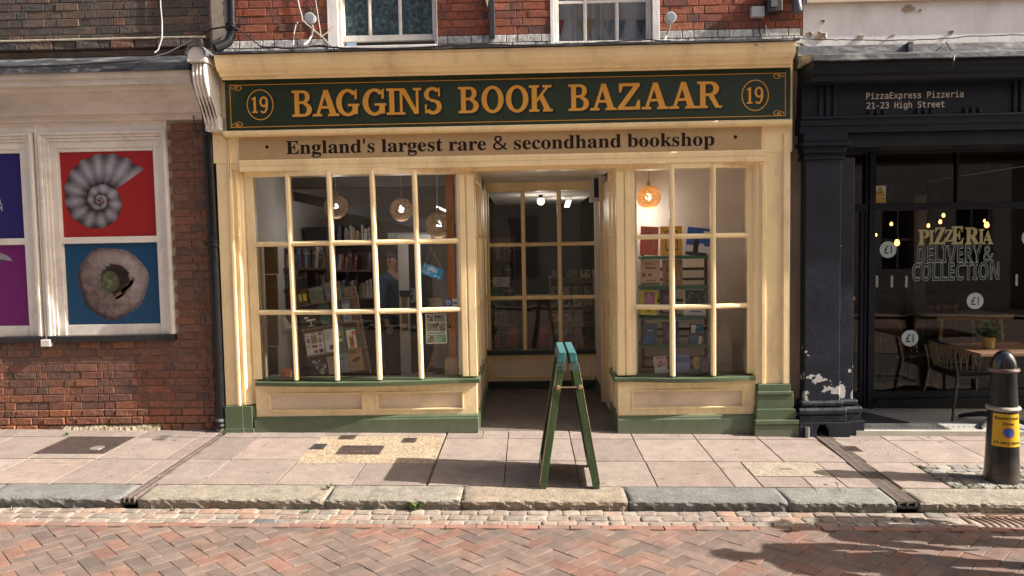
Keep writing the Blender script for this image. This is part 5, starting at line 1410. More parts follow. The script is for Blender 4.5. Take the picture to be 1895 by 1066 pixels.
# column
c0, c1 = U(1490, 500, -.12)[0], U(1556, 500, -.12)[0]; c2 = U(1566, 500, .0)[0]
zcb = U(1525, 742, -.12)[1]; zct = U(1520, 292, -.12)[1]
COLM = M('peeling_navy_paint', (.016,.020,.031), .42, spec=.3, var=.25, scale=4, bump=.3, bscale=28)
def peeling(m, z_lo, z_hi):
    nt = m.node_tree; n = nt.nodes; L = nt.links; b = n['Principled BSDF']
    old = b.inputs['Base Color'].links[0].from_socket
    g = n.new('ShaderNodeNewGeometry'); sx = n.new('ShaderNodeSeparateXYZ'); L.new(g.outputs['Position'], sx.inputs[0])
    mr = n.new('ShaderNodeMapRange'); mr.inputs['From Min'].default_value = z_lo; mr.inputs['From Max'].default_value = z_hi; mr.inputs['To Min'].default_value = .525; mr.inputs['To Max'].default_value = .70; L.new(sx.outputs[2], mr.inputs[0])
    nz = n.new('ShaderNodeTexNoise'); nz.inputs['Scale'].default_value = 9; nz.inputs['Detail'].default_value = 5; nz.inputs['Roughness'].default_value = .55; L.new(g.outputs['Position'], nz.inputs['Vector'])
    gt = n.new('ShaderNodeMath'); gt.operation = 'GREATER_THAN'; L.new(nz.outputs[0], gt.inputs[0]); L.new(mr.outputs[0], gt.inputs[1])
    mx = n.new('ShaderNodeMix'); mx.data_type = 'RGBA'; L.new(gt.outputs[0], mx.inputs['Factor']); L.new(old, mx.inputs['A']); mx.inputs['B'].default_value = (.46,.45,.43,1)
    L.new(mx.outputs['Result'], b.inputs['Base Color'])
peeling(COLM, zcb-.02, zcb+.60)
col = empty('column', (0,0,0)); col.parent = res; col['label'] = 'square column with peeling navy paint and a hole broken in its base'
MB().box(c0, c1, -.12, .2, zcb-.01, zct).build('shaft', COLM, col, bevel=.008)
MB().box(c1+.001, c2+.04, -.075, .25, zcb-.01, zct).build('pilaster', COLM, col, bevel=.006)
for (e0, e1, t, b, yv) in ((-.03, .035, 245, 262, -.16), (-.055, .06, 262, 270, -.19), (-.03, .03, 270, 283, -.155), (-.012, .012, 283, 289, -.135), (-.03, .03, 289, 295, -.150)):
    MB().box(c0+e0, c1+e1, yv, .2, U(1525, b, yv)[1], U(1525, t, yv)[1]-.0008).build('capital', NAVY, col, bevel=.006)
gzc = gz(c0, -.1)
def torus_base(x0, x1, yf, z0, z1, bulge, mat, y1=.25):
    zm_ = (z0+z1)/2; pr = [(y1, z0), (yf, z0), (yf-bulge, zm_-(z1-z0)*.25), (yf-bulge, zm_+(z1-z0)*.25), (yf, z1), (y1, z1)]
    MB().prism(pr, x0, x1, 'x').build('base_moulding', mat, col, bevel=.008)
za, zb_2, zc_, zd = U(1525, 742, -.14)[1], U(1525, 754, -.16)[1], U(1525, 770, -.18)[1], U(1525, 782, -.18)[1]
torus_base(c0-.035, c1+.02, -.135, zb_2, za, .018, NAVYW); torus_base(c1+.021, c2+.075, -.09, zb_2, za, .015, NAVYW)
torus_base(c0-.065, c1+.045, -.155, zc_, zb_2-.006, .022, NAVYW); torus_base(c1+.046, c2+.11, -.105, zc_, zb_2-.006, .018, NAVYW)
MB().box(c0-.06, c1+.05, -.165, .25, zd, zc_-.001).build('base_block', NAVYW, col, bevel=.006)
MB().box(c1+.051, c2+.10, -.11, .25, zd, zc_-.001).build('base_block', NAVYW, col, bevel=.006)
# bottom block with the rat-hole: built as stones round an arched void
hx0, hx1 = U(1511, 800, -.18)[0], U(1534, 800, -.18)[0]; hz = U(1525, 784, -.18)[1]
ax0, ax1 = c0-.065, c1+.075
n = 10; arch = [(hx0+(hx1-hx0)*(.5-.5*math.cos(math.pi*i/n)), gzc-.04+(hz-gzc+.03)*math.sin(math.pi*i/n)**.45+(.01*math.sin(i*2.3))) for i in range(n+1)]
poly = [(ax0, gzc-.04)]+arch+[(ax1, gzc-.04), (ax1, zd-.001), (ax0, zd-.001)]
MB().prism(poly, -.18, .0, 'y').build('base_block', NAVYW, col, bevel=.005)
MB().box(ax0+.01, ax1-.01, .0005, .2, gzc-.04, zd-.002).build('hole_back', C((.008,.007,.007), .9, 'hole_black'), col)
MB().box(ax1+.003, c2+.13, -.13, .25, gzc-.04, zd-.001).build('base_block', NAVYW, col, bevel=.006)
# raised floor of the recess, mosaic with dotted border
fx0, fx1 = c2+.05, rx1; fy0 = -.135
zf = lambda x: gz(x, 0)+.045
STEP = M('step_stone', (.42,.39,.33), .8, var=.2, scale=5, bump=.3, dirt=(.16,.10,.07), dirt_amt=.5)
mos = M('mosaic_floor', (.38,.375,.34), .55, var=.14, scale=3, bump=.25, bscale=70, speck=(120,.80,1.12))
def slabx(name, x0, x1, y0, y1, f, t, mat, parent, nx=12):
    V = []; F = []
    for i in range(nx+1):
        x = x0+(x1-x0)*i/nx; V += [(x, y0, f(x)), (x, y1, f(x)), (x, y1, f(x)-t), (x, y0, f(x)-t)]
    for i in range(nx):
        for k in range(4): F.append((i*4+k, i*4+(k+1)%4, (i+1)*4+(k+1)%4, (i+1)*4+k))
    F += [(0,1,2,3), (nx*4+3, nx*4+2, nx*4+1, nx*4)]
    return MB().add(V, F).build(name, mat, parent)
slabx('step_edge', fx0, fx1, fy0, fy0+.05, zf, .10, STEP, res)
slabx('mosaic_floor', fx0-.2, fx1, fy0+.0505, WY+.3, zf, .10, mos, res)
m = MB(); MT = C((.045,.05,.055), .5, 'mosaic_dark')
def mtile(x, y, s=.012, sk=.008): m.add([(x-s, y-s*.8, zf(x)+.0015), (x+s, y-s*.8, zf(x)+.0015), (x+s+sk, y+s*.8, zf(x)+.0015), (x-s+sk, y+s*.8, zf(x)+.0015)], [(0,1,2,3)])
x = fx0+.05
while x < 5.6: mtile(x, fy0+.17); x += .05
x = fx0+.35
while x < 5.6: mtile(x, WY-.14, .010); x += .045
mtl = m.build('mosaic_border', MT, res); mtl['kind'] = 'stuff'
dm = empty('doormat', (0,0,0), 0, 'dark doormat in front of the restaurant door beside the column', 'doormat')
md0, md1 = c2+.03, U(1636, 768, .3)[0]
V = [(md0, .16, zf(md0)+.003), (md1+.18, .16, zf(md1)+.003), (md1-.12, WY-.1, zf(md1)+.003), (md0, WY-.1, zf(md0)+.003)]
MB().hexa(V, [(a, b, c+.010) for a, b, c in V]).build('mat', C((.020,.021,.024), .95, 'mat_dark'), dm)
# glazed screen at the back of the recess
scr = empty('window_screen', (0,0,0)); scr.parent = res
def W(p0, t, p1, b): return BX(p0, t, p1, b, WY)
zz_t = rz_at(283, WY); zz_tr1 = rz_at(376, WY); zz_tr0 = rz_at(389, WY); zz_b1 = rz_at(722, WY); zz_b0 = rz_at(735, WY)
fxa, fxb = U(1604, 500, WY)[0], U(1616, 500, WY)[0]; dvx = U(1769.5, 330, WY)[0]
gX1 = 7.2
GF = NAVY
MB().box(fxa, fxb, WY-.05, WY+.06, zf(fxa)-.02, zrc+.02).build('frame_post', GF, scr, bevel=.004)
MB().box(fxa-.035, fxa-.004, WY-.03, WY+.06, zf(fxa)-.02, zrc+.02).build('frame_post', GF, scr, bevel=.004)
MB().box(fxb+.0005, gX1, WY-.04, WY+.06, zz_t, zrc+.02).build('head_rail', GF, scr, bevel=.004)
MB().box(fxb+.0005, gX1, WY-.045, WY+.06, zz_tr0, zz_tr1).build('transom', GF, scr, bevel=.004)
MB().box(dvx-.012, dvx+.012, WY-.03, WY+.06, zz_tr1+.0005, zz_t-.0005).build('mullion', GF, scr, bevel=.003)
MB().box(5.6, 5.66, WY-.03, WY+.06, zz_b1, zz_tr0).build('mullion', GF, scr, bevel=.003)
MB().box(fxb+.0005, gX1, WY-.05, WY+.06, zz_b0, zz_b1).build('bottom_rail', GF, scr, bevel=.004)
MB().box(fxb+.0005, gX1, WY-.09, WY+.06, zz_b0-.045, zz_b0-.0005).build('window_sill', GF, scr, bevel=.004)
MB().box(fxb-.005, gX1, WY-.02, WY+.06, zf(4)-.06, zz_b0-.0455).build('stall_riser', C((.012,.012,.013), .35, 'black_tile'), scr)
RGL = glass_mat('restaurant_glass', tint=.80, ior=1.52, wav=.006)
for (a, b, c, d) in ((fxb, dvx-.012, zz_tr1, zz_t), (dvx+.012, gX1, zz_tr1, zz_t), (fxb, 5.6, zz_b1, zz_tr0), (5.66, gX1, zz_b1, zz_tr0)):
    MB().add([(a, WY, c), (b, WY, c), (b, WY, d), (a, WY, d)], [(0,1,2,3)]).build('pane', RGL, scr)
# door at the left of the screen
rd = empty('restaurant_door', (0,0,0)); rd.parent = res
dx0, dx1 = c2-.02, fxa-.036
MB().box(dx0-.1, dx1, WY-.04, WY+.06, zz_tr0, zz_tr1).build('transom', GF, rd, bevel=.004)
MB().box(dx0-.1, dx1, WY-.04, WY+.06, zz_t, zrc+.02).build('head_rail', GF, rd, bevel=.004)
MB().box(dx1-.04, dx1-.001, WY-.02, WY+.05, zf(dx0)+.01, zz_tr0-.001).build('door_stile', GF, rd, bevel=.003)
MB().box(dx0-.1, dx1-.0405, WY-.02, WY+.05, zf(dx0)+.01, zf(dx0)+.16).build('door_rail', GF, rd, bevel=.003)
for (c, d) in ((zf(dx0)+.16, zz_tr0), (zz_tr1, zz_t)): MB().add([(dx0-.1, WY, c), (dx1-.02, WY, c), (dx1-.02, WY, d), (dx0-.1, WY, d)], [(0,1,2,3)]).build('pane', RGL, rd)
kx_, kz_ = U(1577, 552, WY-.05); MB().lathe([(.012, 0), (.012, -.03), (.026, -.035), (.028, -.055), (.015, -.07)], (kx_, WY-.02, kz_), 14, axis='y').build('door_knob', M('brass', (.45,.30,.10), .3, metal=1, bump=0), rd, smooth=True)
# dark dining room
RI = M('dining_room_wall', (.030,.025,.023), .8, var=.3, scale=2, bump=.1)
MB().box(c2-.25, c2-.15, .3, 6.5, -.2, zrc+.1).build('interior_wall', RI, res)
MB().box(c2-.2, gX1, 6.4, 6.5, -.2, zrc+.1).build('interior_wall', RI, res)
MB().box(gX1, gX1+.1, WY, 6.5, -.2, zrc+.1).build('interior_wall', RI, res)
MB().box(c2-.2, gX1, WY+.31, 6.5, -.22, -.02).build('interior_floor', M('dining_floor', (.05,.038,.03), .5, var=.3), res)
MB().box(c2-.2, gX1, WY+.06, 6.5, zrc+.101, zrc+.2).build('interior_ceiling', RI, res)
pxa, pxb = U(1690, 560, 3.6)[0], U(1712, 560, 3.6)[0]
MB().box(pxa, pxb, 3.6, 3.75, -.02, zrc-.3).build('room_pillar', C((.16,.15,.14), .8, 'pillar_grey'), res)
MB().box(c2, 7, 3.9, 4.1, -.02, .95).build('banquette', C((.07,.03,.022), .7, 'banquette_red'), res)

# lettering on the frieze and on the glass: each a thing
fs_ = empty('restaurant_sign', (0,0,0), 0, 'restaurant name and 21-23 High Street in plain pale letters on the navy frieze', 'sign')
LY = -.1385
for t, p0, p1, cap0, cap1, ref in (('PizzaExpress Pizzeria', 1603, 1783, 171, 182.5, 'P'), ('21-23 High Street', 1604, 1748, 189.5, 200.5, 'H')):
    a, b = U(p0, 185, LY)[0], U(p1, 183, LY)[0]; z1_ = U((p0+p1)/2, cap0-1, LY)[1]; z0_ = U((p0+p1)/2, cap1-1, LY)[1]
    m = MB(); vs_, fs2 = text_mb(t, MONOF, .010); rv = text_mb(ref, MONOF)[0]
    x0_ = min(v.x for v in vs_); x1_ = max(v.x for v in vs_); hy = max(v.y for v in rv)
    m.add([(a+(v.x-x0_)*(b-a)/(x1_-x0_), LY, z0_+v.y*(z1_-z0_)/hy) for v in vs_], fs2); m.build('lettering', C((.50,.45,.38), .5, 'sign_cream'), fs_)
lt = empty('sign_light', (0,0,0), 0, 'slim pale strip lamp over the restaurant lettering', 'lamp')
a, b = U(1601, 149, -.24)[0], U(1804, 147, -.24)[0]; z = U(1700, 148.5, -.24)[1]
MB().box(a, b, -.25, -.22, z-.008, z+.012).build('housing', C((.62,.58,.52), .5, 'lamp_white'), lt, bevel=.003)
MB().box(a+.05, a+.07, -.22, -.136, z, z+.01).box(b-.07, b-.05, -.22, -.136, z, z+.01).build('arm', NAVY, lt)
GY = WY-.004
DEC = C((.42,.50,.50), .5, 'decal_pale')
def pound(px, py, r_px, label):
    e = empty('price_sticker', (0,0,0), 0, label, 'sticker', 'round one pound stickers on the restaurant glass')
    x, z = U(px, py, GY); r = U(px+r_px, py, GY)[0]-x
    MB().flat(ell(x, z, r, r, 28), GY).build('disc', DEC, e)
    m = MB(); lettering(m, '\u00a31', x-r*.48, x+r*.44, z-r*.50, z+r*.50, GY-.001, None, .012)
    m.build('lettering', C((.01,.02,.03), .5, 'decal_ink'), e)
pound(1643.5, 462, 15.5, 'round pound sticker highest on the glass, beside the glowing bulb')
pound(1804.5, 557, 15.5, 'round pound sticker under the COLLECTION lettering')
pound(1684, 626, 15.5, 'lowest round pound sticker, over the wooden chair')
pound(1906, 440, 15.5, 'round pound sticker cut by the right edge of the photo')
# lettering PIZZERIA (bouncy) / DELIVERY & / COLLECTION (outlined)
wl = empty('window_lettering', (0,0,0), 0, 'cream PIZZERIA over outlined DELIVERY & COLLECTION lettered on the restaurant glass', 'window sign')
CREAML = C((.42,.37,.19), .5, 'decal_cream')
let = [('P', 1699, 1720, 425, 453), ('I', 1719, 1729, 426, 452), ('Z', 1729, 1750, 421, 452), ('Z', 1748, 1764, 425, 447), ('E', 1761, 1783, 419, 452), ('R', 1786, 1812, 421, 452), ('I', 1811, 1821, 424, 451), ('A', 1818, 1838, 427, 452)]
for ch, p0, p1, t, b in let:
    x0_, z1_ = U(p0, t, GY); x1_, z0_ = U(p1, b, GY); m = MB(); lettering(m, serif(ch), x0_, x1_, z0_, z1_, GY-.0005, MATHF, .012); m.build('letter', CREAML, wl)
OUTL = C((.26,.32,.33), .5, 'decal_outline'); FILL = C((.012,.014,.018), .35, 'decal_fill')
for t, p0, p1, c0_, c1_ in (('DELIVERY', 1697, 1817, 455, 485), ('&', 1820, 1840, 455, 484), ('COLLECTION', 1688, 1849, 487, 518)):
    xa_, z1_ = U(p0, c0_, GY); xb_, z0_ = U(p1, c1_, GY)
    m = MB(); lettering(m, sansb(t), xa_, xb_, z0_, z1_, GY-.0004, MATHF, .012); m.build('letter_outline', OUTL, wl)
    m = MB(); lettering(m, sansb(t), xa_+.0055, xb_-.0055, z0_+.006, z1_-.006, GY-.0012, MATHF, -.014); m.build('letter', FILL, wl)
for i, (px, py) in enumerate(((1623, 521), (1650.5, 521), (1677.5, 521), (1881.5, 518))):
    x, z = U(px, py, GY); st = empty('etched_bar', (0,0,0), 0, ('pale upright bar on the restaurant glass nearest the door', 'pale upright bar on the glass, middle of the three left of COLLECTION', 'pale upright bar on the glass next to the word COLLECTION', 'pale upright bar on the glass at the right edge')[i], 'sticker', 'upright bars on the glass')
    MB().flat([(x-.013, z-.062), (x+.013, z-.062), (x+.013, z+.062), (x-.013, z+.062)], GY).build('bar', C((.30,.29,.28), .6, 'etched'), st)
ws_ = empty('warning_sticker', (0,0,0), 0, 'white and yellow triangle warning sticker in the upper restaurant pane', 'sticker')
q = W(1617.5, 344, 1639, 376); MB().box(q[0], q[1], GY-.001, GY, q[2], q[3]).build('backing', C((.55,.53,.46), .5, 'stick_white'), ws_)
cx_, w_ = (q[0]+q[1])/2, q[1]-q[0]; hh = q[3]-q[2]
MB().flat([(cx_-w_*.46, q[2]+hh*.44), (cx_+w_*.46, q[2]+hh*.44), (cx_, q[3]-hh*.05)], GY-.0014).build('triangle_edge', BLACKP, ws_)
MB().flat([(cx_-w_*.36, q[2]+hh*.475), (cx_+w_*.36, q[2]+hh*.475), (cx_, q[3]-hh*.14)], GY-.0018).build('triangle', C((.60,.38,.02), .5, 'stick_yellow'), ws_)
MB().flat([(cx_-w_*.2, q[2]+hh*.52), (cx_+w_*.18, q[2]+hh*.62), (cx_+w_*.16, q[2]+hh*.68), (cx_-w_*.18, q[2]+hh*.60)], GY-.0022).build('symbol', BLACKP, ws_)
MB().flat(rect(q[0]+.006, q[2]+.006, q[1]-.006, q[2]+hh*.37), GY-.0014).build('caption_panel', C((.52,.31,.02), .5, 'stick_amber'), ws_)

# ================================================================== ACROSS THE STREET (seen in the glass only)
def opposite(x0, x1, h, mat, label, rows, sill_mat):
    e = empty('street_building', ((x0+x1)/2, -11.3, 0), 0, label, 'building', 'buildings across the street')
    cx = (x0+x1)/2
    wins = []
    n = max(2, int((x1-x0)/1.9))
    for k in range(n):
        xc_ = x0+(x1-x0)*(k+.5)/n-cx
        for z0, z1 in rows: wins.append((xc_-.5, xc_+.5, z0, z1))
    ws2 = [(a, b, c, d) for a, b, c, d in wins]
    w = wall_box('wall', e, x0-cx, x1-cx, -.4, 0, -.4, h, mat, holes=ws2)
    for a, b, c, d in ws2:
        f = MB(); f.box(a, a+.06, -.2, -.1, c, d).box(b-.06, b, -.2, -.1, c, d).box(a+.06, b-.06, -.2, -.1, d-.06, d).box(a+.06, b-.06, -.2, -.1, c, c+.06).box(-.02+(a+b)/2, .02+(a+b)/2, -.19, -.12, c+.06, d-.06).box(a+.06, b-.06, -.19, -.115, (c+d)/2-.03, (c+d)/2+.03).box(a-.06, b+.06, -.05, .05, c-.1, c-.001)
        fo = f.build('window', WHITE, e)
        MB().add([(a, -.16, c), (b, -.16, c), (b, -.16, d), (a, -.16, d)], [(0,1,2,3)]).build('pane', C((.03,.035,.045), .05, 'far_glass'), fo)
    MB().box(x0-cx-.05, x1-cx+.05, -6, .25, h, h+.2).build('roof', LEAD, e)
    return e
opposite(-16, -5.5, 7.5, M('opposite_brick', (.20,.09,.06), .9, var=.3, scale=14, bump=.4), 'red brick building across the street, reflected in the left panes', ((.9, 2.6), (3.9, 5.6)), WHITE)
opposite(-5.5, 3.2, 8.2, M('opposite_cream', (.70,.62,.51), .8, var=.12, scale=2, bump=.2), 'cream rendered building across the street, reflected in the doorway panes', ((.7, 2.7), (3.9, 5.5), (6.2, 7.4)), WHITE)
opposite(3.2, 13, 7.8, M('opposite_white', (.72,.69,.64), .8, var=.12, scale=2, bump=.2), 'pale rendered building across the street, reflected in the restaurant glass', ((.9, 2.6), (3.9, 5.4)), WHITE)
opposite(13, 26, 7.4, M('opposite_stock', (.28,.20,.13), .9, var=.3, scale=14, bump=.4), 'yellow brick building across the street beyond the right edge', ((.9, 2.6), (3.9, 5.6)), WHITE)
# the terrace carries on beyond the picture on both sides
for (x0, x1, mat, lab) in ((9.52, 20, M('terrace_brick', (.22,.12,.08), .9, var=.3, scale=14, bump=.4), 'brick terrace carrying on beyond the restaurant'), (-20, -9.02, M('terrace_render', (.42,.36,.28), .8, var=.15, scale=3, bump=.2), 'rendered terrace carrying on beyond the museum')):
    e = empty('terrace_building', ((x0+x1)/2, .2, 0), 0, lab, 'building'); c = (x1-x0)/2
    MB().box(-c, c, .0, 6, -.5, 7.2).build('wall', mat, e)
    MB().box(-c, c, -.25, 6.1, 7.2, 7.4).build('roof', LEAD, e)
    for k in range(4):
        f = MB().box(-c+1+k*2.4, -c+2+k*2.4, -.03, -.002, 3.9, 5.6).build('window', WHITE, e)
        MB().box(-c+1.08+k*2.4, -c+1.92+k*2.4, -.034, -.0305, 3.98, 5.52).build('pane', C((.03,.035,.045), .05, 'far_glass'), f)

# ================================================================== STREET FURNITURE
# --- sandwich board
sbY0, sbY1 = -1.625, -1.045
ab = empty('sandwich_board', (.29, (sbY0+sbY1)/2, gz(.29, -1.5)), 0, 'green wooden sandwich board seen edge on with turquoise daubed tops', 'sandwich board')
ABG = M('board_green', (.036,.078,.026), .4, var=.35, scale=12, bump=.3, bscale=30, dirt=(.13,.13,.085), dirt_amt=.6, dirt_scale=18, stretch=(1,1,.5), chips=((.22,.18,.11), .8, 45, .64))
ABT = M('board_turquoise', (.035,.16,.165), .5, var=.35, scale=18, bump=.4, bscale=30, dirt=(.03,.09,.09), dirt_amt=.5, dirt_scale=16)
ABE = M('board_bare_edge', (.20,.155,.085), .8, var=.4, scale=20, bump=.4)
oy = -((sbY0+sbY1)/2); ox = -.29
def leaf(side, label):
    e = empty('board_leaf', (0,0,0)); e.parent = ab; e['label'] = label
    xb0, xt0 = (-.165, .000) if side < 0 else (.180, .010)          # foot and head of the leaf, inner side
    H = 1.035; th = .052; d = sbY1-sbY0
    def P(t, u, yy):                                             # t along the leaf 0 foot..1 head, u 0..1 through its thickness (outwards)
        x = xb0+(xt0-xb0)*t+side*(u*th+.004); return (x, yy-0, H*t)
    def bar(t0, t1, u0, u1, y0, y1, name, mat, bev=.004):
        a = [P(t0, u0, y0), P(t0, u1, y0), P(t0, u1, y1), P(t0, u0, y1)]; b = [P(t1, u0, y0), P(t1, u1, y0), P(t1, u1, y1), P(t1, u0, y1)]
        return MB().hexa(a, b).build(name, mat, e, bevel=bev)
    y0, y1 = -d/2, d/2
    bar(0, .865, .0, 1, y0, y0+.06, 'stile', ABG); bar(.865, .995, .0, 1, y0, y0+.06, 'stile', ABT)
    bar(0, .865, .0, 1, y1-.06, y1, 'stile', ABG); bar(.865, .995, .0, 1, y1-.06, y1, 'stile', ABT)
    bar(.93, 1.0, -.02, 1.03, y0-.003, y1+.003, 'top_rail', ABT)
    bar(.05, .12, .05, .95, y0+.0605, y1-.0605, 'bottom_rail', ABG)
    bar(.1205, .9295, .30, .60, y0+.0605, y1-.0605, 'panel', C((.028,.045,.026), .5, 'board_panel'))
    bar(.03, .92, 1.0, 1.16, y0-.001, y0+.012, 'edge_strip', ABE, .003)
    return e
leaf(-1, 'left leaf of the sandwich board'); leaf(1, 'right leaf of the sandwich board')
for sx_ in (-1, 1):                                            # strap hinges under the turquoise tops and screws down the stiles
    MB().box(.005+sx_*.030-.018, .005+sx_*.030+.018, -(sbY1-sbY0)/2-.005, -(sbY1-sbY0)/2-.0032, .90, .955).build('hinge_plate', M('worn_hinge', (.12,.11,.09), .5, var=.4, scale=30, metal=.4), ab)
zs_ = .775
BR = M('dull_brass', (.45,.33,.18), .4, var=.2, metal=.8, bump=0)
m = MB(); m.tube([(-.066, -(sbY1-sbY0)/2-.012, zs_), (.086, -(sbY1-sbY0)/2-.012, zs_)], .005, 8); m.build('stay', BR, ab)
for x in (-.072, .092): MB().lathe([(.016, .008), (.020, -.004), (.017, -.016), (.006, -.02)], (x, -(sbY1-sbY0)/2-.004, zs_), 12, axis='y').build('stay_knob', BR, ab, smooth=True)
m = MB(); m.box(-.19, -.235, -(sbY1-sbY0)/2+.01, -(sbY1-sbY0)/2+.03, .0, .006).box(.235, .20, -(sbY1-sbY0)/2+.01, -(sbY1-sbY0)/2+.03, .0, .006); m.build('foot_plate', BR, ab)

# --- bollard
bo = empty('bollard', (BOL[0], BOL[1], gz(*BOL)), 0, 'black iron bollard with a yellow parking notice wrapped round it', 'bollard')
HB = 1.035
def rb(z): return .122-.034*(z/.86)
BM = M('bollard_black', (.008,.0085,.010), .28, spec=.35, chips=((.12,.115,.11), .5, 26, .69), base=((.12,.10,.085), .5, .14), var=.35, scale=9, bump=.12, bscale=50, dirt=(.05,.05,.05), dirt_amt=.25, dirt_scale=10, coat=.1)
MB().lathe([(.125, -.03), (.124, .0), (rb(.1), .1), (rb(.3), .3), (rb(.52), .52), (rb(.7), .7), (rb(.86), .86)], (0,0,0), 36).build('post', BM, bo, smooth=True)
MB().lathe([(rb(.575)+.001, .560), (rb(.575)+.014, .566), (rb(.575)+.020, .578), (rb(.575)+.014, .590), (rb(.575)+.001, .596)], (0,0,0), 36).build('ring', M('ring_worn', (.36,.30,.24), .5, var=.4, scale=20, bump=.3, dirt=(.04,.04,.04), dirt_amt=.5), bo, smooth=True)
MB().lathe([(.091, .855), (.102, .862), (.106, .872), (.101, .884), (.092, .888)], (0,0,0), 36).build('ring', M('ring_red_worn', (.16,.10,.09), .45, var=.5, scale=20, bump=.2), bo, smooth=True)
MB().lathe([(.091, .886)]+[(.090*math.cos(R(a)), .888+.135*math.sin(R(a))) for a in range(5, 91, 8)], (0,0,0), 36).build('cap', M('cap_gloss', (.014,.015,.018), .12, var=.3, scale=14, bump=.1, coat=.6), bo, smooth=True)
zn0, zn1 = .295, .545
adir = math.atan2(CAM.y-BOL[1], CAM.x-BOL[0]); amid = adir+.36            # the notice is turned a little to the right
half = 1.02
def cyl(u, z, o): a = amid+u; r = rb(z)+o; return (r*math.cos(a), r*math.sin(a), z)
n = 24; V = []; F = []
for i in range(n+1):
    u = -half+2*half*i/n; V += [cyl(u, zn0, .0022), cyl(u, zn1, .0022)]
for i in range(n): F.append((i*2, i*2+2, i*2+3, i*2+1))
MB().add(V, F).build('notice', M('notice_yellow', (.62,.36,.008), .45, var=.06, bump=0), bo)
NI = C((.02,.016,.01), .5, 'notice_ink')
def wrap_text(t, u0, u1, z0, z1, mat, off=0.0, fn=None):
    vs_, fs = text_mb(t, fn, off); a0 = min(v.x for v in vs_); a1 = max(v.x for v in vs_); b0 = min(v.y for v in text_mb('A')[0]); b1 = max(v.y for v in text_mb('A')[0])
    bmx = bmesh.new(); mx_ = []
    me = bpy.data.meshes.new('x'); me.from_pydata(vs_, [], fs); bmx.from_mesh(me)
    bmesh.ops.triangulate(bmx, faces=bmx.faces); bmesh.ops.subdivide_edges(bmx, edges=[e for e in bmx.edges if e.calc_length() > .25], cuts=2)
    bmx.verts.ensure_lookup_table(); P_ = [v.co.copy() for v in bmx.verts]; F_ = [[v.index for v in f.verts] for f in bmx.faces]; bmx.free(); bpy.data.meshes.remove(me)
    V_ = [cyl(u0+(v.x-a0)*(u1-u0)/(a1-a0), z0+(v.y-b0)*(z1-z0)/(b1-b0), .0034) for v in P_]
    MB().add(V_, F_).build('lettering', mat, bo)
BOLDT = lambda t: sansb(t)
wrap_text(BOLDT('Restricted'), -.86, .84, .502, .533, NI, .01, MATHF)
wrap_text(BOLDT('Zone'), -.36, .38, .461, .492, NI, .01, MATHF)
wrap_text(BOLDT('At any time'), -.90, .92, .316, .346, NI, .01, MATHF)
def wdisc(u0, z0, r, o, name, mat):
    rr = rb(z0); V = [cyl(u0, z0, o)]+[cyl(u0+r/rr*math.cos(R(a*15)), z0+r*math.sin(R(a*15)), o) for a in range(24)]
    MB().add(V, [(0, 1+i, 1+(i+1) % 24) for i in range(24)]).build(name, mat, bo)
wdisc(.02, .405, .044, .0032, 'no_waiting_ring', C((.50,.14,.06), .5, 'sign_red')); wdisc(.02, .405, .034, .0040, 'no_waiting_disc', C((.02,.09,.36), .5, 'sign_blue'))
V = [cyl(.02+(s*.036+q*.006)/rb(.405), .405-s*.030+q*.006, .0050) for s, q in ((-1,-1), (1,-1), (1,1), (-1,1))]
MB().add(V, [(0,1,2,3)]).build('no_waiting_bar', C((.50,.14,.06), .5, 'sign_red'), bo)

# --- outdoor table, chair, plant
TXc, TYc = 4.60, .16; zft = zf(TXc)
ta = empty('outdoor_table', (TXc, TYc, zft), 0, 'slatted wooden outdoor table on a steel pedestal outside the restaurant', 'table')
TW = M('table_wood', (.20,.105,.06), .5, var=.35, scale=7, bump=.2, stretch=(.3,6,6), dirt=(.08,.045,.03), dirt_amt=.4)
hx, hy, ht = .40, .36, .755
MB().box(-hx, hx, -hy, -hy+.055, ht-.03, ht).box(-hx, hx, hy-.055, hy, ht-.03, ht).box(-hx, -hx+.055, -hy+.0555, hy-.0555, ht-.03, ht).box(hx-.055, hx, -hy+.0555, hy-.0555, ht-.03, ht).build('table_frame', TW, ta, bevel=.003)
sl_ = MB().box(-hx+.056, hx-.056, -.0255, .0255, -.012, .012).mesh('slat', TW)
k = 11
for i in range(k): inst('slat', sl_, ta, (0, -hy+.058+.0275+(2*hy-.116)*(i+.0)/k, ht-.016), (1, .86, 1))
STEEL = M('brushed_steel', (.55,.52,.48), .28, var=.15, scale=20, bump=.05, metal=.9)
DKM = M('dark_metal', (.018,.019,.021), .4, var=.2, scale=10, bump=.05)
MB().box(-.26, .26, -.03, .03, ht-.062, ht-.031).box(-.03, .03, -.26, .26, ht-.061, ht-.032).build('under_frame', DKM, ta)
MB().prism([(-.045, -.03), (.045, -.03), (.045, .03), (-.045, .03)], .07, ht-.063, 'z').build('pedestal', STEEL, ta, bevel=.008)
for a in (35, 125, 215, 305):
    c_, s_ = math.cos(R(a)), math.sin(R(a))
    MB().tube([(.03*c_, .03*s_, .085), (.15*c_, .15*s_, .075), (.30*c_, .30*s_, .035), (.36*c_, .36*s_, .012)], [.03, .026, .022, .018], 8).build('foot', DKM, ta, smooth=True)
pl_ = empty('potted_plant', (U(1832, 632, TYc-.05)[0], TYc-.03, zft+ht), 0, 'small leafy plant in an ochre pot on the outdoor table', 'plant')
MB().lathe([(.045, .0), (.058, .10), (.062, .10), (.062, .112), (.054, .112), (.05, .095)], (0,0,0), 20).build('pot', M('ochre_pot', (.36,.24,.06), .6, var=.1, bump=.05), pl_, smooth=True)
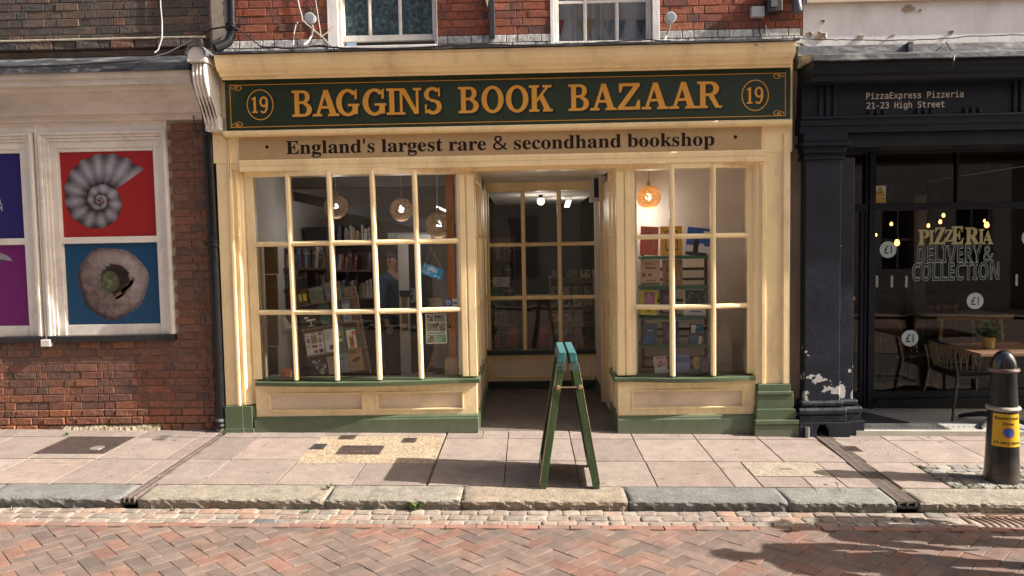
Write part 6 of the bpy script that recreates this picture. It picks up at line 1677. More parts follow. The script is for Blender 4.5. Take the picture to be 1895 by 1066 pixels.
LEAFS = [M('leaf_green', (.075,.135,.045), .5, var=.3, scale=30, bump=0), M('leaf_light', (.14,.21,.085), .5, var=.3, scale=30, bump=0), M('leaf_deep', (.035,.075,.028), .5, var=.3, scale=30, bump=0)]
r6 = random.Random(33); m = MB(); st = MB()
for k in range(60):
    a = r6.uniform(0, 6.28); e_ = r6.uniform(.05, 1.35); L_ = r6.uniform(.09, .19); d_ = Vector((math.cos(a)*math.cos(e_), math.sin(a)*math.cos(e_), math.sin(e_)))
    base = Vector((0,0,.10)); tip = base+d_*L_; st.tube([base, base+d_*L_*.5+Vector((0,0,.01)), tip], .0018, 4)
    for q in range(9):
        p = base+d_*L_*(.35+.65*q/8); t1 = r6.uniform(0, 6.28); dd = Vector((math.cos(t1), math.sin(t1), r6.uniform(-.3,.7))).normalized(); s = r6.uniform(.020, .034)
        w_ = dd.cross(Vector((0,0,1))).normalized()*s*.42
        m.add([p, p+dd*s*.6+w_, p+dd*s*1.25, p+dd*s*.6-w_], [(0,1,2,3)], r6.randrange(3))
m.build('foliage', LEAFS, pl_); st.build('stems', LEAFS[2], pl_)
CX_, CY_ = 4.65, .59
oc = empty('outdoor_chair', (CX_-.13, CY_-.03, zf(CX_)), R(0), 'black metal outdoor chair with a woven rope back at the outdoor table', 'chair')
# chair faces +x; back on the -x side, slightly flared
seat = [(-.22, -.24), (.24, -.25), (.24, .25), (-.22, .24)]
MB().prism(seat, .425, .455, 'z').build('seat', DKM, oc, bevel=.008)
Lg = {'fl': ((.24,-.25), (.28,-.30)), 'fr': ((.24,.25), (.28,.30)), 'bl': ((-.24,-.26), (-.31,-.30)), 'br': ((-.24,.26), (-.31,.30))}
for k, (t_, b_) in Lg.items():
    top_z = .66 if k[0] == 'f' else .45
    if k[0] == 'f': MB().tube([(b_[0], b_[1], .0), (t_[0]+.01, t_[1], .44), (t_[0]-.04, t_[1]-.02*(1 if t_[1] < 0 else -1), .665)], [.013, .015, .014], 8).build('leg', DKM, oc, smooth=True)
    else: MB().tube([(b_[0], b_[1], .0), (t_[0], t_[1], .46), (t_[0]-.05, t_[1]*1.02, .70)], [.013, .015, .014], 8).build('leg', DKM, oc, smooth=True)
rim = [(.20,-.27,.665), (-.02,-.29,.69), (-.22,-.26,.735), (-.31,-.14,.765), (-.33,0,.775), (-.31,.14,.765), (-.22,.26,.735), (-.02,.29,.69), (.20,.27,.665)]
low = [(.16,-.25,.50), (-.04,-.27,.50), (-.20,-.245,.50), (-.265,-.13,.50), (-.28,0,.50), (-.265,.13,.50), (-.20,.245,.50), (-.04,.27,.50), (.16,.25,.50)]
MB().tube(rim, .013, 8).build('back_rim', DKM, oc, smooth=True); MB().tube(low, .010, 8).build('lower_rail', DKM, oc, smooth=True)
m = MB(); r7 = random.Random(2)
def along(P, t):
    s = t*(len(P)-1); i = min(int(s), len(P)-2); return Vector(P[i]).lerp(Vector(P[i+1]), s-i)
for k in range(46):
    t = .03+.94*k/45; m.tube([along(low, min(1, t+.012*(-1)**k)), along(rim, t)], .0065, 5)
m.build('rope_weave', M('rope', (.135,.105,.06), .8, var=.4, scale=40, bump=.2), oc)
MB().box(-.20, .22, -.23, .23, .4555, .475).build('cushion', C((.025,.024,.024), .8, 'cushion_black'), oc, bevel=.008)

# --- inside the restaurant
IZf = -.02
it = empty('dining_table', (U(1776, 587, 2.0)[0], 2.05, IZf), 0, 'light wood dining table inside the restaurant window', 'table')
w_ = (U(1845, 587, 2.0)[0]-U(1708, 587, 2.0)[0])/2; zt_in = U(1776, 583, 1.7)[1]-IZf
OAK = M('oak_top', (.42,.27,.12), .5, var=.2, scale=6, bump=.1, stretch=(.3,4,4))
MB().box(-w_, w_, -.36, .36, zt_in-.06, zt_in).build('tabletop', OAK, it, bevel=.004)
for sx_ in (-1, 1):
    for sy_ in (-1, 1): MB().tube([(sx_*(w_-.10), sy_*.28, zt_in-.06), (sx_*(w_-.03), sy_*.32, 0)], [.024, .018], 8).build('leg', OAK, it)
for i, (dx, dy, h, r) in enumerate(((-.30, -.12, .11, .034), (-.18, .05, .12, .034), (-.05, -.05, .12, .034), (.06, .1, .10, .034))):
    g = empty('tumbler', (it.location.x+dx, 2.05+dy, IZf+zt_in), 0, ('glass tumbler standing leftmost on the light dining table', 'second glass tumbler from the left on the light dining table', 'glass tumbler near the middle of the light dining table', 'glass tumbler farthest right on the light dining table')[i], 'glass', 'tumblers on the dining table')
    MB().lathe([(r*.8, .0), (r, h), (r-.003, h), (r*.78, .006)], (0,0,0), 14).build('bowl', GLASS, g, smooth=True)
for i, (dx, w2) in enumerate(((-.42, .13), (.25, .16))): 
    MB().box(-w2, w2, -.10, .10, 0, .004).build('menu', C((.50,.49,.46), .6, 'menu_white'), None, label=('white menu lying at the left end of the dining table', 'white menu lying at the right end of the dining table')[i], category='menu').location = (it.location.x+dx, 1.85, IZf+zt_in+.001)
def dchair(px, Y, rot, label, group='dining chairs inside the restaurant', fz=0.80):
    e = empty('dining_chair', (U(px, 660, Y)[0], Y, IZf), rot, label, 'chair', group); WD = M('chair_wood', (.16,.085,.04), .5, var=.3, scale=9, bump=.08)
    MB().prism([(-.21,-.2), (.21,-.22), (.21,.22), (-.21,.2)], .44, .47, 'z').build('seat', WD, e, bevel=.01)
    for (a, b, c, d) in ((.19,-.19,.23,-.22), (.19,.19,.23,.22)): MB().tube([(a, b, .45), (c, d, 0)], [.02, .015], 8).build('leg', WD, e, smooth=True)
    for s in (-1, 1): MB().tube([(-.27, s*.2, 0), (-.20, s*.18, .44), (-.22, s*.18, .66), (-.29, s*.165, .86)], [.014, .021, .018, .014], 8).build('leg', WD, e, smooth=True)
    n = 8; V = []
    for i in range(n+1):
        a = -1+2*i/n; y_ = a*.22; x_ = -.31+.05*a*a
        V += [(x_, y_, .70), (x_-.035, y_, .90), (x_-.022, y_, .90), (x_+.014, y_, .70)]
    F = []
    for i in range(n):
        for q in range(4): F.append((i*4+q, i*4+(q+1)%4, (i+1)*4+(q+1)%4, (i+1)*4+q))
    F += [(0,1,2,3), (n*4+3,n*4+2,n*4+1,n*4)]
    MB().add(V, F).build('backrest', M('chair_back_wood', (.27,.15,.06), .5, var=.25, scale=9, bump=.08), e, smooth=True)
    return e
dchair(1676, 1.75, R(15), 'curved wooden dining chair with the pound sticker in front of it')
dchair(1648, 2.35, R(10), 'wooden dining chair standing behind the curved one near the restaurant door')
dchair(1880, 1.9, R(170), 'wooden dining chair at the right end of the light dining table')
dchair(1760, 2.75, R(-90), 'wooden dining chair behind the light dining table')
BULB = M('filament_bulb', (.8,.5,.2), .3, emit=(1.0, .44, .10, 3.6), bump=0)
for i, (px, py, Y, r) in enumerate(((1649.5, 415, 3.2, .020), (1621, 435, 3.0, .016), (1660, 450, 2.0, .030), (1718, 418, 3.0, .020), (1740, 411, 3.3, .022), (1746, 399, 3.6, .022), (1822, 409, 3.4, .016), (1826, 417, 2.8, .030))):
    x, z = U(px, py, Y)
    lab = ('bare bulb glowing over the left of the dining room', 'small bulb glowing nearest the restaurant door', 'teardrop filament bulb glowing beside the round pound sticker', 'bulb glowing over the first letter of PIZZERIA', 'middle one of three bulbs glowing over PIZZERIA', 'topmost of the glowing bulbs over PIZZERIA', 'small bulb glowing above the amber one over the last letters', 'large amber bulb glowing over the last letters of PIZZERIA')[i]
    e = empty('pendant_bulb', (x, Y, z), 0, lab, 'lamp', 'filament bulbs in the restaurant')
    MB().lathe([(.004, -r*1.15), (r*.7, -r*.8), (r, -.1*r), (r*.75, r*.9), (r*.4, r*1.5)], (0,0,0), 12).build('bulb', BULB, e, smooth=True)
    MB().lathe([(r*.5, r*1.45), (r*.55, r*2.6), (.003, r*2.7)], (0,0,0), 10).build('lamp_holder', DKM, e)
    MB().tube([(0,0,r*2.6), (0,0,max(.05, zrc+.09-z))], .003, 6).build('flex', DKM, e)

# ================================================================== CABLES AND FITTINGS ON THE UPPER WALLS
CAB = C((.02,.02,.021), .5, 'cable_black'); CABW = C((.46,.44,.42), .6, 'cable_grey')
def cable(pts, r, mat, label, wob=0.0, seed=1):
    rr = random.Random(seed); P = []
    for px, py, Y in pts:
        x, z = U(px, py, Y); P.append(Vector((x, Y, z)))
    Q = []
    for i in range(len(P)-1):
        for k in range(6): Q.append(P[i].lerp(P[i+1], k/6)+Vector((rr.uniform(-wob, wob), 0, rr.uniform(-wob, wob))))
    Q.append(P[-1])
    o = MB().tube(Q, r, 6).build('cable', mat, None, smooth=True); return tag(o, label, 'cable')
cable([(297, -60, -.02), (297, 10, -.02), (300, 40, -.02), (300, 70, -.10), (293, 92, -.12), (286, 98, -.14)], .006, CABW, 'pale cable hanging down the dark brick wall at upper left')
cable([(0, 124, -.34), (120, 121, -.35), (260, 112, -.34), (310, 98, -.2), (360, 72, -.06), (390, 54, -.05), (430, 47, -.12)], .008, CAB, 'black cable running along the museum lead up to the elbow pipe', .002, 2)
cable([(430, 47, -.11), (452, 62, -.08), (480, 84, -.2), (500, 90, -.4)], .006, CAB, 'black cable dropping from the elbow pipe to the shop ledge', .003, 3)
cable([(484, 86, -.43), (540, 90, -.44), (590, 84, -.36), (640, 90, -.44), (740, 90, -.44), (830, 84, -.44), (900, 82, -.42)], .008, CAB, 'black cable lying along the shop ledge below the patterned window', .004, 4)
cable([(900, 83, -.42), (990, 84, -.44), (1100, 79, -.44), (1200, 74, -.40), (1240, 76, -.43)], .006, CAB, 'thin black cable lying along the ledge below the curtained window', .004, 5)
cable([(549, -60, -.015), (551, 0, -.015), (560, 38, -.02), (588, 62, -.03), (612, 84, -.15), (622, 92, -.35)], .006, CABW, 'grey cable trailing down the red brick to the ledge left of the patterned window', .003, 6)
cable([(583, -60, -.012), (584, 0, -.012), (590, 40, -.015), (594, 66, -.02)], .004, CABW, 'thin straight cable beside the left wall light')
cable([(543, 84, -.15), (544, 62, -.04), (548, 44, -.03), (551, 42, -.04)], .006, CABW, 'hooked pale conduit end left of the left wall light')
cable([(592, 70, -.04), (606, 60, -.03), (618, 48, -.02)], .006, C((.5,.40,.28), .8, 'string_buff'), 'buff string slung from the white window reveal')
cable([(1477, 70, -.06), (1500, 73, -.02), (1570, 74, -.02), (1650, 75, -.02), (1730, 73, -.02), (1800, 67, -.02), (1910, 64, -.02)], .005, CAB, 'black cable stapled along the white wall above the lead', .004, 8)
cable([(1751, 78, -.09), (1760, 92, -.2), (1768, 97, -.42), (1765, 112, -.46), (1760, 126, -.40)], .005, CAB, 'thin cable looping down over the restaurant gutter', .003, 9)
cable([(1405, 34, -.05), (1404, 55, -.03), (1410, 74, -.12), (1400, 84, -.42)], .006, CAB, 'black cable below the grey junction box', .003, 10)
cable([(1416, 46, -.05), (1424, 66, -.03), (1440, 74, -.2), (1452, 76, -.3)], .005, CABW, 'pale cable right of the junction box', .003, 11)
cable([(359, 188, -.02), (358, 215, -.06), (362, 240, -.10), (375, 250, -.12), (392, 248, -.12)], .005, CAB, 'thin cable looping round the downpipe below the bracket', .002, 12)
cable([(392, 248, -.12), (410, 250, -.11), (420, 258, -.115), (424, 275, -.115), (425, 330, -.115)], .004, C((.45,.30,.12), .6, 'cable_painted'), 'painted thin cable down the yellow pilaster')
cable([(1470, 757, -.12), (1478, 775, -.10), (1480, 790, -.11), (1486, 800, -.12)], .006, CABW, 'pale cable from the green foot to the steel pipe stub')
def wall_light(px, py, label):
    x, z = U(px, py, -.14); e = empty('wall_light', (x, -.13, z), 0, label, 'wall light', 'small round wall lights on the red brick')
    WL = C((.50,.48,.45), .5, 'light_housing')
    MB().lathe([(.040, -.03), (.052, -.028), (.050, .02), (.032, .055), (.012, .06)], (0,0,0), 18, axis='y').build('housing', WL, e, smooth=True)
    MB().lathe([(.001, -.0345), (.039, -.034), (.039, -.0305)], (0,0,0), 18, axis='y').build('lens', C((.30,.33,.36), .1, 'lens_grey'), e)
    MB().tube([(0,.03,-.02), (.005,.05,-.07), (-.02,.09,-.13), (-.05,.06,-.20), (-.07,-.02,-.24)], .009, 8).build('arm', CABW, e, smooth=True)
    return e
wall_light(574, 34, 'round wall light on a bent arm left of the patterned window'); wall_light(1241, 33, 'round wall light on a bent arm right of the curtained window')
jb = empty('junction_box', (U(1403, 21, -.06)[0], -.0, U(1403, 21, -.06)[1]), 0, 'grey plastic junction box on the upper brick wall', 'junction box')
MB().box(-.062, .062, -.07, -.004, -.048, .048).build('case', C((.46,.47,.48), .5, 'box_grey'), jb, bevel=.01)
bb = empty('utility_box', (U(1430, 5, -.08)[0], 0, U(1430, 5, -.08)[1]), 0, 'black utility box with cables at the top right of the brick wall', 'utility box')
MB().box(-.06, .08, -.12, -.004, -.09, .18).build('case', CAB, bb, bevel=.01); MB().box(-.03, .03, -.128, -.121, -.05, .02).build('label_plate', C((.10,.11,.12), .5, 'plate_grey'), bb)
cap = empty('pipe_end', (U(1477, 5, -.1)[0], -.09, U(1477, 22, -.1)[1]), 0, 'grey pipe end hanging where brick meets white wall', 'pipe')
MB().tube([(-.02,.06,.25), (-.005,.02,.12), (0,0,.02), (0,-.005,-.0)], [.04,.042,.044,.036], 12).build('pipe', M('grey_pipe', (.10,.11,.13), .35, var=.4, scale=12, bump=.2), cap, smooth=True)
bp_ = empty('sign_bracket', (U(910, 30, -.06)[0], -.05, U(910, 69, -.06)[1]), 0, 'dark upright bracket with a pale pointed finial between the two upstairs windows', 'bracket')
MB().box(-.026, .026, -.02, .045, .0, 1.2).build('post', C((.025,.028,.034), .5, 'bracket_navy'), bp_, bevel=.004)
MB().prism([(-.052, .95), (-.052, .33), (-.040, .28), (-.028, .34), (-.028, .95)], -.03, .0, 'y').build('finial', C((.50,.43,.22), .5, 'finial_cream'), bp_)
stub = MB().lathe([(.021, -.02), (.021, .10), (.017, .10), (.017, .02)], (U(1494, 800, -.2)[0], -.2, gz(2.6, -.2)), 14).build('pipe_stub', M('stub_steel', (.34,.33,.31), .4, var=.2, metal=.5), None, smooth=True)
tag(stub, 'short grey steel pipe stub standing by the black column base', 'pipe')

# ================================================================== IN THE BOOKSHOP WINDOWS
PAPER = C((.50,.45,.36), .8, 'page_paper')
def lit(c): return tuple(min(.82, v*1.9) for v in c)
def book(px0, py0, px1, py1, Y, col, label, prints=(), ry=0.0, lean=.10, t=.022, group=None, name='book'):
    """a book standing face out: cover, page block and what is printed on the front (prints: (x0,z0,x1,z1,colour) in parts of the cover)"""
    mx_, my_ = (px0+px1)/2, (py0+py1)/2
    w = U(px1, my_, Y)[0]-U(px0, my_, Y)[0]; z0 = U(mx_, py1, Y)[1]; h = U(mx_, py0, Y)[1]-z0; xc_ = U(mx_, py1, Y)[0]
    e = empty(name, (xc_, Y, z0), 0, label, 'book', group); e.rotation_euler = (-lean, -ry, 0)
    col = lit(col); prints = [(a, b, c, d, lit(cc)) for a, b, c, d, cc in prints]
    MB().box(-w/2, w/2, 0, .003, 0, h).box(-w/2, w/2, t-.003, t, 0, h).box(-w/2, -w/2+.003, .003, t-.003, 0, h).build('cover', C(col, .4), e)
    MB().box(-w/2+.0035, w/2-.004, .0035, t-.0035, .004, h-.004).build('pages', PAPER, e)
    for k, (a, b, c, d, cc) in enumerate(prints):
        MB().flat(rect(-w/2+a*w, b*h, -w/2+c*w, d*h), -.0005-.0003*k).build('cover_print', C(cc, .4), e)
    return e
def scatter(n, seed, box_, cols, s=(.04,.12)):
    r = random.Random(seed); out = []
    for _ in range(n):
        x, z = r.uniform(box_[0], box_[2]), r.uniform(box_[1], box_[3]); a, b = r.uniform(*s), r.uniform(*s)
        out.append((x, z, min(box_[2], x+a), min(box_[3], z+b), cols[r.randrange(len(cols))]))
    return out
def lines(n, x0, x1, z1, dz, col, seed=1, h=.016):
    r = random.Random(seed); return [(x0, z1-k*dz, x0+(x1-x0)*r.uniform(.6, 1), z1-k*dz+h, col) for k in range(n)]
RB = 'books standing face out on the green shelves'
SYv = .46
# --- right-hand display: green shelves on a brown ladder frame
su = empty('display_shelves', (0,0,0), 0, 'green display shelves on a brown ladder frame in the right hand bow window', 'shelf unit')
SGREEN = M('shelf_green', (.05,.17,.11), .4, var=.15, scale=5, bump=.05)
for (py0, py1) in ((473.5, 480), (530, 537.5), (585.5, 592), (638, 649)):
    a, b = U(1187, 500, SYv)[0], U(1309, 500, SYv)[0]; z1 = U(1248, py0, SYv-.03)[1]
    MB().box(a, b, SYv-.05, SYv+.22, z1-.032, z1).build('shelf', SGREEN, su, bevel=.003)
za_, zb_3 = U(1248, 700, SYv)[1]-.1, U(1248, 470, SYv)[1]+.06
for p in (1187, 1304):
    x = U(p, 560, SYv+.24)[0]; MB().box(x-.004, x+.028, SYv+.2205, SYv+.25, za_, zb_3).build('upright', WOODD, su, bevel=.003)
for py in (498, 517, 556, 609, 622, 662, 680): z = U(1248, py, SYv+.25)[1]; MB().box(U(1189, 560, SYv+.25)[0], U(1306, 560, SYv+.25)[0], SYv+.2505, SYv+.262, z-.014, z+.014).build('rail', WOODD, su)
book(1184, 419, 1217, 472, SYv, (.36,.075,.05), 'red mottled book leaning at the left end of the top green shelf', scatter(16, 1, (.08,.05,.92,.9), ((.42,.11,.08), (.30,.05,.035), (.22,.12,.10)), (.06,.2))+[(.1,.80,.9,.86,(.25,.12,.10))], ry=R(-4), group=RB)
book(1223, 418.5, 1263, 472.5, SYv, (.55,.215,.012), 'orange book with a dark framed picture on the top green shelf', [(.22,.16,.80,.86,(.10,.075,.06)), (.27,.22,.75,.80,(.35,.24,.13))]+scatter(14, 2, (.28,.24,.74,.78), ((.12,.09,.07), (.45,.36,.25), (.28,.12,.06)), (.05,.14)), group=RB)
book(1268, 421, 1312, 473, SYv, (.018,.065,.26), 'blue book with a dark figure and white peaks on the top green shelf', [(0,0,1,.36,(.40,.42,.45)), (.30,.05,.52,.75,(.012,.012,.016)), (.0,.0,.9,.12,(.03,.03,.035)), (.55,.36,.75,.44,(.40,.42,.45)), (.68,.83,.93,.90,(.45,.47,.5)), (.70,.75,.90,.79,(.45,.47,.5))], ry=R(-7), group=RB)
book(1187, 481, 1222, 528, SYv, (.36,.27,.19), 'cream book with brown lettering and leaves on the second green shelf', lines(2, .2, .85, .86, .07, (.16,.09,.05), 3, .03)+[(.2,.64,.8,.72,(.14,.07,.04)), (.05,.33,.22,.5,(.13,.07,.04)), (.34,.36,.55,.46,(.13,.07,.04)), (.25,.16,.75,.21,(.18,.12,.08)), (0,0,1,.10,(.10,.12,.11))], group=RB)
book(1227, 480, 1264, 528.5, SYv, (.20,.125,.065), 'brown floral book on the second green shelf', scatter(26, 4, (.05,.04,.95,.95), ((.30,.17,.08), (.11,.07,.045), (.26,.20,.13), (.22,.09,.045)), (.06,.16)), group=RB)
book(1185, 537, 1215, 583, SYv, (.55,.40,.02), 'yellow book with a pink flower on the third green shelf', [(.18,.35,.85,.92,(.27,.10,.20)), (.28,.5,.72,.82,(.36,.18,.26)), (.4,.15,.6,.35,(.10,.10,.04))]+scatter(10, 5, (.2,.4,.82,.9), ((.20,.07,.15), (.42,.25,.32)), (.05,.12)), ry=R(-4), group=RB)
book(1222, 534, 1252, 583.5, SYv, (.045,.030,.040), 'dark plum book in the middle of the third green shelf', [(.22,.35,.78,.78,(.10,.055,.06)), (.3,.55,.7,.72,(.14,.09,.09)), (.15,.14,.85,.18,(.30,.27,.26))], group=RB)
book(1265, 537, 1306, 584, SYv, (.42,.42,.41), 'white book with dark green foliage on the third green shelf', [(.06,.28,.98,1,(.025,.030,.018))]+scatter(34, 6, (.08,.32,.96,.97), ((.09,.095,.035), (.05,.065,.025), (.14,.13,.06), (.02,.025,.02)), (.05,.13))+[(.3,.14,.8,.19,(.12,.12,.13))], ry=R(-2), group=RB)
book(1189, 598, 1214, 637, SYv, (.012,.075,.17), 'blue book at the left end of the fourth green shelf', [(.05,.45,.95,.95,(.010,.045,.09)), (.3,.62,.7,.68,(.4,.42,.45))]+scatter(6, 7, (.1,.1,.9,.45), ((.02,.11,.24),), (.1,.3)), ry=R(-5), group=RB)
book(1228, 595, 1257, 637.5, SYv, (.045,.022,.050), 'dark purple book in the middle of the fourth green shelf', [(.25,.2,.75,.5,(.09,.05,.085)), (.1,.62,.9,.65,(.2,.12,.18))], group=RB)
book(1274, 600, 1300, 638.5, SYv, (.010,.014,.016), 'black and teal book with white blocks on the fourth green shelf', [(.10,.58,.42,.95,(.42,.42,.38)), (.44,.62,.96,.93,(.012,.11,.15)), (.04,.08,.66,.44,(.012,.11,.15)), (.70,.08,.92,.44,(.42,.42,.38))], ry=R(-6), group=RB)
FB = 'books standing at the foot of the right hand window'; FYv = .10
book(1213, 660, 1237, 695, FYv, (.55,.52,.48), 'white book with a pink tangled picture at the foot of the right window', [(.04,.45,.96,.98,(.45,.30,.28))]+scatter(26, 8, (.05,.46,.95,.97), ((.40,.10,.10), (.12,.10,.12), (.55,.42,.38), (.30,.16,.2)), (.06,.2))+lines(3, .3, .8, .25, .06, (.3,.3,.3), 2, .02), ry=R(5), group=FB)
book(1252, 656, 1277, 694, FYv+.06, (.07,.10,.24), 'pale blue box shaped book at the foot of the right window', [(.02,.02,.98,.62,(.16,.20,.36)), (.1,.9,.9,.95,(.2,.26,.4))], t=.06, group=FB)
book(1285, 661, 1298, 693, FYv+.03, (.36,.25,.08), 'narrow gold and teal book at the foot of the right window', [(0,0,1,.38,(.05,.18,.14))]+scatter(8, 9, (.05,.4,.95,.95), ((.45,.33,.14), (.25,.14,.05)), (.1,.3)), group=FB)
rbk = book(1296, 663, 1314, 694.5, FYv, (.10,.075,.14), 'purple book with a round brown emblem at the foot of the right window', [(.1,.0,.9,.20,(.42,.24,.12))], group=FB)
m = MB(); h_ = .155; w_ = .085
m.flat(ell(0, h_*.55, .036, .050, 20), -.0016, 0); m.flat(ell(0, h_*.55, .028, .040, 20), -.0020, 1); m.flat(ell(0, h_*.55, .020, .028, 18), -.0024, 2)
m.build('cover_print', [C((.06,.06,.16), .4), C((.40,.38,.36), .4), C((.24,.10,.045), .4)], rbk)
# socket and pipe boxing on the white wall, low ledge
sk = empty('wall_socket', (U(1297, 508, 1.34)[0], 1.345, U(1297, 508, 1.34)[1]), 0, 'white socket plate on the wall behind the green shelves', 'socket')
MB().box(-.05, .05, -.012, .004, -.04, .04).build('plate', C((.60,.58,.55), .4, 'socket_white'), sk, bevel=.003)
# low stepped plinth of dark stock behind the front books
pb = empty('stacked_books', (0,0,0), 0, 'row of books lying flat on the window floor behind the pink book', 'book', None)
for i, c in enumerate(((.10,.075,.06), (.14,.10,.075), (.085,.06,.05), (.17,.12,.09))):
    z0 = ZSR-.20+i*.05; MB().box(U(1187,690,.3)[0], U(1245,690,.3)[0]-i*.02, .22, .42, z0, z0+.047).build('volume', C(c, .7), pb, bevel=.003)

# --- left-hand window
RK = R(8.5); RY = .34
ko = U(576, 698, RY)
ks = U(577+1, 650, RY)[0]-U(577, 650, RY)[0]          # metres per px here
def rk(u, v): return (ko[0]+u*math.cos(RK)-v*math.sin(RK), ko[1]+u*math.sin(RK)+v*math.cos(RK))
rack = empty('display_rack', (ko[0], RY, ko[1]), 0, 'pale wooden display rack standing askew in the left hand bow window', 'display rack'); rack.rotation_euler = (0, -RK, 0)
RW, RH = 107*ks, 152*ks
RWD = M('rack_wood', (.24,.165,.11), .6, var=.25, scale=5, bump=.08, stretch=(5,1,1))
for x in (-.012, RW-.006): MB().box(x, x+.022, .02, .05, -.06, RH).build('upright', RWD, rack, bevel=.003)
bs_ = MB().box(0, RW-.02, .026, .038, 0, .0585).mesh('slat', RWD)
for i in range(14): inst('slat', bs_, rack, (.010, 0, -.03+i*.063))
for v in (40*ks, 90*ks, 134*ks): MB().box(-.0, RW+.03, -.055, .025, v-.012, v).build('ledge', M('ledge_wood', (.30,.22,.15), .6, var=.2, scale=5, bump=.05), rack, bevel=.002)
def rbook(u0, u1, v, h, col, label, prints):
    w = (u1-u0)*ks; c = rk((u0+u1)/2*ks, v*ks); hh = h*ks
    e = empty('book', (c[0], RY-.045, c[1]), 0, label, 'book', 'books on the askew rack'); e.rotation_euler = (-.12, -RK, 0)
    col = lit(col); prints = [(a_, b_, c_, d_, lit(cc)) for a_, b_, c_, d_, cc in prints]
    MB().box(-w/2, w/2, 0, .003, 0, hh).box(-w/2, w/2, .013, .016, 0, hh).box(-w/2, -w/2+.003, .0031, .0129, 0, hh).build('cover', C(col, .4), e)
    MB().box(-w/2+.0035, w/2-.003, .0035, .0125, .003, hh-.003).build('pages', PAPER, e)
    for k, (a, b, c_, d, cc) in enumerate(prints): MB().flat(rect(-w/2+a*w, b*hh, -w/2+c_*w, d*hh), -.0005-.0003*k).build('cover_print', C(cc, .4), e)
    return e
rbook(2, 34, 1, 34, (.035,.030,.035), 'dark book with pale flowers at the bottom left of the askew rack', scatter(30, 11, (.2,.05,.98,.85), ((.34,.32,.34), (.20,.19,.21), (.10,.09,.10)), (.08,.2)))
rbook(36, 50, 0, 33, (.30,.24,.18), 'narrow tan book partly behind the window bar on the askew rack', lines(3, .2, .9, .8, .1, (.12,.08,.05), 2, .03))
rbook(52, 75, 0, 36, (.17,.19,.19), 'grey blue book on the bottom row of the askew rack', [(.35,.72,.8,.78,(.05,.06,.07)), (.35,.62,.75,.68,(.05,.06,.07))]+scatter(8, 12, (.1,.05,.9,.5), ((.22,.25,.25), (.12,.14,.14)), (.1,.3)))
rbook(76, 101, -1, 42, (.24,.145,.075), 'tan book with a dark bird on the bottom row of the askew rack', lines(3, .12, .9, .9, .06, (.09,.05,.03), 4, .035)+[(.2,.42,.75,.52,(.07,.04,.025)), (.45,.48,.85,.60,(.07,.04,.025)), (.3,.36,.5,.45,(.07,.04,.025)), (.15,.2,.8,.23,(.10,.06,.04))])
rbook(3, 36, 41, 40, (.60,.585,.57), 'white book covered with small pictures on the askew rack', [(.32,.5,.66,.88,(.20,.12,.07)), (.06,.84,.24,.92,(.25,.24,.26)), (.36,.92,.6,.97,(.08,.07,.08)), (.74,.84,.94,.97,(.12,.07,.08)), (.08,.56,.25,.76,(.12,.10,.14)), (.74,.5,.92,.76,(.16,.13,.14)), (.06,.34,.26,.46,(.22,.28,.34)), (.34,.3,.64,.44,(.25,.07,.05)), (.74,.28,.88,.44,(.18,.2,.24)), (.06,.06,.26,.26,(.50,.50,.52)), (.40,.06,.62,.20,(.10,.07,.10)), (.70,.05,.94,.22,(.04,.04,.05))])
rbook(38, 56, 41, 42, (.46,.44,.41), 'pale book with lines of type on the middle row of the askew rack', lines(7, .12, .9, .9, .06, (.16,.17,.18), 5, .02)+[(.45,.1,.9,.3,(.06,.06,.07))])
rbook(57, 75, 40, 46, (.10,.16,.10), 'green and cream book on the middle row of the askew rack', [(.02,.35,.62,.98,(.44,.42,.33)), (.3,.5,.8,.58,(.05,.07,.05)), (.35,.40,.75,.46,(.40,.40,.34)), (.0,.0,.35,.3,(.28,.12,.07)), (.5,.0,.9,.35,(.05,.055,.05))])
rbook(78, 97, 40, 38, (.06,.16,.15), 'teal edged book with a red framed picture on the askew rack', [(.08,.04,.94,.92,(.42,.38,.30)), (.24,.15,.78,.66,(.40,.23,.06)), (.36,.2,.66,.55,(.12,.05,.03)), (.3,.05,.7,.2,(.32,.07,.05)), (.62,.66,.92,.86,(.38,.10,.08))])
rbook(2, 36, 91, 40, (.030,.027,.026), 'dark book with a pale desk lamp at the top left of the askew rack', [(.2,.42,.42,.52,(.5,.46,.4)), (.3,.30,.8,.38,(.46,.40,.32)), (.5,.08,.56,.30,(.42,.38,.32)), (.35,.05,.72,.09,(.42,.38,.32)), (.45,.55,.8,.75,(.30,.10,.06))])
rbook(38, 57, 91, 40, (.045,.085,.060), 'dark green book on the top row of the askew rack', scatter(10, 13, (.1,.05,.9,.7), ((.08,.12,.085), (.03,.05,.04)), (.1,.3)))
rbook(60, 78, 91, 41, (.09,.07,.065), 'brown patterned book on the top row of the askew rack', scatter(16, 14, (.05,.05,.95,.9), ((.14,.10,.085), (.20,.17,.14), (.05,.04,.04)), (.1,.25)))
rbook(80, 95, 91, 40, (.12,.15,.18), 'slate blue book at the top right of the askew rack', [(.1,.3,.9,.8,(.2,.23,.25)), (.2,.1,.8,.15,(.05,.05,.06))])
rbook(4, 22, 133, 26, (.05,.045,.02), 'black and yellow book lying on the top edge of the askew rack', [(.1,.3,.4,.8,(.40,.31,.05)), (.55,.3,.9,.8,(.40,.31,.05))])
rbook(26, 52, 133, 30, (.10,.11,.09), 'grey green book on the top edge of the askew rack', scatter(14, 15, (.05,.05,.95,.95), ((.16,.17,.13), (.07,.08,.06)), (.1,.25)))
rbook(55, 84, 133, 34, (.09,.115,.125), 'tall grey blue album on the top edge of the askew rack', scatter(12, 16, (.05,.05,.95,.95), ((.15,.17,.18), (.06,.08,.09)), (.1,.3)))

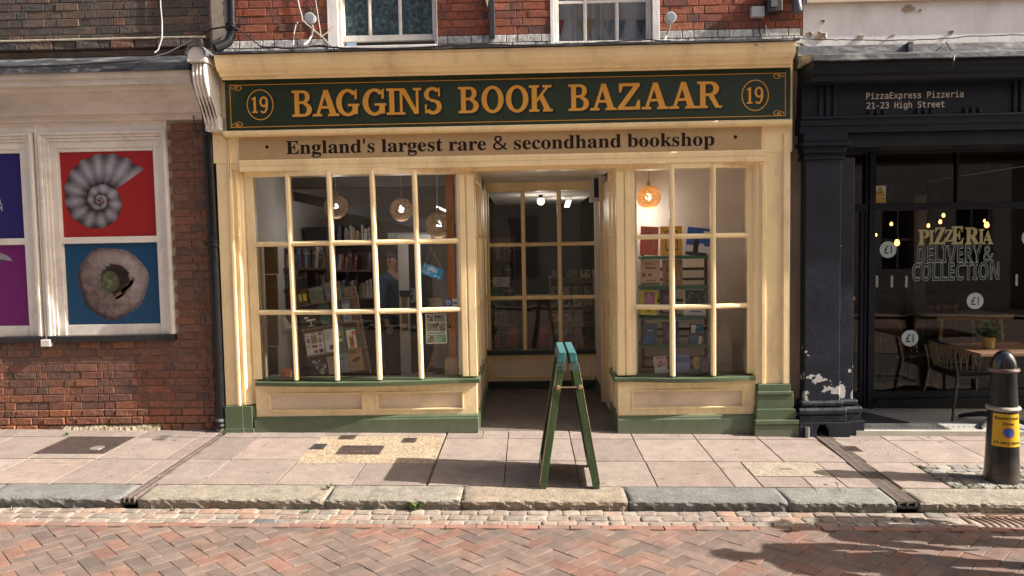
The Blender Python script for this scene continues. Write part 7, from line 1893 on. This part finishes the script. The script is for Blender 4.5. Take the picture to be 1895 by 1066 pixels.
# desk lamp, red book, tan boards, timber post, box, easel
dl = empty('desk_lamp', (U(526, 690, .35)[0], .35, ZSL-.05), 0, 'slim pale desk lamp with a cone shade in the left hand bow window', 'lamp')
zt2_ = U(526, 600, .35)[1]-dl.location.z
LMP = C((.46,.44,.39), .4, 'desk_lamp_white')
MB().tube([(0,0,.0), (0,0,zt2_), (.02,-.01,zt2_+.05)], .007, 8).build('stem', LMP, dl, smooth=True)
MB().lathe([(.07,0), (.07,.012), (.01,.02)], (0,0,0), 16).build('base', LMP, dl, smooth=True)
ls_ = MB().lathe([(.062, -.13), (.050, -.06), (.026, 0), (.012, .03)], (0,0,0), 18).build('shade', LMP, dl, smooth=True); ls_.location = (.02, -.02, zt2_+.05); ls_.rotation_euler = (R(-18), R(-24), 0)
book(520, 683, 539, 701, .12, (.24,.065,.030), 'small red brown book at the foot of the desk lamp', [(.2,.6,.8,.7,(.12,.03,.02))], t=.03)
MB().box(0, .17, 0, .12, 0, .022).build('paper_stack', C((.46,.44,.38), .8, 'paper_pale'), None, label='low stack of pale paper at the left corner of the left window', category='paper').location = (U(497,695,.2)[0], .18, ZSL-.03)
bd = empty('screen_board', (0,0,0), 0, 'tan folding screen boards at the left end of the left hand window', 'screen')
BD = M('tan_board', (.17,.11,.045), .8, var=.15, scale=3, bump=.1)
for py0, py1 in ((452, 507), (508.5, 582), (583.5, 640), (641.5, 705)):
    q = BX(479, py0, 514, py1, .75); MB().box(q[0], q[1], .74, .77, q[2], q[3]).build('board', BD, bd, bevel=.003)
tp = empty('timber_post', (0,0,0), 0, 'orange varnished timber post at the right end of the left hand window', 'post')
q = BX(829, 440, 841.5, 672, .22); MB().box(q[0], q[1], .22, .30, q[2], IZ).build('post', M('orange_timber', (.34,.125,.035), .5, var=.25, scale=6, bump=.06, stretch=(4,4,.6)), tp, bevel=.004)
MB().lathe([(.010, 0), (.014, -.012), (.012, -.03)], ((q[0]+q[1])/2-.02, .22, U(830, 604, .22)[1]), 10, axis='y').build('knob', DKM, tp)
q = BX(823, 664, 846, 698, .08); cb = empty('card_box', ((q[0]+q[1])/2, .10, q[2]), 0, 'tan cardboard box under the timber post', 'box')
w_ = (q[1]-q[0])/2; h_ = q[3]-q[2]; CARD = M('cardboard', (.33,.23,.14), .8, var=.12, scale=6, bump=.1)
MB().box(-w_, w_, 0, .004, 0, h_).box(-w_, -w_+.004, .0041, .12, 0, h_*.97).box(w_-.004, w_, .0041, .12, 0, h_*.99).box(-w_+.0041, w_-.0041, .116, .12, 0, h_).box(-w_, w_, 0, .12, -.004, -.0001).build('sides', CARD, cb)
MB().box(-.002, .004, -.0012, -.0002, 0, h_).build('tape', C((.45,.38,.26), .5, 'tape_pale'), cb)
ez = empty('easel', (U(806, 690, .3)[0], .3, ZSL-.05), 0, 'small pale wooden easel standing below the shop poster', 'easel')
MB().tube([(-.10, 0, 0), (.05, .03, .42)], .011, 6).tube([(.10, .0, 0), (.05, .03, .42)], .006, 6).build('legs', RWD, ez)
MB().hexa([(-.06,-.01,.10), (-.01,-.01,.10), (.075,.02,.40), (.03,.02,.40)], [(-.06,.004,.10), (-.01,.004,.10), (.075,.034,.40), (.03,.034,.40)]).build('slatted_rest', RWD, ez)

# OPEN sign on its string
cx_, cz_ = U(799.5, 502.5, .03); og = empty('open_sign', (cx_, .03, cz_), 0, 'blue OPEN sign hanging crooked on a string in the left window', 'sign'); og.rotation_euler = (0, R(21), 0)
sw, sh_ = .100, .052
MB().box(-sw, sw, -.004, .004, -sh_, sh_).build('board', C((.008,.235,.52), .35, 'open_blue'), og, bevel=.002)
m = MB(); lettering(m, sansb('OPEN'), -.052, .046, -.004, .038, -.0046, MATHF, 0); m.build('lettering', C((.60,.62,.64), .5, 'open_white'), og)
m = MB()
for k in range(2): m.flat(rect(-.092, -.022-.012*k, .0-.02*k, -.017-.012*k), -.0046)
m.flat(ell(.042, -.030, .011, .011, 14), -.0046); m.flat(rect(.066, -.038, .088, -.024), -.0046); m.flat(rect(-.092, .020, -.080, .036), -.0046)
m.build('small_print', C((.42,.50,.58), .5, 'open_pale'), og)
m = MB(); pk_ = U(797, 457, .03); lx = Matrix.Rotation(R(-21), 4, 'Y')
apex = Matrix.Rotation(R(-21), 4, 'Y') @ Vector((pk_[0]-cx_, 0, pk_[1]-cz_))
m.tube([(-sw+.012, 0, sh_-.004), apex, (sw-.012, 0, sh_-.004)], .0022, 5); m.build('string', C((.42,.40,.34), .8, 'string_pale'), og)
# poster, stickers and cards on the glass
def flatbox(name, px0, py0, px1, py1, Y, mat, label, cat, prints=()):
    q = BX(px0, py0, px1, py1, Y); e = empty(name, ((q[0]+q[1])/2, Y, q[2]), 0, label, cat); w = q[1]-q[0]; h = q[3]-q[2]
    MB().box(-w/2, w/2, 0, .002, 0, h).build('sheet', mat, e)
    for k, (a, b, c_, d, cc) in enumerate(prints): MB().flat(rect(-w/2+a*w, b*h, -w/2+c_*w, d*h), -.0005-.0003*k).build('print', C(cc, .5), e)
    return e
PW = C((.55,.55,.53), .5, 'poster_white')
flatbox('shop_poster', 788, 581, 826.5, 636, .0, PW, 'white poster of street photographs with a green block on the left window', 'poster',
        [(.05,.74,.36,.97,(.13,.12,.11)), (.39,.74,.95,.97,(.17,.17,.16)), (.05,.42,.62,.71,(.20,.19,.17)), (.65,.42,.95,.71,(.11,.11,.11)), (.05,.04,.38,.30,(.15,.16,.14)), (.41,.04,.95,.30,(.08,.24,.10)), (.08,.34,.92,.38,(.10,.20,.13))]
        + scatter(16, 21, (.06,.75,.94,.96), ((.05,.05,.05), (.36,.36,.34), (.25,.26,.24)), (.05,.12)) + scatter(16, 22, (.06,.43,.94,.70), ((.05,.05,.05), (.40,.38,.28), (.30,.30,.28)), (.04,.12)) + scatter(8, 23, (.06,.05,.37,.29), ((.05,.06,.05), (.3,.32,.3)), (.05,.12)) + lines(4, .45, .9, .25, .055, (.35,.42,.35), 6, .02))
flatbox('window_sticker', 823, 553, 836, 567, .02, C((.015,.05,.20), .4, 'sticker_navy'), 'dark blue sticker with a white round emblem low on the left window', 'sticker', [(.2,.2,.8,.8,(.35,.40,.5)), (.3,.3,.7,.45,(.02,.06,.2)), (.42,.3,.58,.7,(.02,.06,.2))])
flatbox('window_sticker', 837.5, 553, 846.5, 567, .02, C((.52,.54,.56), .4, 'sticker_pale'), 'white sticker with a blue band at the right corner of the left window', 'sticker', [(.1,.3,.9,.62,(.02,.12,.36))])
x, z = U(489.5, 597, .0); rs = empty('round_sticker', (x, .0, z), 0, 'faded pinkish round sticker in the left column of the left window', 'sticker')
MB().flat(ell(0, 0, .034, .042, 20), 0).build('disc', C((.45,.33,.28), .5, 'sticker_pink'), rs); m = MB(); band(m, 0, 0, (.029,.036), (.025,.031), -.0006); m.build('ring', C((.3,.14,.11), .5), rs)
for i, (p0, p1, c, tt) in enumerate(((796, 802, (.22,.17,.15), 'dark pinkish card'), (802.5, 810, (.34,.27,.15), 'buff card'), (811, 819, (.38,.33,.27), 'pale card'))):
    flatbox('shop_card', p0, 553-i, p1, 568, .16, C(c, .6), tt+' propped on a ledge beside the dark blue sticker', 'card', lines(3, .15, .85, .8, .16, (.10,.08,.06), i, .06)).rotation_euler = (-.15, R(-8), 0)
MB().box(U(788,569,.16)[0], U(824,569,.16)[0], .14, .24, U(800,570,.16)[1]-.02, U(800,568.4,.16)[1]).build('card_ledge', RWD, None, label='narrow wooden ledge carrying the cards in the left window', category='shelf')
# white glazed inner door with brass plate
idr = empty('inner_door', (0,0,0)); idr.parent = shop; idr['label'] = 'white glazed inner door with a brass plate seen through the left window'
DYv = 1.15; q = BX(739, 434, 800, 705, DYv); DW = C((.52,.49,.45), .6, 'door_offwhite2')
xs_ = U(757, 560, DYv)[0]; xm2 = U(777, 560, DYv)[0]
MB().box(q[0], xs_, DYv, DYv+.05, -.1, q[3]).box(xs_, q[1], DYv, DYv+.05, q[3]-.10, q[3]).box(xs_, q[1], DYv, DYv+.05, -.1, .38).box(xm2-.02, xm2+.02, DYv+.005, DYv+.045, .38, q[3]-.10).build('door_frame', DW, idr)
MB().box(xs_, q[1], DYv+.06, DYv+.07, .38, q[3]-.1).build('door_backing', C((.014,.013,.013), .4, 'door_dark'), idr)
b0 = BX(744, 549, 755, 612, DYv); MB().box(b0[0], b0[1], DYv-.006, DYv-.0005, b0[2], b0[3]).build('push_plate', C((.18,.12,.05), .4, 'old_brass'), idr)
MB().box(b0[0]-.02, b0[1]+.03, DYv-.012, DYv-.0065, b0[3]+.0, b0[3]+.07).build('notice', C((.02,.02,.025), .5, 'notice_black'), idr)
MB().lathe([(.014,0), (.018,-.02), (.030,-.035), (.026,-.06)], ((b0[0]+b0[1])/2, DYv-.006, b0[2]+.06), 12, axis='y').build('door_knob', BR, idr, smooth=True)
flatbox('door_notice', 758, 533, 769, 560, DYv-.01, C((.16,.17,.20), .6, 'notice_grey'), 'grey notice with dark squares on the inner door', 'notice', scatter(8, 31, (.1,.1,.9,.9), ((.03,.03,.04), (.28,.30,.33)), (.2,.4)))
# bookcases in the dim shop, every spine a book
def bookcase(px0, px1, tops, Y, label, seed, lab_book, grp, dim=1.0, ht=.25):
    x0, x1 = U(px0, 520, Y)[0], U(px1, 520, Y)[0]; zs_ = [U((px0+px1)/2, p, Y)[1] for p in tops]
    e = empty('bookcase', ((x0+x1)/2, Y, 0), 0, label, 'bookcase'); w = (x1-x0)/2; ztop_ = max(zs_)+ht+.06
    CW = C((.075,.050,.034), .6, 'bookcase_brown')
    MB().box(-w-.02, -w, 0, .26, 0, ztop_).build('side', CW, e); MB().box(w, w+.02, 0, .26, 0, ztop_).build('side', CW, e); MB().box(-w, w, .24, .26, 0, ztop_).build('back', CW, e)
    r = random.Random(seed)
    ORD = ['first','second','third','fourth','fifth','sixth','seventh','eighth','ninth','tenth','eleventh','twelfth','thirteenth','fourteenth','fifteenth','sixteenth','seventeenth','eighteenth','nineteenth','twentieth']
    SHN = ['top','second','third','fourth','bottom']
    for si, z in enumerate(zs_):
        bi = 0
        MB().box(-w, w, 0, .24, z-.022, z).build('shelf', C((.13,.09,.06), .6, 'bookcase_shelf'), e)
        x = x0+.01
        while x < x1-.02:
            t = r.uniform(.016, .048); h = r.uniform(.62, .98)*ht
            if x+t > x1-.004: break
            if r.random() < .10: x += r.uniform(.03, .09); continue
            c = pick([((.12,.04,.035),2), ((.05,.06,.10),2), ((.22,.20,.17),3), ((.06,.09,.06),1.5), ((.04,.035,.033),3), ((.18,.12,.06),2), ((.06,.12,.16),1), ((.28,.26,.24),1.5)], r)
            o = MB().box(0, t-.001, 0, .16, 0, h).box(-.0002, t-.0008, -.0008, .0, h*.72, h*.80, 1).build('book', [C(tuple(round(v*dim*20)/20 for v in c), .6), C((.30,.25,.16), .5, 'spine_band')], None)
            o.location = (x, Y+.03+r.uniform(0,.02), z); o.rotation_euler = (0, r.choice((0, 0, 0, .06, .12, -.05)), 0); tag(o, '%s book from the left on the %s shelf of %s' % (ORD[min(bi, 19)], SHN[si], lab_book), 'book', grp); bi += 1; x += t+.001
    return e
bookcase(516, 604, (496, 535, 574), 1.45, 'brown bookcase of upright books seen through the second column of panes', 41, 'the nearer left bookcase', 'books in the left bookcase', 1.7)
bookcase(610, 692, (452, 500, 552), 2.1, 'taller dim bookcase at the back of the shop behind the middle panes', 42, 'the taller dim bookcase', 'books in the back bookcase', 1.8)
# boxes piled on top of the bookcases
for i, (p0, t, p1, b, Y, c, lab) in enumerate(((481, 428, 516, 447, 1.9, (.13,.085,.06), 'brown box on top of the tan boards at the left of the shop'), (524, 430, 546, 447, 2.0, (.085,.075,.07), 'grey box on top of the left bookcase'), (566, 420, 604, 446, 2.1, (.02,.02,.02), 'black box tilted on top of the left bookcase'), (622, 424, 646, 444, 2.9, (.11,.03,.045), 'dark red box on top of the back bookcase'))):
    q = BX(p0, t, p1, b, Y); e = empty('storage_box', ((q[0]+q[1])/2, Y, q[2]), 0, lab, 'box'); w = (q[1]-q[0])/2; h = q[3]-q[2]
    MB().box(-w, w, 0, .3, 0, h*.8).build('box_body', C(c, .8), e, bevel=.003); MB().box(-w-.006, w+.006, -.006, .306, h*.8, h).build('lid', C(tuple(v*.8 for v in c), .8), e, bevel=.003)
# rattan ball lamps
def rattan(name, hi):
    m = bpy.data.materials.new(name); m.use_nodes = True; nt = m.node_tree; n = nt.nodes; L = nt.links; n.clear()
    o = n.new('ShaderNodeOutputMaterial'); mx = n.new('ShaderNodeMixShader'); tr = n.new('ShaderNodeBsdfTransparent'); df = n.new('ShaderNodeBsdfDiffuse'); tl = n.new('ShaderNodeBsdfTranslucent'); m2 = n.new('ShaderNodeMixShader'); m2.inputs[0].default_value = .5
    df.inputs[0].default_value = hi; tl.inputs[0].default_value = hi
    ge = n.new('ShaderNodeTexCoord'); v = n.new('ShaderNodeTexVoronoi'); v.feature = 'DISTANCE_TO_EDGE'; v.inputs['Scale'].default_value = 44; L.new(ge.outputs['Object'], v.inputs['Vector'])
    lt_ = n.new('ShaderNodeMath'); lt_.operation = 'LESS_THAN'; lt_.inputs[1].default_value = .13; L.new(v.outputs['Distance'], lt_.inputs[0])
    L.new(df.outputs[0], m2.inputs[1]); L.new(tl.outputs[0], m2.inputs[2]); L.new(lt_.outputs[0], mx.inputs[0]); L.new(tr.outputs[0], mx.inputs[1]); L.new(m2.outputs[0], mx.inputs[2]); L.new(mx.outputs[0], o.inputs[0])
    return m
RATP = rattan('rattan_weave', (.27,.175,.105,1)); RATO = rattan('rattan_weave_amber_lit', (.60,.37,.17,1))  # warm copy has the amber lamp's glow put into the weave colour
BCOOL = M('bulb_cool', (.9,.9,.9), .3, emit=(.95,.97,1.0,7), bump=0); BWARM = M('bulb_warm', (.9,.8,.6), .3, emit=(1.0,.74,.38,16), bump=0)
def ball_lamp(px, py, rpx, Y, mat, bulb, label, bs, watts=2.0, tone=(.95,.97,1)):
    x, z = U(px, py, Y); r = U(px+rpx, py, Y)[0]-x; e = empty('pendant_lamp', (x, Y, z), 0, label, 'lamp', 'woven ball pendant lamps in the bookshop')
    prof = [(r*math.sin(R(a)), r*math.cos(R(a))) for a in range(172, 7, -8)]
    V = []; F = []; n = 28; k = len(prof)
    for rr, h in prof:
        for j in range(n): V.append((rr*math.cos(6.2832*j/n), rr*math.sin(6.2832*j/n), h))
    for i in range(k-1):
        for j in range(n): F.append((i*n+j, i*n+(j+1)%n, (i+1)*n+(j+1)%n, (i+1)*n+j))
    MB().add(V, F).build('shade', mat, e, smooth=True)
    V2 = [(a*.955, b*.955, c*.955) for a, b, c in V]; MB().add(V2, F).build('inner_weave', mat, e, smooth=True)
    MB().lathe([(bs*.3, -bs), (bs*.9, -bs*.5), (bs, 0), (bs*.6, bs*.9), (bs*.3, bs*1.4)], (0,0,0), 14).build('bulb', bulb, e, smooth=True)
    MB().lathe([(.018, bs*1.4), (.020, bs*1.4+.06)], (0,0,0), 10).build('lamp_holder', C((.45,.43,.4), .5, 'holder_white'), e)
    MB().lathe([(.022, r*.97), (.012, r+.04), (.003, r+.05)], (0,0,0), 10).build('ceiling_cap', C((.3,.28,.25), .5, 'cap_grey'), e)
    pl = bpy.data.lights.new('lamp_glow', 'POINT'); pl.energy = watts; pl.color = tone; pl.shadow_soft_size = .05
    po = bpy.data.objects.new('lamp_glow', pl); COL.objects.link(po); po.parent = e; po.location = (0, 0, -r-.06)
    MB().tube([(0,0,bs*1.4+.05), (0,0,IZ-z)], .004, 6).build('flex', C((.35,.33,.3), .6, 'flex_pale'), e)
ball_lamp(622, 382.5, 22, 1.35, RATP, BCOOL, 'woven ball lamp hanging nearest the left end of the shop', .026)
ball_lamp(743, 388, 21.5, 1.2, RATP, BCOOL, 'woven ball lamp hanging between the other two left window lamps', .032)
ball_lamp(811.5, 416.5, 24.5, .85, RATP, BCOOL, 'biggest woven ball lamp hanging lowest, above the OPEN sign', .032)
ball_lamp(1200.5, 365, 22, .75, RATO, BWARM, 'woven ball lamp glowing amber in the right hand window', .030, 2.4, (1,.94,.88))
tl_ = empty('strip_light', (0,0,0), 0, 'short fluorescent strip light hanging above the biggest ball lamp', 'lamp')
a = U(809, 383, 1.7); b = U(831, 393, 1.5)
MB().tube([(a[0], 1.7, a[1]), (b[0], 1.5, b[1])], .014, 8).build('tube', M('strip_tube', (.9,.9,.9), .4, emit=(1,.97,.9,1.0), bump=0), tl_)
MB().tube([(a[0], 1.72, a[1]+.022), (b[0], 1.52, b[1]+.022)], .016, 6).build('housing', C((.12,.11,.10), .5, 'strip_housing'), tl_)
MB().tube([(a[0], 1.7, a[1]), (a[0], 1.7, IZ)], .004, 6).build('flex', C((.35,.33,.3), .6, 'flex_pale'), tl_)

# --- the room behind the entrance window
BYv = DY+.75
crk = empty('card_rack', (0,0,0), 0, 'stepped rack of postcards behind the right hand panes of the entrance window', 'card rack')
x0_, x1_ = U(1020, 560, BYv)[0], U(1100, 560, BYv)[0]
RKW = C((.20,.165,.13), .6, 'card_rack_wood')
r9 = random.Random(77)
for j, (py, hh) in enumerate(((522, 24), (553, 26), (575, 26), (603, 26), (630, 26), (655, 26))):
    z = U(1060, py, BYv)[1]; yj = BYv+.25-j*.05
    MB().box(x0_, x1_, yj-.015, yj, z-.03, z+.045).build('lip', RKW, crk)
    n = 4 if j else 3; wd = (x1_-x0_)/n
    for k in range(n):
        c = pick([((.20,.19,.18),2), ((.06,.06,.06),2), ((.30,.28,.25),2), ((.10,.12,.14),1), ((.18,.10,.07),1)], r9); cw = wd*r9.uniform(.7,.92); xk_ = x0_+k*wd+(wd-cw)/2
        e = empty('postcard', (xk_+cw/2, yj+.012, z), 0, ('postcard in the top row' if j == 0 else 'postcard in row %s' % ('', 'two', 'three', 'four', 'five', 'six')[j])+' of the stepped rack, %s along' % ('first', 'second', 'third', 'fourth')[k], 'postcard', 'postcards on the stepped rack')
        MB().box(-cw/2, cw/2, 0, .003, 0, .155).build('card', C(lit(c), .5), e)
        for q_, (a, b_, c_, d, cc) in enumerate(scatter(5, j*9+k, (.08,.1,.92,.92), ((.05,.05,.05), (.30,.29,.27), (.14,.13,.12)), (.15,.4))): MB().flat(rect(-cw/2+a*cw, b_*.155, -cw/2+c_*cw, d*.155), -.0004-.0003*q_).build('print', C(cc, .5), e)
MB().box(x0_-.02, x0_, BYv-.1, BYv+.3, 0, U(1060, 512, BYv)[1]).build('side', RKW, crk); MB().box(x1_, x1_+.02, BYv-.1, BYv+.3, 0, U(1060, 500, BYv)[1]).build('side', RKW, crk)
flatbox('paper_notice', 912, 513, 943, 531, DY+.05, C((.36,.345,.33), .6, 'notice_paper'), 'white paper notice behind the left column of entrance panes', 'notice', lines(3, .25, .75, .75, .2, (.08,.08,.08), 8, .07))
flatbox('green_sign', 909, 534, 931, 565, DY+.25, C((.012,.07,.025), .5, 'green_sign_board'), 'dim green sign behind the left column of entrance panes', 'sign', [(.2,.55,.8,.7,(.03,.12,.05))])
gl_ = empty('globe_light', (U(1001, 372, 3.6)[0], 3.6, U(1001, 372, 3.6)[1]), 0, 'small lit globe light behind the middle top entrance pane', 'lamp')
MB().lathe([(.02,-.055), (.05,-.03), (.058,.0), (.05,.03), (.03,.045)], (0,0,0), 16).build('globe', M('globe_lit', (.9,.9,.85), .4, emit=(1,.93,.8,.75), bump=0), gl_, smooth=True); MB().lathe([(.03,.045), (.03,.10)], (0,0,0), 12).build('fitting', DKM, gl_)
st2 = empty('strip_light', (0,0,0), 0, 'lit strip light behind the top right entrance pane', 'lamp')
a = U(1049, 384, 4.2); b = U(1054, 371, 4.6)
MB().hexa([(a[0]-.04, 4.2, a[1]), (a[0]+.04, 4.2, a[1]), (a[0]+.04, 4.2, a[1]+.02), (a[0]-.04, 4.2, a[1]+.02)], [(b[0]-.04, 4.8, b[1]), (b[0]+.04, 4.8, b[1]), (b[0]+.04, 4.8, b[1]+.02), (b[0]-.04, 4.8, b[1]+.02)]).build('tube', M('strip_tube_b', (.9,.9,.9), .4, emit=(1,.98,.94,.9), bump=0), st2)
for par, loc_ in ((gl_, (0, 0, -.12)), (st2, (a[0], 4.5, a[1]-.1))):
    pl = bpy.data.lights.new('lamp_glow', 'POINT'); pl.energy = 4.5; pl.color = (1, .93, .82); pl.shadow_soft_size = .06
    po = bpy.data.objects.new('lamp_glow', pl); COL.objects.link(po); po.parent = par; po.location = loc_
cbn = empty('shop_counter', (U(985, 560, 3.9)[0], 3.9, 0), 0, 'dark shop counter at the back of the entrance room', 'counter')
MB().box(-.55, .45, 0, .6, 0, .98).build('counter_body', C((.09,.05,.035), .6, 'counter_brown'), cbn); MB().box(-.6, .5, -.04, .64, .981, 1.02).build('counter_top', C((.15,.11,.08), .5, 'counter_top'), cbn)
bookcase(905, 950, (480, 520, 560, 600, 640), 3.6, 'dark bookcase at the left of the room behind the entrance', 44, 'the entrance room bookcase', 'books in the entrance room', .8)
for i, (p0, p1) in enumerate(((935, 947), (992, 1004))):
    flatbox('red_folder', p0+6, 606, p1+12, 640, DY+.35, C((.20,.018,.022), .5, 'folder_red'), ('red folder leaning inside the left entrance pane', 'red folder leaning inside the middle entrance pane')[i], 'folder', lines(2, .2, .8, .8, .15, (.3,.1,.1), i, .04))

# ================================================================== PEOPLE
SKIN = M('skin', (.42,.23,.16), .55, var=.06, bump=0)
def skinned(name, P, E_, Rr, mat, parent, root=0, lev=2):
    me = bpy.data.meshes.new(name); me.from_pydata(P, E_, []); me.materials.append(mat)
    o = bpy.data.objects.new(name, me); COL.objects.link(o); o.parent = parent
    md = o.modifiers.new('skin', 'SKIN'); md.use_smooth_shade = True
    if not me.skin_vertices: return o
    sv = me.skin_vertices[0].data
    for i, r in enumerate(Rr):
        sv[i].radius = (r, r) if not isinstance(r, tuple) else r
        sv[i].use_root = (i == root)
    s = o.modifiers.new('smooth', 'SUBSURF'); s.levels = lev; s.render_levels = lev
    return o
def person(loc, rot, h, label, jacket, trousers, hair, stride=.16, swing=.22, cap=None, dims=1.0):
    e = empty('person', loc, rot, label, 'person'); s = h/1.75
    def S_(P): return [(x*s, y*s, z*s) for x, y, z in P]
    fy = stride
    # faces -Y; pelvis root
    P = [(0,0,.93), (0,0,1.08), (0,-.01,1.26), (0,.0,1.42), (0,-.01,1.50), (0,-.02,1.58), (0,-.025,1.66), (0,-.015,1.715),
         (-.17,0,1.40), (-.23,swing*.35,1.14), (-.24,swing*.1-.05,.90), (-.235,swing*.05-.08,.82),
         (.17,0,1.40), (.23,-swing*.35,1.14), (.24,-swing*.7,.92), (.235,-swing*.85,.84),
         (-.095,0,.88), (-.105,-fy*.6,.50), (-.11,-fy,.10), (-.115,-fy-.13,.035),
         (.095,0,.88), (.105,fy*.35,.50), (.11,fy*1.15,.12), (.115,fy*1.1-.12,.04)]
    E_ = [(0,1),(1,2),(2,3),(3,4),(4,5),(5,6),(6,7),(3,8),(8,9),(9,10),(10,11),(3,12),(12,13),(13,14),(14,15),(0,16),(16,17),(17,18),(18,19),(0,20),(20,21),(21,22),(22,23)]
    Rr = [(.15,.11),(.14,.10),(.16,.11),(.12,.09),.055,.075,.088,.06, .062,.046,.034,.030, .062,.046,.034,.030, .088,.058,.042,.035, .088,.058,.042,.035]
    Rr = [tuple(v*s for v in r) if isinstance(r, tuple) else r*s for r in Rr]
    skinned('body', S_(P), E_, Rr, SKIN, e)
    g = 1.14
    J = [0,1,2,3,4,8,9,10,12,13,14]; mp_ = {v: i for i, v in enumerate(J)}
    skinned('jacket', S_([P[i] for i in J]), [(mp_[a], mp_[b]) for a, b in E_ if a in mp_ and b in mp_], [tuple(v*g for v in Rr[i]) if isinstance(Rr[i], tuple) else Rr[i]*1.28 for i in J], jacket, e)
    T = [0,16,17,18,20,21,22]; mp_ = {v: i for i, v in enumerate(T)}
    skinned('trousers', S_([(P[i][0], P[i][1], P[i][2]-(.055 if i in (18, 22) else 0)) for i in T]), [(mp_[a], mp_[b]) for a, b in E_ if a in mp_ and b in mp_], [tuple(v*1.03 for v in Rr[i]) if isinstance(Rr[i], tuple) else Rr[i]*1.25 for i in T], trousers, e)
    for a, b in ((18, 19), (22, 23)): skinned('shoe', S_([(P[a][0], P[a][1]+.04, .045), (P[b][0], P[b][1], .038)]), [(0,1)], [.050*s, .042*s], C((.03,.028,.026), .5, 'shoe_dark'), e)
    # fingers and thumb on each hand
    for hnd, sx in ((11, -1), (15, 1)):
        hx, hy_, hz_ = P[hnd]
        for q in range(5):
            if q < 4: pts = [(hx+sx*.004, hy_-.02+.014*q, hz_-.005), (hx+sx*.006, hy_-.026+.016*q, hz_-.05-(.006 if q in (1,2) else 0)), (hx-sx*.004, hy_-.024+.015*q, hz_-.085-(.010 if q in (1,2) else 0))]
            else: pts = [(hx, hy_-.02, hz_+.01), (hx-sx*.012, hy_-.045, hz_-.02), (hx-sx*.016, hy_-.050, hz_-.05)]
            skinned('finger' if q < 4 else 'thumb', S_(pts), [(0,1),(1,2)], [.011*s, .0095*s, .008*s], SKIN, e, lev=1)
    skinned('hair', S_([(0,.012,1.62), (0,.0,1.70), (0,-.02,1.745)]), [(0,1),(1,2)], [.082*s, .096*s, .05*s], hair, e)
    m = MB(); m.lathe([(.004,-.028), (.012,-.02), (.014,-.008), (.006,.02)], (0, -.122*s, 1.635*s), 8); m.build('nose', SKIN, e, smooth=True)
    for sx in (-1, 1):
        MB().lathe([(.003,-.010), (.010,-.006), (.012,.0), (.010,.006), (.003,.010)], (sx*.032*s, -.104*s, 1.655*s), 8).build('eye', C((.05,.04,.035), .3, 'eye_dark'), e, smooth=True)
        MB().lathe([(.005,-.03), (.016,-.02), (.020,.01), (.010,.03)], (sx*.088*s, -.01*s, 1.645*s), 8).build('ear', SKIN, e, smooth=True)
    MB().box(-.024*s, .024*s, -.110*s, -.100*s, 1.592*s, 1.600*s).build('mouth', C((.28,.11,.09), .5, 'lips'), e)
    if cap:
        pr = [(.098*math.cos(R(a))*s, .085*math.sin(R(a))*s) for a in range(0, 90, 12)]
        MB().lathe(pr+[(.002, .086*s)], (0, -.018*s, 1.685*s), 18).build('cap', cap, e, smooth=True)
        MB().prism([(-.07*s, -.09*s), (-.05*s, -.18*s), (.05*s, -.18*s), (.07*s, -.09*s)], 1.685*s, 1.697*s, 'z').build('cap_peak', cap, e)
    return e
px_, _ = U(726, 560, 2.0)
person((px_, 2.0, .03), R(70), 1.72, 'person in a cap and blue shirt standing in the dim shop behind the left window', C((.045,.065,.12), .8, 'shirt_blue'), C((.04,.04,.045), .8, 'trousers_dark'), C((.06,.045,.035), .8, 'hair_dark'), .02, .05, cap=C((.10,.075,.065), .8, 'cap_brown'))
person((3.42, -2.90, rz(3.42, -2.90)), R(-90), 1.72, 'person in a dark coat whose shadow crosses the red paving at lower right', C((.03,.032,.04), .8, 'coat_dark'), C((.05,.055,.07), .8, 'jeans_dark'), C((.05,.035,.025), .8, 'hair_brown'), .17)
person((3.98, -2.42, rz(3.98, -2.42)), R(-90), 1.76, 'person in a grey jacket whose shadow lies along the setts at lower right', C((.10,.10,.105), .8, 'jacket_grey'), C((.03,.03,.035), .8, 'trousers_black'), C((.12,.10,.085), .8, 'hair_grey'), .14)
